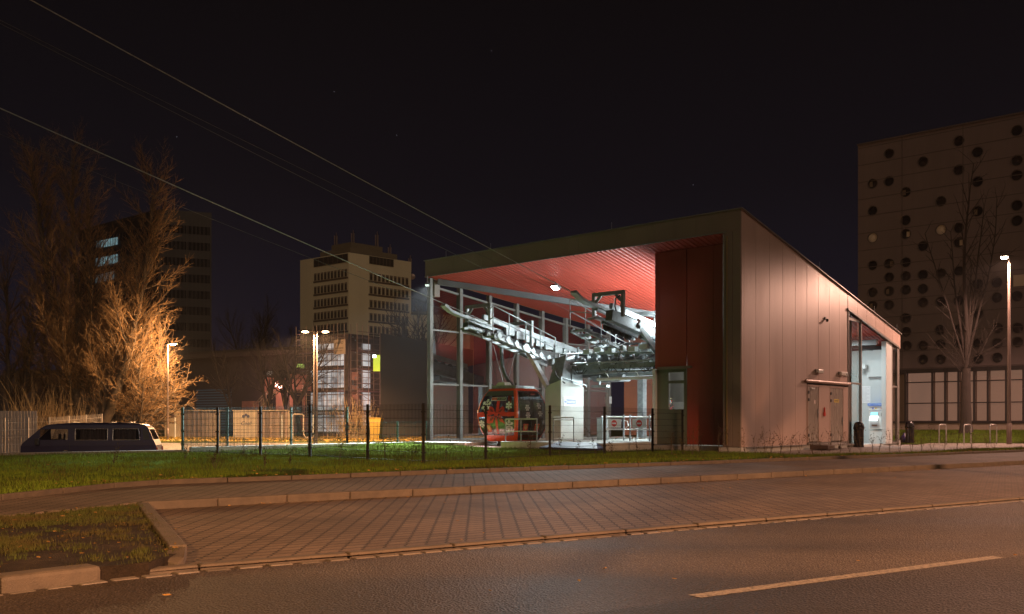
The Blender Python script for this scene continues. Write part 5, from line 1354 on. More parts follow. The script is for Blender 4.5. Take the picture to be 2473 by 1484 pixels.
# double lamp by the drive
p_ = at(762, 1072, 57); z0 = G(p_.x, p_.y)
o = thing("street_lamp", "lit street lamp with two heads, in front of the scaffolded building", "street lamp", (p_.x, p_.y, z0), 0, "street lamps")
zt = at(762, 803, 57).z
mb = MB(); mb.tube((p_.x - .07, p_.y, z0 - .1), (p_.x - .07, p_.y, zt + .1), .06, .05, 10); mb.tube((p_.x + .07, p_.y, z0 - .1), (p_.x + .07, p_.y, zt + .1), .06, .05, 10); mb.build("pole", m_pole, o)
for d in (-1, 1):
    c = lamp_head(o, (p_.x + d * .14, p_.y, zt + .06), (d, -.12, 0), m_sod, .9)
    light("lamp_light", 'SPOT', c, 15000, (1, .54, .25), o, .12, 170, (c.x, c.y, 0), .25)
# left lamp among the twigs
p_ = at(405, 1061, 67); z0 = G(p_.x, p_.y); zt = at(405, 832, 67).z
o = thing("street_lamp", "lit yellow street lamp half hidden in the bare twigs of the left trees", "street lamp", (p_.x, p_.y, z0), 0, "street lamps")
pole(o, p_.x, p_.y, z0, zt); c = lamp_head(o, (p_.x, p_.y, zt), (.9, -.45, 0), m_yel, .95); light("lamp_light", 'POINT', c + Vector((.1, .1, -.5)), 6500, (1, .57, .25), o, .15)
# right lamp
p_ = at(2437, 1068, 41); z0 = 0.02; zt = at(2437, 626, 41).z
o = thing("street_lamp", "tall lit street lamp before the building with round windows", "street lamp", (p_.x, p_.y, z0), 0, "street lamps")
pole(o, p_.x, p_.y, z0, zt, .085, .055); c = lamp_head(o, (p_.x - .18, p_.y, zt + .02), (-.6, -1, 0), m_pink, .85); light("lamp_light", 'SPOT', c, 5000, (1, .55, .40), o, .12, 174, (c.x, c.y, 0), .2)
# street lamps along the road, out of the picture
def road_lamp(x, y, h, en, colr, d, lab):
    o = thing("street_lamp", lab, "street lamp", (x, y, -.03), 0, "street lamps"); pole(o, x, y, -.03, h, .09, .06)
    dv = Vector(d).normalized(); mb = MB(); mb.path([(x, y, h - .1), (x + dv.x * .5, y + dv.y * .5, h + .25), (x + dv.x * 1.3, y + dv.y * 1.3, h + .35)], .04, 8); mb.build("arm", m_pole, o)
    c = lamp_head(o, (x + dv.x * 1.25, y + dv.y * 1.25, h + .35), dv, m_sod, .7); light("lamp_light", 'SPOT', c, en, colr, o, .11, 165, (c.x, c.y, 0), .25); return o
road_lamp(-6.2, -13.0, 8.6, 24000, (1, .47, .16), (.55, .83), "street lamp across the road, left of the viewer")
road_lamp(18.3, -7.2, 8.8, 78000, (1, .47, .25), (-.55, .83), "street lamp across the road, right of the viewer")
road_lamp(37, 42.5, 9.6, 9000, (1, .54, .40), (-.8, -.5), "street lamp on the plaza, beyond the right edge of the view")

# ================================================================== street furniture on the right
def bin_(u, v, Y, z, lab):
    p_ = at(u, v, Y); o = thing("litter_bin", lab, "litter bin", (p_.x, p_.y, z), 0, "black dome topped litter bins")
    c = (p_.x, p_.y, z); mb = MB(); mb.lathe([(.20, -.01), (.20, .04), (.185, .05), (.185, .66), (.20, .67), (.20, .70)], c, 24); mb.build("body", m_bin, o, smooth=True)
    mb = MB(); mb.lathe([(.21, .70), (.21, .745), (.20, .76), (.19, .86), (.14, .95), (.06, .995), (.001, 1.0)], c, 24); t_ = mb.build("dome", m_bin, o, smooth=True)
    mb = MB(); mb.box(p_.x - .13, p_.x + .05, p_.y - .215, p_.y - .19, z + .765, z + .86); mb.build("opening", mat("bin_hole", (.004, .004, .004), .9, 0, .1, 3), t_)
m_bin = mat("bin_black", (.016, .016, .02), .18, .2, .1, 4, coat=.5)
bin_(2074, 1078, 36.2, .0, "black dome topped litter bin in front of the ticket hall glass")
bin_(2197, 1066, 42.2, .02, "black dome topped litter bin at the far corner of the station")
mb = MB(); p_ = at(2184, 1060, 43); random.seed(9)
o = thing("rubbish_bag", "dark blue rubbish bag slumped beside the far litter bin", "rubbish bag", (p_.x, p_.y, .02))
mb.lathe([(.08, 0), (.2, .06), (.22, .2), (.13, .34), (.05, .42), (.07, .47)], (p_.x, p_.y, .0), 12); mb.build("sack", mat("bag_blue", (.03, .02, .10), .3, 0, .2, 10), o, smooth=True)
for (u0, u1, v, lab) in ((2268, 2285, 1068, "left of the three hoop bicycle stands, nearest the station"), (2328, 2345, 1069, "middle hoop bicycle stand, right before the tree trunk"), (2391, 2407, 1071, "right of the three hoop bicycle stands, nearest the lamp")):
    Y = 40.6; a, b_ = at(u0, v, Y), at(u1, v - 1, Y + .5); z = 0
    o = thing("bicycle_stand", lab, "bicycle stand", (a.x, a.y, 0), 0, "hoop bicycle stands"); mb = MB(); h = .86
    mb.path([(a.x, a.y, -.05), (a.x, a.y, h - .07), (a.x + (b_.x - a.x) * .12, a.y + (b_.y - a.y) * .12, h), (a.x + (b_.x - a.x) * .88, a.y + (b_.y - a.y) * .88, h), (b_.x, b_.y, h - .07), (b_.x, b_.y, -.05)], .026, 10); mb.build("hoop", mat("stand_grey", (.5, .48, .46), .4, .5, .1, 6), o, smooth=True)
    mb = MB(); mb.lathe([(.06, 0), (.06, .012)], (a.x, a.y, -.002), 12); mb.lathe([(.06, 0), (.06, .012)], (b_.x, b_.y, -.002), 12); mb.build("base_plate", m_galv, o)
# ================================================================== tower with round windows
m_tower = mat("tower_concrete", (.145, .112, .112), .85, 0, .14, .5, .15, 12, streak=True)
m_joint = mat("tower_joint", (.085, .065, .061), .9, 0, .1, 1)
m_rglass = mat("dark_window", (.022, .02, .021), .16, 0, .3, .4, spec=.6)
m_rim = mat("window_rim", (.10, .077, .072), .6, .1, .1, 2)
TY0 = Vector((24.77, 66.7)); TD = Vector((.751, -.661)); TN = Vector((-.661, -.751))
FT_ = Matrix.Translation((TY0.x, TY0.y, 0)) @ Matrix.Rotation(TH, 4, 'Z')
FTi = FT_.inverted()
def tpos(u, v, y=0.0):
    o_ = FTi @ Vector((0, 0, E)); d_ = FTi.to_3x3() @ ray(u, v); k = (y - o_.y) / d_.y; return o_ + d_ * k
tw = thing("tower_block", "tall brown concrete tower block with scattered round windows", "tower block", (TY0.x, TY0.y, 0), TH)
TW, TZ0, TZ1 = 26.0, 4.35, 20.75
mb = MB()
zz = TZ0 + .3
while zz < TZ1: mb.box(.0, TW, -.012, .0, zz, zz + .05); zz += 1.22
for x in (3.05, 7.0, 11.2, 15.4, 19.6): mb.box(x, x + .05, -.014, -.0125, TZ0, TZ1)
mb.box(-.05, TW, -.08, .3, TZ1 + .003, TZ1 + .12)
mb.build("panel_joint", m_joint, tw, FT_)
zr1 = [(340, 355), (563, 408), (800, 272), (923, 345), (1183, 203), (231, 553), (340, 537), (800, 462), (1183, 400), (450, 608), (923, 540), (1183, 498), (682, 670), (231, 733), (923, 735), (1183, 697), (450, 795), (1183, 798), (682, 857), (800, 845), (231, 910), (450, 885), (800, 940), (563, 965), (231, 1092), (340, 1080), (450, 1072), (563, 1155), (340, 1170), (450, 1163), (682, 1145), (800, 1130), (231, 1270), (340, 1262), (450, 1253), (563, 1247), (923, 1215), (1050, 1205), (231, 1357), (340, 1353), (563, 1337), (682, 1330), (800, 1325), (1050, 1305), (1183, 1295), (450, 1440), (923, 1405)]
zr2 = [(897, 157), (900, 272), (905, 390), (1043, 388), (1190, 380), (1043, 507), (1193, 505), (1510, 120), (1510, 500), (1672, 370), (1675, 240), (1672, 492), (1845, 360), (1510, 370), (1350, 250), (1350, 375), (1190, 255), (1845, 240)]
wl_ = [((3350 + x / 1.6488) / 1.6563, (400 + y / 1.6488) / 1.6563, (x, y)) for x, y in zr1] + [((3200 + x / 2.1205) / 1.6563, (1200 + y / 2.1205) / 1.6563, (x, y)) for x, y in zr2]
m_blind = mat("blind_cream", (.55, .47, .38), .8, 0, .1, 2)
m_rg2 = mat("grey_window", (.05, .042, .042), .12, 0, .5, 1.2); m_rg3 = mat("brown_window", (.04, .03, .027), .2, 0, .5, 1.2)
random.seed(11)
facade = MB().box(0, TW, 0, 16, TZ0, TZ1).build("facade", m_tower, tw, FT_)
RW_ = .34; cut = MB()
for u, v, key in wl_: q = tpos(u, v); cut.lathe([(RW_, -.3), (RW_, .22)], (q.x, 0, q.z), 28, 'Y')
cut = cut.build("cutter", m_rim, tw, FT_)
bo = facade.modifiers.new("holes", 'BOOLEAN'); bo.operation = 'DIFFERENCE'; bo.object = cut; bo.solver = 'EXACT'; bo.use_self = True
dg = bpy.context.evaluated_depsgraph_get(); dg.update()
me2 = bpy.data.meshes.new_from_object(facade.evaluated_get(dg)); facade.modifiers.clear(); facade.data = me2
cm = cut.data; bpy.data.objects.remove(cut); bpy.data.meshes.remove(cm)
for u, v, key in wl_:
    q = tpos(u, v); r = RW_; n = 28; lit = key in ((682, 857), (231, 910)); yd = -.10 if lit else 0
    mb = MB(); vs = []
    for rr, yy in ((r + .03, .0), (r + .03, -.025), (r - .012, -.025), (r - .012, .19)):
        vs += [(q.x + rr * math.cos(2 * math.pi * k / n), yy, q.z + rr * math.sin(2 * math.pi * k / n)) for k in range(n)]
    fs = [(i * n + k, i * n + (k + 1) % n, (i + 1) * n + (k + 1) % n, (i + 1) * n + k) for i in range(3) for k in range(n)]
    mb.add(vs, fs); w_ = mb.build("round_window", m_rim, tw, FT_)
    mb = MB(); vs = [(q.x, .12 + yd, q.z)] + [(q.x + r * math.cos(2 * math.pi * k / n), .17 + yd * .9, q.z + r * math.sin(2 * math.pi * k / n)) for k in range(n)]
    mb.add(vs, [(0, 1 + k, 1 + (k + 1) % n) for k in range(n)])
    mb.build("pane", m_blind if lit else random.choice((m_rglass, m_rglass, m_rg2, m_rg3)), w_, FT_)
    if key in ((450, 885), (800, 940), (450, 608), (231, 1357), (340, 1080), (340, 1262), (923, 735), (231, 553)):
        mb = MB(); s_ = random.choice((-1, 1)); mb.box(q.x + (.03 if s_ > 0 else -.25), q.x + (.25 if s_ > 0 else -.03), .085, .10, q.z - .20, q.z + .16); mb.build("half_blind", m_blind if key in ((450, 885), (800, 940)) else mat("blind_dim", (.16, .12, .08), .8, 0, .2, 2), w_, FT_)
q = tpos(2461, 678); mb = MB(); mb.box(q.x - .32, q.x + .32, -.05, .0, q.z - .36, q.z + .36); mb.build("pale_panel", mat("panel_pale", (.5, .42, .33), .7, 0, .05, 2), tw, FT_)  # plain pale panel set on the facade
# glazed ground floor
mb = MB(); mb.box(-6, TW, 1.2, 15, -.6, TZ0); mb.build("podium_wall", mat("podium_wall", (.30, .24, .20), .8, 0, .12, 1, .2, 20), tw, FT_)
g0, g1 = tpos(2187, 1020), tpos(2187, 893)
zb_, zt_ = g0.z, g1.z
mb = MB(); mb.box(0, TW, .0, 1.0, -.5, zb_ - .06); mb.build("base_wall", mat("base_wall", (.34, .27, .22), .8, 0, .1, 1.5, .2, 30), tw, FT_)
mb = MB(); mb.box(0, TW, -.16, .10, zb_ - .06, zb_ + .06); mb.box(0, TW, -.06, .9, zt_, TZ0 - .002)
xs = [tpos(u, 950).x for u in (2187, 2252, 2283, 2315, 2353, 2386, 2430, 2472)]; xs += [xs[-1] + 1.6 * k for k in range(1, 6)]
zm1, zm2 = tpos(2187, 925).z, tpos(2187, 975).z
for i, x in enumerate(xs): mb.box(x - .055, x + .055, -.10, .08, zb_ + .06, zt_)
for a, b_ in zip(xs[:-1], xs[1:]):
    for z in (zm1, zm2): mb.box(a + .055, b_ - .055, -.08, .06, z - .035, z + .035)
mb.build("curtain_wall_frame", mat("frame_dark", (.035, .03, .03), .5, .2, .1, 3), tw, FT_)
for a, b_ in zip(xs[:-1], xs[1:]):
    for z0, z1 in ((zb_ + .06, zm2 - .035), (zm2 + .035, zm1 - .035), (zm1 + .035, zt_)):
        mb = MB(); mb.quad((a + .055, .0, z0), (b_ - .055, .0, z0), (b_ - .055, .0, z1), (a + .055, .0, z1)); mb.build("window_pane", glass("podium_glass", (.75, .72, .70), .20), tw, FT_, fixn=False)
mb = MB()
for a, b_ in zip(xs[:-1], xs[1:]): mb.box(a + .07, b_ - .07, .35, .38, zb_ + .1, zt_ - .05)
mb.build("roller_blind_glow", mat("roller_blind_glow", (.46, .36, .29), .9, 0, .06, .8, emit=(1.0, .56, .38), estr=.27), tw, FT_)  # blinds emit, standing in for lamp light falling on them

# ================================================================== buildings on the left
def bframe(u, Y, ang): p_ = at(u, 1021, Y); return Matrix.Translation((p_.x, p_.y, 0)) @ Matrix.Rotation(ang, 4, 'Z'), (p_.x, p_.y, 0)
# dark office tower: corner at u 385, left face recedes left, right face recedes right
Yo = 150.0; fo, lo = bframe(385, Yo, 0)
office = thing("office_tower", "dark glazed office tower with three strips of lit windows behind the bare trees", "office building", lo)
H1 = at(385, 505, Yo).z
def alen(P0, a, u): k = (u - 1236.5) / 2250; return (P0[0] - k * P0[1]) / (k * a.y - a.x)
aL = Vector((-.78, .62)); aR = Vector((.93, .36)); LW, RW = alen(lo, aL, 192), alen(lo, aR, 511)
def wallq(mb, a, x0, x1, z0, z1, off, P0=lo):
    nn = Vector((a.y, -a.x)); nn = nn if nn.y < 0 else -nn
    q = lambda x, z: (P0[0] + a.x * x + nn.x * off, P0[1] + a.y * x + nn.y * off, z)
    mb.quad(q(x0, z0), q(x1, z0), q(x1, z1), q(x0, z1))
def solid(a, b, la, lb, z0, z1, P0):
    p0 = Vector((P0[0], P0[1])); p1 = p0 + a * la; p2 = p1 + b * lb; p3 = p0 + b * lb
    mb = MB(); mb.prism([(p.x, p.y, z0) for p in (p0, p1, p2, p3)], (0, 0, z1 - z0)); return mb
solid(aL, aR, LW, RW, -1.2, H1, lo).build("walls", mat("office_dark", (.014, .0105, .009), .5, .1, .2, .3), office)
mb = MB(); nfl = 13
for k in range(nfl):
    z0 = H1 - 2.4 - k * 2.63
    if z0 < 1: break
    wallq(mb, aL, .3, LW - .3, z0 - 1.3, z0, .05); wallq(mb, aR, .3, RW - .3, z0 - 1.3, z0, .05)
mb.build("window_band", mat("office_glass", (.012, .011, .012), .15, 0, .4, .3), office)
mb = MB()
for k in range(28): x = LW * k / 28; wallq(mb, aL, x, x + .10, 2, H1 - 1.2, .12)
for k in range(13): x = RW * k / 13; wallq(mb, aR, x, x + .09, 2, H1 - 1.2, .12)
wallq(mb, aR, 4.1, 4.25, 2, H1 - 1.5, .2)
mb.build("mullion", mat("office_mullion", (.028, .021, .018), .6, .1, .1, 1), office)
lit = emis("office_lit", (.30, .52, .58), .36)
litdim = emis("office_lit_dim", (.16, .26, .30), .22)
def xleft(u):                                       # distance along the left face at column u
    k = (u - 1236.5) / 2250; return (lo[0] - k * lo[1]) / (k * aL.y - aL.x)
for v0, v1, u0, u1 in ((574, 592, 233, 286), (615, 636, 232, 286), (656, 675, 232, 278)):
    x0, x1 = xleft(u1), xleft(u0); n = 9
    for k in range(n):
        xa, xb = x0 + (x1 - x0) * k / n, x0 + (x1 - x0) * (k + .8) / n
        Ym = lo[1] + aL.y * (xa + xb) / 2; dz = (k / n) * 1.2
        mb = MB(); uu = 1236.5 + 2250 * (lo[0] + aL.x * xa) / Ym; vv = (uu - u0) / (u1 - u0); sh = 18 * (1 - vv)
        wallq(mb, aL, xa, xb, at(0, v1 + sh * .6, Ym).z, at(0, v0 + sh * .6, Ym).z, .16); mb.build("lit_window", lit if k < 7 and v0 < 650 else litdim, office)
# pale mid tower
Ym = 130.0; fm, lm = bframe(842, Ym, 0)
mid = thing("mid_rise_tower", "yellowish mid rise tower with rows of small windows and rooftop antennas", "office building", lm)
def dirto(u, sgn):                                    # horizontal direction vanishing at column u
    k = (u - 1236.5) / 2250; v_ = Vector((k, 1.0)).normalized(); return v_
bL, bR = dirto(-1637, 1), dirto(3525, 1)
Hm = at(842, 610, Ym).z
LL, RR = alen(lm, bL, 725), alen(lm, bR, 993)
m_cream = mat("tower_render", (.68, .60, .41), .85, 0, .10, .25, streak=True)
solid(bL, bR, LL, RR, -1, Hm, lm).build("walls", m_cream, mid)
mw = mat("mid_window", (.085, .07, .05), .2, 0, .5, .9); mfr = mat("mid_frame", (.20, .16, .11), .7, 0, .1, 2); msp = mat("mid_spandrel", (.12, .09, .06), .8, 0, .15, 2)
def zoomd(x, y): return (700 + x / 1.6486) / 1.6563, (850 + y / 1.6486) / 1.6563
for a, rows_, ua, ub, nw in ((bL, (432, 518, 605, 690, 775), 917, 1140, 10), (bR, (425, 512, 603, 690, 775), 1278, 1540, 10)):
    for r in rows_:
        x0, x1 = alen(lm, a, zoomd(ua, 0)[0]), alen(lm, a, zoomd(ub, 0)[0])
        if x0 > x1: x0, x1 = x1, x0
        zc_ = at(0, zoomd(0, r)[1], lm[1] + a.y * (x1 if a is bL else x0) * .0 + a.y * (x0 + x1) / 2).z if False else at(0, zoomd(0, r + (0 if a is bR else -0))[1], lm[1] + a.y * (x0 if a is bR else x1)).z
        for k in range(nw):
            xa = x0 + (x1 - x0) * (k + .12) / nw; xb = x0 + (x1 - x0) * (k + .88) / nw
            mb = MB(); wallq(mb, a, xa, xb, zc_ - .50, zc_ + .58, .06, lm); w_ = mb.build("window", mfr, mid)
            mb = MB(); wallq(mb, a, xa + .12, xb - .1, zc_ - .42, zc_ + .36, .10, lm); mb.build("pane", mw, w_)
        mb = MB(); wallq(mb, a, x0 - .1, x1 + .1, zc_ - .78, zc_ - .54, .05, lm); mb.build("sill_band", msp, mid)
for a, x0u, x1u, va, vb in ((bL, 920, 1142, 290, 345), (bR, 1280, 1437, 300, 350)):
    x0, x1 = sorted((alen(lm, a, zoomd(x0u, 0)[0]), alen(lm, a, zoomd(x1u, 0)[0]))); Yk = lm[1] + a.y * (x0 + x1) / 2
    mb = MB(); wallq(mb, a, x0, x1, at(0, zoomd(0, vb)[1], Yk).z, at(0, zoomd(0, va)[1], Yk).z, .07, lm); w_ = mb.build("roof_terrace_opening", mat("opening_dark", (.035, .028, .02), .8, 0, .2, .5), mid)
    for k in range(8):
        mb = MB(); x = x0 + (x1 - x0) * k / 7; wallq(mb, a, x - .06, x + .06, at(0, zoomd(0, vb)[1], Yk).z, at(0, zoomd(0, va)[1], Yk).z, .11, lm); mb.build("mullion", msp, w_)
p0 = (lm[0] + bL.x * 5 + bR.x * 2.5, lm[1] + bL.y * 5 + bR.y * 2.5, 0)
solid(bL, bR, LL * .40, RR * .5, Hm - .1, Hm + 2.0, (lm[0] + (bL.x + bR.x) * 2.2, lm[1] + (bL.y + bR.y) * 2.2, 0)).build("roof_house", mat("roof_house", (.16, .13, .085), .85, 0, .1, .5), mid)
solid(bL, bR, LL * .62, RR * .75, Hm - .1, Hm + 1.1, (lm[0] + (bL.x + bR.x) * 1.6, lm[1] + (bL.y + bR.y) * 1.6, 0)).build("roof_parapet", MT["roof_house"], mid)
for u, vt in ((812, 562), (853, 556), (911, 560), (942, 590), (991, 617)):
    mb = MB(); q = at(u, 600, Ym + 8); zt_ = at(u, vt, Ym + 8).z; mb.tube((q.x, q.y, Hm - .2), (q.x, q.y, zt_), .12, .07, 6)
    for k in range(2): mb.box(q.x - .3 + .35 * k, q.x - .15 + .35 * k, q.y - .2, q.y + .1, zt_ - 2.4, zt_ - .5)
    mb.lathe([(.001, -.1), (.45, 0), (.001, .05)], (q.x + .3, q.y - .2, zt_ - 3.2), 10, 'Y'); mb.build("antenna", m_pole, mid)
lo2 = thing("low_wing", "low yellowish wing right of the mid rise tower, above the dark hall", "building", (-13, 150, 0))
q0, q1 = at(985, 754, 150), at(1045, 754, 150); mb = MB(); mb.box(q0.x - 3, q1.x + 6, 150, 165, -1, at(0, 756, 150).z); mb.build("walls", m_cream, lo2); mb = MB(); mb.box(q0.x - 3.1, q1.x + 6.1, 149.8, 150, at(0, 756, 150).z - .3, at(0, 756, 150).z + .2); mb.build("parapet", msp, lo2)

# long dark hall left of the scaffolding
Yh = 95.0; ph = at(697, 1021, Yh); lh = (ph.x, ph.y, 0); cL, cR = dirto(-2600, 1), dirto(3300, 1)
hall = thing("dark_hall", "long low dark hall with a flat overhanging roof behind the containers", "hall", lh)
m_hall = mat("hall_dark", (.055, .042, .038), .8, 0, .15, .4)
Hh = at(0, 856, Yh).z; HL, HR = alen(lh, cL, 432), alen(lh, cR, 775)
solid(cL, cR, HL, HR, -1, Hh, lh).build("walls", m_hall, hall)
mb = solid(cL, cR, HL + .5, HR + .5, Hh, Hh + .45, (lh[0] - .3, lh[1] - .5, 0)); mb.build("roof_slab", mat("hall_slab", (.075, .058, .05), .8, 0, .1, .4), hall)
solid(cL, cR, HL * .98, HR, Hh + .45, at(0, 832, Yh).z, (lh[0] - .6, lh[1] + 3.0, 0)).build("upper_storey", m_hall, hall)
mb = MB(); x0, x1 = sorted((alen(lh, cL, 474), alen(lh, cL, 560))); z = .2
while z < 4.6: wallq(mb, cL, x0, x1, z, z + .12, .05, lh); z += .28
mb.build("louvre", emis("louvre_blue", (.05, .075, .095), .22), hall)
mb = MB(); x0, x1 = sorted((alen(lh, cL, 640), alen(lh, cL, 690))); wallq(mb, cL, x0, x1, 0, 5.6, .06, lh); x2, x3 = sorted((alen(lh, cR, 699), alen(lh, cR, 752))); wallq(mb, cR, x2, x3, 0, 5.9, .06, lh); x4, x5 = sorted((alen(lh, cL, 585), alen(lh, cL, 625))); wallq(mb, cL, x4, x5, 0, 3.2, .06, lh)
mb.build("brick_infill", mat("infill_red", (.30, .15, .11), .85, 0, .15, 1.5, .2, 10), hall)
mb = MB()
for a, ua, ub in ((cL, 645, 668), (cR, 706, 728), (cR, 736, 750)):
    x0, x1 = sorted((alen(lh, a, ua), alen(lh, a, ub))); wallq(mb, a, x0, x1, 1.6, 4.0, .10, lh)
mb.build("hall_window", MT["dark_window"], hall)
for u, v, c in ((650, 902, 0), (722, 884, 1)):
    a = cL if u < 697 else cR; x = alen(lh, a, u); mb = MB()
    for k in range(3): z = at(0, v + k * 3.4 - 3, lh[1] + a.y * x).z; wallq(mb, a, x - .55, x + .55, z - .05, z + .05, .13, lh)
    mb.build("slit_window", emis("slit_green", (.35, .55, .12), .8) if c else emis("slit_grey", (.2, .22, .2), .3), hall)
p_ = at(677, 935, 92.5); o = thing("wall_lamp", "small pink glowing wall lamp on the dark hall by the outside stair", "wall lamp", (p_.x, p_.y, p_.z), 0)
mb = MB(); mb.box(p_.x - .22, p_.x + .22, p_.y, p_.y + .3, p_.z + .1, p_.z + .2); mb.build("bracket", m_pole, o); mb = MB(); mb.lathe([(.001, -.16), (.15, -.08), (.17, .06), (.05, .1)], (p_.x, p_.y - .05, p_.z), 12); mb.build("globe", emis("lamp_hall", (1, .55, .38), 30), o); light("lamp_light", 'POINT', (p_.x, p_.y - .5, p_.z - .2), 1100, (1, .46, .36), o, .15)
# outside stair
o = thing("outside_stair", "dark steel outside stair with railings climbing the dark hall", "stair", (at(640, 1021, 90).x, 90, -.3)); mb = MB()
a, b_ = at(612, 1000, 90), at(668, 945, 90)
for dz in (0, .9): mb.bar((a.x, 90, a.z + dz), (b_.x, 90, b_.z + dz), .08); mb.bar((a.x, 91, a.z + dz), (b_.x, 91, b_.z + dz), .08)
for k in range(10): q = a + (b_ - a) * k / 9; mb.box(q.x - .15, q.x + .15, 90, 91, q.z - .02, q.z + .02); mb.bar((q.x, 90, q.z), (q.x, 90, q.z + .9), .04)
mb.build("flight", m_pole, o); mb = MB(); mb.box(b_.x, b_.x + 2, 90, 91.2, b_.z - .05, b_.z + .05); mb.bar((b_.x + 1.8, 90, -.4), (b_.x + 1.8, 90, b_.z), .1); mb.build("landing", m_pole, o)

# glazed stair building with scaffolding
Ys = 82.0; ps = at(840, 1021, Ys); ls = (ps.x, ps.y, 0); sL, sR = dirto(-1900, 1), dirto(3000, 1)
gb = thing("glazed_building", "building under repair with lit glass corner showing white rooms", "building", ls)
Hs = at(0, 806, Ys).z; SLn, SRn = alen(ls, sL, 752), alen(ls, sR, 925)
solid(sL, sR, SLn, SRn, -1, Hs, ls).build("walls", mat("site_wall", (.12, .085, .07), .85, 0, .25, .8), gb)
m_lit, t, p, co = nodes_of("lit_room", .8, .2)
n1 = noise_node(t, co.outputs["Object"], .55, 4, .6); rr_ = ramp_node(t, n1.outputs["Fac"], [(.32, (.10, .10, .105)), (.5, (.40, .41, .42)), (.66, (.62, .64, .66))])
t.links.new(rr_.outputs[0], p.inputs["Base Color"]); t.links.new(rr_.outputs[0], p.inputs["Emission Color"]); p.inputs["Emission Strength"].default_value = .78
fl = [.15, 2.05, 4.05, 6.0, 7.35]; fl2 = [z + 1.55 for z in fl]; fl2[-1] = fl[-1] + .5
cols_ = [768, 779, 791, 803, 813, 823, 833]
for i, z in enumerate(fl):
    z1 = fl[i + 1] - .22 if i + 1 < len(fl) else z + .65
    for ua, ub in zip(cols_[:-1], cols_[1:]):
        x0, x1 = sorted((alen(ls, sL, ua), alen(ls, sL, ub))); mb = MB(); wallq(mb, sL, x0 + .06, x1 - .03, z, z1, .06, ls); mb.build("lit_window", m_lit, gb)
    x0, x1 = sorted((alen(ls, sR, 873), alen(ls, sR, 893))); mb = MB(); wallq(mb, sR, x0, x1, z, z1, .06, ls); mb.build("lit_window", m_lit, gb)
for i in range(1, 4):
    x0, x1 = sorted((alen(ls, sL, 752), alen(ls, sL, 760))); mb = MB(); wallq(mb, sL, x0, x1, fl[i] - 1.4, fl[i] - .4, .06, ls); mb.build("lit_window", m_lit, gb)
mb = MB(); random.seed(21)
for z in (1.2, 3.4, 3.9, 5.1): x0, x1 = sorted((alen(ls, sR, 848), alen(ls, sR, 864))); wallq(mb, sR, x0, x1, z - .4, z + .35, .07, ls)
mb.build("insulation_board", mat("board_pink", (.42, .24, .17), .85, 0, .2, 2), gb)
mb = MB()
for k in range(24): x = alen(ls, sR, random.choice((851, 857, 863, 868))); z = .8 + 8 * random.random(); wallq(mb, sR, x - .07, x + .07, z, z + .14, .08, ls)
mb.build("anchor_plate", m_galv, gb)
scf = thing("scaffolding", "steel tube scaffolding wrapped round the lit building under repair", "scaffolding", ls)
m_tube = mat("scaffold_tube", (.24, .17, .14), .5, .4, .2, 3)
nL = -Vector((-sL.y, sL.x)) if (-sL.x) > 0 and False else Vector((sL.y, -sL.x)); nL = nL if nL.y < 0 else -nL
nR = Vector((sR.y, -sR.x)); nR = nR if nR.y < 0 else -nR
for a, nn, u0, u1 in ((sL, nL, 742, 842), (sR, nR, 838, 920)):
    x0, x1 = sorted((alen(ls, a, u0), alen(ls, a, u1))); n = max(3, round((x1 - x0) / 1.25))
    for row in (.5, 1.3):
        mb = MB(); base = Vector((ls[0], ls[1])) + nn * row
        for k in range(n + 1):
            q = base + a * (x0 + (x1 - x0) * k / n); mb.tube((q.x, q.y, -.4), (q.x, q.y, Hs + .8), .03, n=5)
        mb.build("standard", m_tube, scf, fixn=False); mb = MB(); z = .4
        while z < Hs + .6:
            qa, qb = base + a * x0, base + a * x1; mb.tube((qa.x, qa.y, z), (qb.x, qb.y, z), .025, n=5)
            z += .5 if row > 1 else 1.0
        mb.build("ledger", m_tube, scf, fixn=False)
    for z in (1.7, 3.7, 5.65, 7.25):
        mb = MB(); qa, qb = Vector((ls[0], ls[1])) + nn * .9 + a * x0, Vector((ls[0], ls[1])) + nn * .9 + a * x1; mb.bar((qa.x, qa.y, z), (qb.x, qb.y, z), .8, .14); mb.build("deck", mat("deck_board", (.10, .06, .06), .8, 0, .2, 3), scf)
    mb = MB(); base = Vector((ls[0], ls[1])) + nn * 1.33
    for i, z in enumerate((-.3, 1.7, 3.7, 5.65)):
        k0 = (i * 3) % max(1, n - 2); qa = base + a * (x0 + (x1 - x0) * k0 / n); qb = base + a * (x0 + (x1 - x0) * min(n, k0 + 3) / n)
        if i % 2: qa, qb = qb, qa
        mb.tube((qa.x, qa.y, z), (qb.x, qb.y, z + 1.9), .025, n=5)
    mb.build("brace", m_tube, scf, fixn=False)
# ladder and sign board
mb = MB(); q = Vector((ls[0], ls[1])) + nL * 1.0 + sL * alen(ls, sL, 792)
for s_ in (-.2, .2): mb.tube((q.x + s_, q.y, -.2), (q.x + s_, q.y, 7.4), .025, n=5)
for k in range(25): mb.tube((q.x - .2, q.y, .1 + .3 * k), (q.x + .2, q.y, .1 + .3 * k), .018, n=4)
mb.build("ladder", m_tube, scf, fixn=False)
o = thing("site_banner", "beige contractor banner hung high on the scaffolding", "banner", (ls[0], ls[1], 6))
base = Vector((ls[0], ls[1])) + nL * 1.45; xa, xb = alen(base, sL, 807), alen(base, sL, 834)
zt_, zb_ = at(0, 822, Ys - 1).z, at(0, 857, Ys - 1).z
qa, qb = base + sL * xa, base + sL * xb
mb = MB(); mb.bar((qa.x, qa.y, (zt_ + zb_) / 2), (qb.x, qb.y, (zt_ + zb_) / 2), .03, zt_ - zb_); mb.build("sheet", mat("banner_beige", (.50, .38, .30), .85, 0, .08, 2), o)
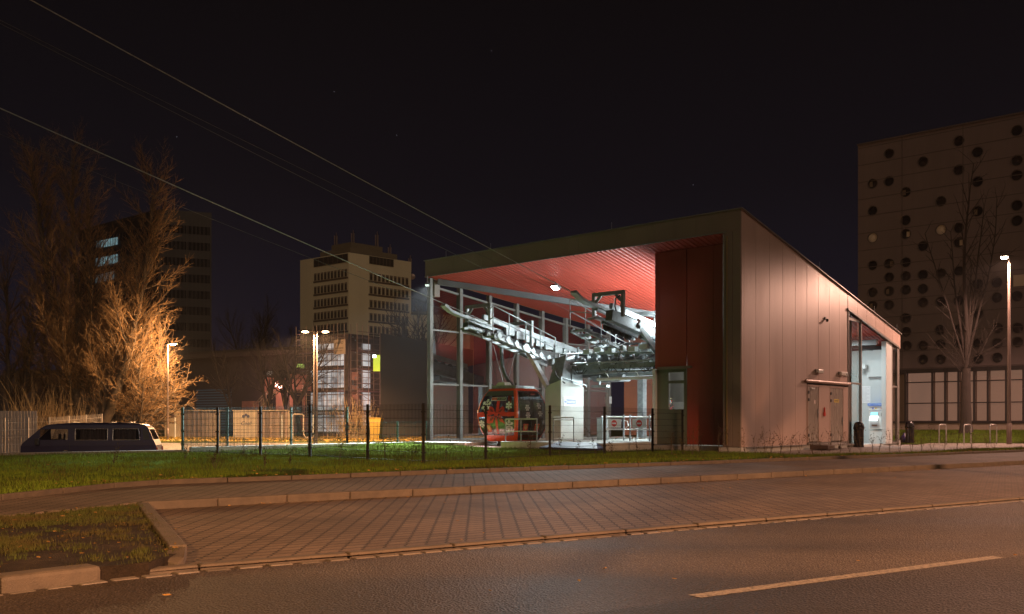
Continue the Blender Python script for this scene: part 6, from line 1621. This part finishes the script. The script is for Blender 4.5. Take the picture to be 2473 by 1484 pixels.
ux = (qb - qa).normalized(); w_ = (qb - qa).length; c_ = (qa + qb) / 2
def ban(txt, fz, width, name="lettering"):
    mb = MB(); zz = zb_ + (zt_ - zb_) * fz; mb.mapped(text_vf(txt, width=width), lambda x, z: (c_.x + ux.x * x + nL.x * .03, c_.y + ux.y * x + nL.y * .03, zz + z)); mb.build(name, mat("banner_print", (.05, .035, .03), .8, 0, .1, 3), o)
if ux.x < 0: ux = -ux
ban("ARAD", .80, w_ * .66); ban("ogrodzenia", .42, w_ * .7); ban("www.arad.pl", .24, w_ * .5)
o = thing("site_light", "small white work light with a lit green sign panel at the scaffold's right end", "work light", (at(905, 868, 80).x, 80, at(0, 868, 80).z))
p_ = at(904, 861, 79.5); mb = MB(); mb.box(p_.x - .12, p_.x + .12, 79.4, 79.6, p_.z - .1, p_.z + .1); mb.build("lamp", emis("work_white", (.85, .95, 1), 14), o)
p_ = at(911, 876, 80.6); mb = MB(); mb.box(p_.x - .35, p_.x + .5, 80.6, 80.65, p_.z - .75, p_.z + .65); mb.build("green_panel", emis("sign_green", (.32, .48, .03), .7), o)  # lit green sign, built as a glowing panel
light("lamp_light", 'POINT', (p_.x, 79.0, p_.z - 2.0), 240, (1, .55, .42), o, .2)
light("site_lamp_light", 'POINT', (ls[0] + 2.2, ls[1] - 2.6, 2.6), 260, (1, .45, .32), o, .2)

# dark plain hall next to the station
Yd = 72.0; q0, q1 = at(918, 1021, Yd), at(1052, 1021, Yd + 9)
dk = thing("plain_hall", "plain dark grey box hall right behind the glass corner of the station", "hall", (q0.x, q0.y, 0))
dd = Vector((q1.x - q0.x, q1.y - q0.y)); dl = dd.length; dd.normalize(); bk = Vector((q0.x + 3.0, q0.y)).normalized()
Hd = at(0, 805, Yd).z
solid(dd, bk, dl + 8, 16, .9, Hd, (q0.x, q0.y, 0)).build("cladding", mat("hall_grey", (.105, .085, .075), .7, .1, .1, .3), dk)
solid(dd, bk, dl + 7.9, 15.8, -1.2, .9, (q0.x + dd.x * .05 + bk.x * .1, q0.y + dd.y * .05 + bk.y * .1, 0)).build("base_wall", mat("hall_base", (.24, .18, .14), .8, 0, .1, 1), dk)

# concrete block with pale end, behind the left trees
Yc = 80.0; p_ = at(192, 1021, Yc); cb = thing("concrete_shed", "plain windowless concrete shed with one pale lamp lit end behind the tree trunks", "shed", (p_.x, p_.y, 0))
ca, cbv = dirto(-4500, 1), dirto(1900, 1); ca = Vector((-.985, .17))
solid(ca, cbv, alen((p_.x, p_.y), ca, 8), 3.2, -.5, at(0, 893, Yc).z, (p_.x, p_.y, 0)).build("walls", mat("shed_wall", (.14, .105, .09), .85, 0, .15, .8, .2, 10), cb)
q1 = at(255, 1021, Yc + 1.5); mb = MB(); mb.bar((p_.x + .02, p_.y - .05, 1.6), (q1.x, q1.y, 1.6), .12, 4.0); mb.build("end_wall", mat("shed_end_lit", (.55, .44, .33), .85, 0, .1, 1), cb)  # lamp light on this end is painted as a paler wall colour
light_y = Yc

# waste shelters with graffiti
def shelter(u0, um, u1, vt, vb, Y, lab, grf):
    a = at(u0, vb, Y); b_ = at(um, vb, Y); c = at(u1, vb, Y); zt_ = at(0, vt, Y).z; z0 = G(a.x, Y)
    o = thing("waste_shelter", lab, "waste shelter", (a.x, Y, z0), 0, "walled waste shelters")
    mb = MB(); mb.box(a.x, b_.x, Y, Y + 2.6, z0 - .2, zt_); mb.build("concrete_wall", mat("shelter_wall", (.46, .38, .28), .85, 0, .12, 1.2, .2, 20), o, bevel=.03)
    mb = MB(); mb.box(a.x - .04, c.x + .04, Y - .04, Y + 2.7, zt_ + .002, zt_ + .07); mb.build("roof", mat("shelter_roof", (.50, .40, .27), .8, 0, .15, 1), o)
    mb = MB(); n = int((c.x - b_.x) / .11)
    for k in range(n): x = b_.x + (c.x - b_.x) * (k + .2) / n; mb.box(x, x + .055, Y + .1, Y + .14, z0, zt_)
    mb.build("slats", mat("shelter_slat", (.34, .25, .20), .8, 0, .15, 2), o)
    mb = MB(); mb.box(c.x - .22, c.x, Y, Y + .3, z0 - .2, zt_); mb.box(b_.x + .003, c.x - .223, Y + .5, Y + .6, z0, zt_ - .1); mb.build("side_post", MT["shelter_wall"], o)
    if grf:
        mb = MB(); w_ = b_.x - a.x; mb.mapped(text_vf("Cool", width=w_ * .42, bold=.015), lambda x, z: (a.x + w_ * .55 + x + .35 * z, Y - .006, z0 + (zt_ - z0) * .55 + z))
        for k in range(3): mb.lathe([(.10, -.001), (.13, 0)], (a.x + w_ * (.44 + .1 * k), Y - .004, z0 + (zt_ - z0) * (.80 + .05 * (k % 2))), 10, 'Y')
        mb.build("graffiti", mat("spray_blue", (.06, .05, .09), .7, 0, .1, 5), o)
shelter(397, 434, 530, 993, 1049, 77, "left walled waste shelter with sprayed scrawl, beside the lamp post in the twigs", True)
shelter(563, 620, 703, 993, 1056, 75, "right walled waste shelter with sprayed scrawl, left of the two headed lamp", True)
# yellow skip
p_ = at(893, 1050, 68); q = at(920, 1050, 68); zt_ = at(0, 1010, 68).z; z0 = G(p_.x, 68)
o = thing("skip", "yellow steel skip standing before the plain dark hall", "skip", ((p_.x + q.x) / 2, 68, z0)); mb = MB(); x0, x1 = p_.x, q.x
mb.add([(x0 + .05, 68, z0 + .05), (x1 - .15, 68, z0 + .05), (x1 - .15, 69.4, z0 + .05), (x0 + .05, 69.4, z0 + .05), (x0, 67.9, zt_), (x1, 67.9, zt_), (x1, 69.5, zt_), (x0, 69.5, zt_)], [(0, 3, 2, 1), (0, 1, 5, 4), (1, 2, 6, 5), (2, 3, 7, 6), (3, 0, 4, 7)])
mb.build("tub", mat("skip_yellow", (.45, .30, .03), .5, 0, .12, 2), o); mb = MB()
for k in range(5): x = x0 + .06 + (x1 - x0 - .25) * k / 4; mb.box(x, x + .05, 67.9, 67.97, z0 + .1, zt_ - .04)
mb.box(x0 - .03, x1 + .03, 67.86, 67.9, zt_ - .06, zt_ + .03); mb.box(x0 + .1, x0 + .4, 67.95, 69.4, z0 - .05, z0 + .05); mb.build("rib", MT["skip_yellow"], o)
# gas pipe arch
o = thing("gas_pipe", "white gas pipe loop standing out of the verge beside the right shelter", "pipe", (at(728, 1050, 72).x, 72, -.3)); mb = MB()
a, b_ = at(707, 1055, 72), at(733, 1055, 72); zt_ = at(0, 1001, 72).z
mb.path([(a.x, 72, -.5), (a.x, 72, zt_ - .1), (a.x + .1, 72, zt_), (b_.x - .1, 72, zt_), (b_.x, 72, zt_ - .1), (b_.x, 72, .1), (b_.x + .15, 72, -.2), (b_.x + .9, 72, -.25)], .06, 8); mb.build("pipe", mat("pipe_white", (.55, .45, .35), .6, 0, .1, 2), o)
mb = MB(); mb.lathe([(.12, -.06), (.16, 0), (.12, .06)], (b_.x, 72, .3), 12); mb.build("valve", m_galv, o)
# marker posts in the verge
for u, v0, v1, lab in ((1003, 0, 0, ""),):
    pass
for u, vt, vb, Y, lab in ((681, 1003, 1055, 74, "thin white marker post before the right waste shelter"), (757, 1002, 1057, 74, "short white post just left of the two headed lamp"), (423, 1005, 1055, 73, "thin white marker post before the left waste shelter")):
    p_ = at(u, vt, Y); o = thing("marker_post", lab, "post", (p_.x, Y, G(p_.x, Y)), 0, "white marker posts"); mb = MB(); mb.tube((p_.x, Y, G(p_.x, Y) - .1), (p_.x, Y, p_.z), .05, n=8); mb.build("shaft", m_white, o); mb = MB(); mb.tube((p_.x, Y, p_.z), (p_.x, Y, p_.z + .05), .065, n=8); mb.build("cap", m_galv, o)
# far dark skyline closing the gaps
for x0, x1, y, h, lab in ((-190, -75, 165, 9, "far low dark block at the left edge behind the trees"), (-62, -44, 175, 14, "far dark block seen between the office tower and the mid rise tower"), (70, 160, 130, 6, "far low dark block to the right behind the tower block")):
    o = thing("distant_block", lab, "building", (x0, y, 0), 0, "distant dark blocks"); mb = MB(); mb.box(x0, x1, y, y + 15, -1.3, h); mb.build("walls", m_hall, o); mb = MB(); mb.box(x0 - .2, x1 + .2, y - .3, y + 15, h, h + .4); mb.build("roof", m_roof, o)
# stars
for u, v in ((1187, 123), (958, 327), (427, 331), (807, 222), (603, 290), (1674, 447)):
    p_ = at(u, v, 3000); mb = MB(); mb.lathe([(.001, -1.3), (1.3, 0), (.001, 1.3)], p_, 6); o = mb.build("star", emis("star_light", (.75, .85, 1), .28)); tag(o, "faint white star in the night sky", "star", "stars in the night sky")
# ================================================================== bare trees
def segs_mesh(name, segs, m, parent, n=3):
    """one mesh of tapered twigs, n sided"""
    A = np.array([[*s[0], *s[1], s[2], s[3]] for s in segs], np.float32); N = len(A)
    p, q, r0, r1 = A[:, 0:3], A[:, 3:6], A[:, 6], A[:, 7]
    d = q - p; d /= np.maximum(np.linalg.norm(d, axis=1, keepdims=True), 1e-6)
    t_ = np.where(np.abs(d[:, 2:3]) < .9, np.array([[0, 0, 1.]]), np.array([[1., 0, 0]]))
    a = np.cross(d, t_); a /= np.linalg.norm(a, axis=1, keepdims=True); b = np.cross(d, a)
    V = np.zeros((N, 2, n, 3), np.float32)
    for k in range(n):
        an = 2 * math.pi * k / n; o_ = a * math.cos(an) + b * math.sin(an)
        V[:, 0, k] = p + o_ * r0[:, None]; V[:, 1, k] = q + o_ * r1[:, None]
    idx = np.arange(N)[:, None] * 2 * n
    Fc = np.zeros((N, n, 4), np.int32)
    for k in range(n): Fc[:, k] = idx + np.array([k, (k + 1) % n, n + (k + 1) % n, n + k])
    me = bpy.data.meshes.new(name)
    root = WM[parent.name].inverted(); V = V.reshape(-1, 3); off = np.array(root.translation); V = V + off
    me.vertices.add(len(V)); me.vertices.foreach_set("co", V.astype(np.float32).ravel())
    Fc = Fc.reshape(-1, 4); me.loops.add(Fc.size); me.polygons.add(len(Fc))
    me.loops.foreach_set("vertex_index", Fc.ravel()); me.polygons.foreach_set("loop_start", np.arange(0, Fc.size, 4, dtype=np.int32))
    me.update(); me.validate(); me.materials.append(m)
    for pl_ in me.polygons: pass
    o = bpy.data.objects.new(name, me); col.objects.link(o); o.parent = parent; WM[o.name] = WM[parent.name]
    return o
UP = Vector((0, 0, 1))
def rnd(): return Vector((random.gauss(0, 1), random.gauss(0, 1), random.gauss(0, 1))).normalized()
def limb(segs, p, d, ln, r0, r1, wob=.12, trop=.0, step=.5, pull=UP):
    n = max(2, int(ln / step)); pts = [(p.copy(), r0, d.copy())]
    for k in range(n):
        d = (d + rnd() * wob + pull * trop).normalized(); q = p + d * (ln / n); ra = r0 + (r1 - r0) * k / n; rb = r0 + (r1 - r0) * (k + 1) / n
        segs.append((p, q, ra, rb)); p = q; pts.append((p.copy(), rb, d.copy()))
    return pts
def side(d, ang):
    a = d.cross(rnd()).normalized(); return (d * math.cos(ang) + a * math.sin(ang)).normalized()
def branchy(segs, fine, pts, ln, depth, cfg):
    """grow side shoots along a limb"""
    for i, (p, r, d) in enumerate(pts):
        f = i / max(1, len(pts) - 1)
        if f < cfg['start'][depth]: continue
        k = cfg['num'][depth]; k = int(k) + (random.random() < k - int(k))
        for _ in range(k):
            l2 = ln * cfg['len'][depth] * random.uniform(.55, 1.15) * (1 - .45 * f); r2 = min(r * .65, cfg['rad'][depth])
            dd = side(d, random.uniform(*cfg['ang'][depth]))
            tgt = fine if depth >= cfg['fine'] else segs
            q = limb(tgt, p, dd, l2, r2, r2 * .45, cfg['wob'][depth], cfg['trop'][depth], cfg['step'][depth], cfg.get('pull', [UP] * 9)[depth])
            if depth + 1 < len(cfg['num']): branchy(segs, fine, q, l2, depth + 1, cfg)
m_bark = mat("bark", (.075, .053, .037), .9, 0, .3, 6, .6, 30)
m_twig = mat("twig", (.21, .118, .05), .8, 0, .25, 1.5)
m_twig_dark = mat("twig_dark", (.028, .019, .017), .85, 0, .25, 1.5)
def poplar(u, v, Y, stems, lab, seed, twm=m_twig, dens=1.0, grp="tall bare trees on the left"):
    random.seed(seed); b_ = at(u, v, Y); b_.z = G(b_.x, Y) - .1
    o = thing("bare_tree", lab, "tree", tuple(b_), 0, grp); segs, fine = [], []
    cfg = dict(num=[4.4 * dens, 3.4 * dens, 2.4 * dens], start=[.14, .15, .2], len=[.29, .42, .5], rad=[.045, .015, .0105], ang=[(.4, 1.0), (.3, .85), (.3, .9)],
               wob=[.13, .16, .2], trop=[.11, .10, .07], step=[.5, .4, .35], fine=1)
    for (tu, tv, r0, bend) in stems:
        top = at(tu, tv, Y + random.uniform(-1, 1)); ln = (top - b_).length; d = (top - b_).normalized(); d0 = (d + Vector((bend, 0, 0))).normalized()
        n = int(ln / .8); p = b_.copy(); pts = [(p.copy(), r0, d0)]
        for k in range(n):
            f = (k + 1) / n; q = b_ + (top - b_) * f + Vector((bend * ln * math.sin(math.pi * f) * .45, 0, 0)) + rnd() * .10; ra = r0 * (1 - .93 * k / n); rb = r0 * (1 - .93 * (k + 1) / n)
            segs.append((p, q, ra, rb)); dd = (q - p).normalized(); p = q; pts.append((p.copy(), rb, dd))
        branchy(segs, fine, pts, ln * .85, 0, cfg)
    segs_mesh("trunk", segs, m_bark, o, 7); segs_mesh("crown", fine, twm, o, 3); print('TREE', len(segs), len(fine)); return o, len(fine)
poplar(212, 1015, 69, [(78, 385, .42, -.06), (172, 378, .36, -.02), (150, 620, .2, -.10), (215, 470, .2, .03)], "tall bare tree with leaning trunk and two feathery tops left of the office tower", 3)
poplar(238, 1015, 68, [(372, 432, .40, .10), (300, 640, .22, .03), (262, 700, .2, .0)], "tall bare tree with a single feathery top in front of the office tower", 8)
poplar(30, 1000, 72, [(20, 610, .25, -.03), (75, 700, .22, .04), (110, 640, .2, .04)], "dim bare tree filling the left edge above the concrete shed", 13, m_twig, .9)
poplar(120, 1000, 74, [(110, 690, .2, -.02), (170, 730, .2, .04)], "dim bare tree between the left edge tree and the leaning trunk", 17, m_twig, .8)
# twiggy shrub willow lit by the lamp
def willow(u, v, Y, tops, lab, seed, num):
    random.seed(seed); b_ = at(u, v, Y); b_.z = G(b_.x, Y) - .1; o = thing("bare_willow", lab, "tree", tuple(b_), 0, "bushy bare trees by the left lamp"); segs, fine = [], []
    cfg = dict(num=[num, 3.0, 2.2], start=[.15, .1, .15], len=[.5, .5, .55], rad=[.04, .015, .0095], ang=[(.5, 1.1), (.4, 1.0), (.3, .9)],
               wob=[.2, .26, .3], trop=[.05, .02, -.05], step=[.4, .35, .3], fine=1)
    for tu, tv in tops:
        top = at(tu, tv, Y + random.uniform(-1.5, 1.5)); d = (top - b_); ln = d.length; q = limb(segs, b_.copy(), (d.normalized() + UP * .25).normalized(), ln, .13, .03, .08, -.02, .5)
        branchy(segs, fine, q, ln * .8, 0, cfg)
    segs_mesh("trunk", segs, m_bark, o, 6); segs_mesh("crown", fine, m_twig, o, 3); print("WIL", len(fine)); return o
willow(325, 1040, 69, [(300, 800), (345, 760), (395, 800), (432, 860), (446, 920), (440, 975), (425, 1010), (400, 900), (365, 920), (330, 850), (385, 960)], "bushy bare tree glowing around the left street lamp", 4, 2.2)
willow(270, 1040, 71, [(250, 830), (285, 780), (310, 860)], "bushy bare tree just left of the glowing one, before the pale shed end", 6, 1.7)
# dim trees before the dark hall and beyond it
def spread(u, v, Y, h, lab, seed, m, grp, w=1.0, z0=None, base=None):
    random.seed(seed); b_ = at(u, v, Y) if base is None else Vector(base); b_.z = (G(b_.x, Y) if z0 is None else z0) - .1
    o = thing("bare_tree", lab, "tree", tuple(b_), 0, grp); segs, fine = [], []
    cfg = dict(num=[1.5, 1.2, 1.0], start=[.25, .2, .2], len=[.5, .5, .5], rad=[.07, .03, .012 + .0002 * Y], ang=[(.4, .9), (.4, .9), (.3, .9)], wob=[.14, .18, .2], trop=[.06, .04, .03], step=[.6, .5, .4], fine=2)
    q = limb(segs, b_.copy(), Vector((random.uniform(-.1, .1), 0, 1)).normalized(), h * .3, .024 * h, .018 * h, .04, .02, .4)
    for k in range(5):
        d = side(UP, random.uniform(.25, .6)); d = Vector((d.x * w, d.y * w, d.z)).normalized(); l = limb(segs, q[-1][0], d, h * random.uniform(.5, .72), .012 * h, .004 * h, .1, .04, .5); branchy(segs, fine, l, h * .6, 0, cfg)
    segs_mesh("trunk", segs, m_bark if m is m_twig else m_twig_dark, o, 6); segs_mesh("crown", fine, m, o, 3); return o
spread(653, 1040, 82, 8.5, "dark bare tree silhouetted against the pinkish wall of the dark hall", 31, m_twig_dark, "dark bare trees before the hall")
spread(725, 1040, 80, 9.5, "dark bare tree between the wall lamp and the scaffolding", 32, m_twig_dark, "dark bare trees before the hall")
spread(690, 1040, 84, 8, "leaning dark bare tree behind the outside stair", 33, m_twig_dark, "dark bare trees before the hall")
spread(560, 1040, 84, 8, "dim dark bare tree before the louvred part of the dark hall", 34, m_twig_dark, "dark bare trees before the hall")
spread(600, 1015, 190, 24, "far bushy bare tree against the dark sky above the dark hall", 35, m_twig_dark, "far trees behind the dark hall", 1.2)
spread(540, 1015, 200, 19, "far bare tree low on the skyline right of the office tower", 36, m_twig_dark, "far trees behind the dark hall", 1.2)
spread(1010, 1010, 110, 16, "bare tree top showing between the mid rise tower and the station", 37, m_twig, "far trees behind the dark hall", 1.1)
# plane tree on the right
random.seed(41); b_ = at(2333, 1035, 47.4); b_.z = .6
o = thing("bare_tree", "bare street tree with knobbly trunk in front of the round windowed tower", "tree", tuple(b_)); segs, fine = [], []
q = limb(segs, b_.copy(), Vector((0, 0, 1)), 3.1, .29, .21, .03, .02, .3); segs.append((b_ - UP * .4, b_ + UP * .25, .42, .29)); kn = q[-1][0]
cfg = dict(num=[1.5, 1.3, 1.0], start=[.3, .25, .2], len=[.34, .45, .5], rad=[.022, .010, .006], ang=[(.35, .9), (.4, 1.0), (.4, 1.0)], wob=[.12, .16, .2], trop=[.05, .04, .02], step=[.5, .4, .35], fine=2)
for tu, tv, r in ((2318, 400, .12), (2290, 560, .07), (2440, 470, .06), (2390, 500, .07), (2240, 560, .05), (2360, 640, .06)):
    top = at(tu, tv, 47.4 + random.uniform(-1.5, 1.5)); d = top - kn; ln = d.length; l = limb(segs, kn.copy(), (d.normalized() + UP * .12).normalized(), ln, r, .02, .05, -.006, .5); branchy(segs, fine, l, ln * .62, 0, cfg)
cfg2 = dict(cfg, num=[1.4, 1.2, 1.0], start=[.2, .2, .2], trop=[.03, .02, .0])
for k in range(12):
    d = side(UP, random.uniform(.7, 1.3)); l = limb(segs, kn + UP * random.uniform(-.5, .9), d, random.uniform(1.5, 3.2), .016, .008, .10, .03, .3); branchy(segs, fine, l, 2.4, 1, cfg2)
segs_mesh("trunk", segs, mat("bark_dark", (.03, .022, .018), .9, 0, .3, 6, .6, 30), o, 8); segs_mesh("crown", fine, mat("twig_brown", (.05, .034, .026), .85, 0, .25, 1.5), o, 3)
# street tree behind the viewer, whose shadow falls over the road on to the side wall
random.seed(52); b_ = Vector((-2.55, -2.9, -.1)); o = thing("bare_tree", "bare street tree across the road, behind the viewer", "tree", tuple(b_)); segs, fine = [], []
q = limb(segs, b_.copy(), Vector((0, 0, 1)), 6.4, .12, .09, .03, .02, .4); cfg = dict(num=[.9, .7], start=[.35, .3], len=[.42, .5], rad=[.03, .014], ang=[(.4, .9), (.4, 1.0)], wob=[.10, .15], trop=[.06, .04], step=[.5, .4], fine=1)
for k in range(7): d = side(UP, random.uniform(.2, .75)); l = limb(segs, q[-1][0] - UP * random.uniform(0, 1.2), d, random.uniform(2.6, 4.2), .085, .018, .08, .05, .5); branchy(segs, fine, l, 4.2, 0, cfg)
segs_mesh("trunk", segs, m_bark, o, 8); segs_mesh("crown", fine, m_twig, o, 4)

# second street tree beside the right road lamp, casting its branches on the side wall
random.seed(63); b_ = Vector((14.9, 3.4, -.1)); o = thing("bare_tree", "bare street tree across the road, right of the viewer", "tree", tuple(b_)); segs, fine = [], []
q = limb(segs, b_.copy(), Vector((0, 0, 1)), 6.9, .11, .075, .03, .02, .4); cfg = dict(num=[.9, .8], start=[.3, .3], len=[.42, .5], rad=[.035, .016], ang=[(.4, .9), (.4, 1.0)], wob=[.12, .16], trop=[.04, .03], step=[.5, .4], fine=1)
for k in range(8): d = side(UP, random.uniform(.35, 1.2)); l = limb(segs, q[-1][0] - UP * random.uniform(0, .3), d, random.uniform(2.2, 3.6), .075, .02, .10, .05, .5); branchy(segs, fine, l, 3.6, 0, cfg)
segs_mesh("trunk", segs, m_bark, o, 8); segs_mesh("crown", fine, m_twig, o, 4)

# ------------------------------------------------------------------ saplings, weeds, reeds
m_stem = mat("stem", (.06, .04, .025), .85, 0, .2, 8)
m_lf = leafmat("sapling_leaf", [(.3, (.05, .055, .018)), (.5, (.10, .075, .022)), (.7, (.20, .12, .03))], 6)
m_lf2 = leafmat("sapling_leaf_dark", [(.3, (.025, .03, .012)), (.6, (.05, .045, .018)), (.8, (.09, .06, .02))], 6)
def sapling(p_, h, lab, seed, m=None, nst=3, grp="thin saplings along the lawn edge", leaves_=64):
    random.seed(seed); o = thing("sapling", lab, "sapling", tuple(p_), 0, grp); segs = []; tips = []
    for k in range(nst):
        d = side(UP, random.uniform(.05, .35)); l = limb(segs, Vector(p_) - UP * .02, d, h * random.uniform(.6, 1.05), .006, .0025, .10, .03, .08); tips += l[len(l) // 3:]
        for _ in range(4): a = random.choice(l[len(l) // 3:]); l2 = limb(segs, a[0], side(a[2], random.uniform(.4, .9)), h * random.uniform(.15, .4), .003, .0015, .1, .04, .06); tips += l2[1:]
    segs_mesh("stem", segs, m_stem, o, 3)
    mb = MB()
    for _ in range(leaves_):
        a = random.choice(tips)[0]; d = side(UP, random.uniform(.5, 1.9)); s_ = random.uniform(.02, .045); w_ = d.cross(rnd()).normalized() * s_ * .32
        mb.add([a, a + d * s_ * .5 + w_, a + d * s_ * 1.1, a + d * s_ * .5 - w_], [(0, 1, 2, 3)])
    mb.build("leaves", m or m_lf, o, fixn=False); return o
pos = []
random.seed(77)
lab_wall = "thin leafy sapling standing before the pale metal side wall"; lab_red = "thin leafy sapling standing before the red block front"
lab_f = "thin weedy sapling growing among the wire fence by the lawn"; lab_l = "low leafy weed in the dim left lawn"; lab_p = "thin leafy sapling at the edge of the bright ticket plaza"
k = 0
for u in (1622, 1650, 1672, 1690, 1735, 1760):
    p_ = gr(u, 1098 + random.uniform(-3, 3)); sapling((p_.x, p_.y, lawn_z(p_.x, p_.y)), random.uniform(.6, .95), lab_red, 100 + k, None, 3, "saplings before the red block"); k += 1
for u in (1800, 1822, 1846, 1862, 1884, 1908, 1930, 1962, 1985, 2004, 2028, 2052):
    p_ = gr(u, 1100 - (u - 1800) * .022 + random.uniform(-4, 2)); sapling((p_.x, p_.y, lawn_z(p_.x, p_.y)), random.uniform(.55, 1.0), lab_wall, 200 + k, None, 3, "saplings before the side wall"); k += 1
for u in (2080, 2108, 2122, 2150, 2172, 2200, 2226, 2250, 2280, 2310, 2345, 2385, 2400):
    p_ = gr(u, 1094 - (u - 2080) * .022 + random.uniform(-3, 2)); sapling((p_.x, p_.y, 0), random.uniform(.5, .85), lab_p, 300 + k, m_lf2 if random.random() < .5 else None, 3, "saplings at the ticket plaza"); k += 1
for u, v in ((995, 1112), (1075, 1112), (1140, 1108), (1280, 1112), (1350, 1104), (1395, 1106), (1440, 1100), (1478, 1102), (1540, 1100), (930, 1110), (820, 1112), (745, 1100)):
    p_ = gr(u, v); sapling((p_.x, p_.y, lawn_z(p_.x, p_.y)), random.uniform(.45, .85), lab_f, 400 + k, m_lf2, 2, "saplings by the wire fence"); k += 1
for u, v in ((272, 1123), (520, 1134), (515, 1118), (640, 1128), (700, 1122), (445, 1112), (590, 1105)):
    p_ = gr(u, v); sapling((p_.x, p_.y, lawn_z(p_.x, p_.y)), random.uniform(.25, .4), lab_l, 500 + k, m_lf2, 4, "weeds in the left lawn", 40); k += 1
# dry reeds behind the fence
def reeds(u, v, Y, h, lab, seed, wd=1.2, grp="dry reed clumps on the verge"):
    random.seed(seed); p_ = at(u, v, Y); z = G(p_.x, Y); o = thing("reed_clump", lab, "reeds", (p_.x, Y, z), 0, grp); segs = []
    for k in range(70):
        a = Vector((p_.x + random.gauss(0, wd * .3), Y + random.gauss(0, .4), z)); d = (UP + Vector((random.gauss(0, .22), random.gauss(0, .15), 0))).normalized(); limb(segs, a, d, h * random.uniform(.5, 1.1), .02, .006, .05, -.03 if random.random() < .5 else 0, .4)
    segs_mesh("stalks", segs, mat("reed_straw", (.34, .24, .12), .8, 0, .2, 3), o, 3); return o
reeds(852, 1052, 70, 3.2, "tall dry reed clump between the double lamp and the skip", 1, 2.2)
reeds(880, 1050, 71, 2.4, "shorter dry reed clump right beside the yellow skip", 2, 1.6)
reeds(668, 1040, 79, 3.2, "dry reed clump rising behind the right waste shelter", 3, 1.6)
for u, Y, h in ((100, 60, 4.2), (140, 60, 3.2), (170, 62, 2.4), (60, 62, 3.0)):
    reeds(u, 1030, Y, h, "tangle of bare stalks between the slatted screen and the tree trunks", int(u), 3.0, "bare stalk tangles on the left")

# the lamps light the place; faint glowing faces need no light sampling of their own
for m in bpy.data.materials:
    if m.use_nodes:
        try: m.cycles.emission_sampling = 'NONE'
        except Exception: pass

# ------------------------------------------------------------------ thin haze added to imitate lens glow round the lamps
hz = MB().box(-260, 260, -60, 270, -2.4, 60).build("haze", None)
mh = bpy.data.materials.new("glow_haze"); mh.use_nodes = True; t = mh.node_tree; t.nodes.clear()
o_ = t.nodes.new("ShaderNodeOutputMaterial"); v_ = t.nodes.new("ShaderNodeVolumePrincipled")
v_.inputs["Color"].default_value = (.9, .88, .9, 1); v_.inputs["Density"].default_value = .00017; v_.inputs["Anisotropy"].default_value = .0
t.links.new(v_.outputs[0], o_.inputs["Volume"]); hz.data.materials.append(mh); hz["kind"] = "stuff"
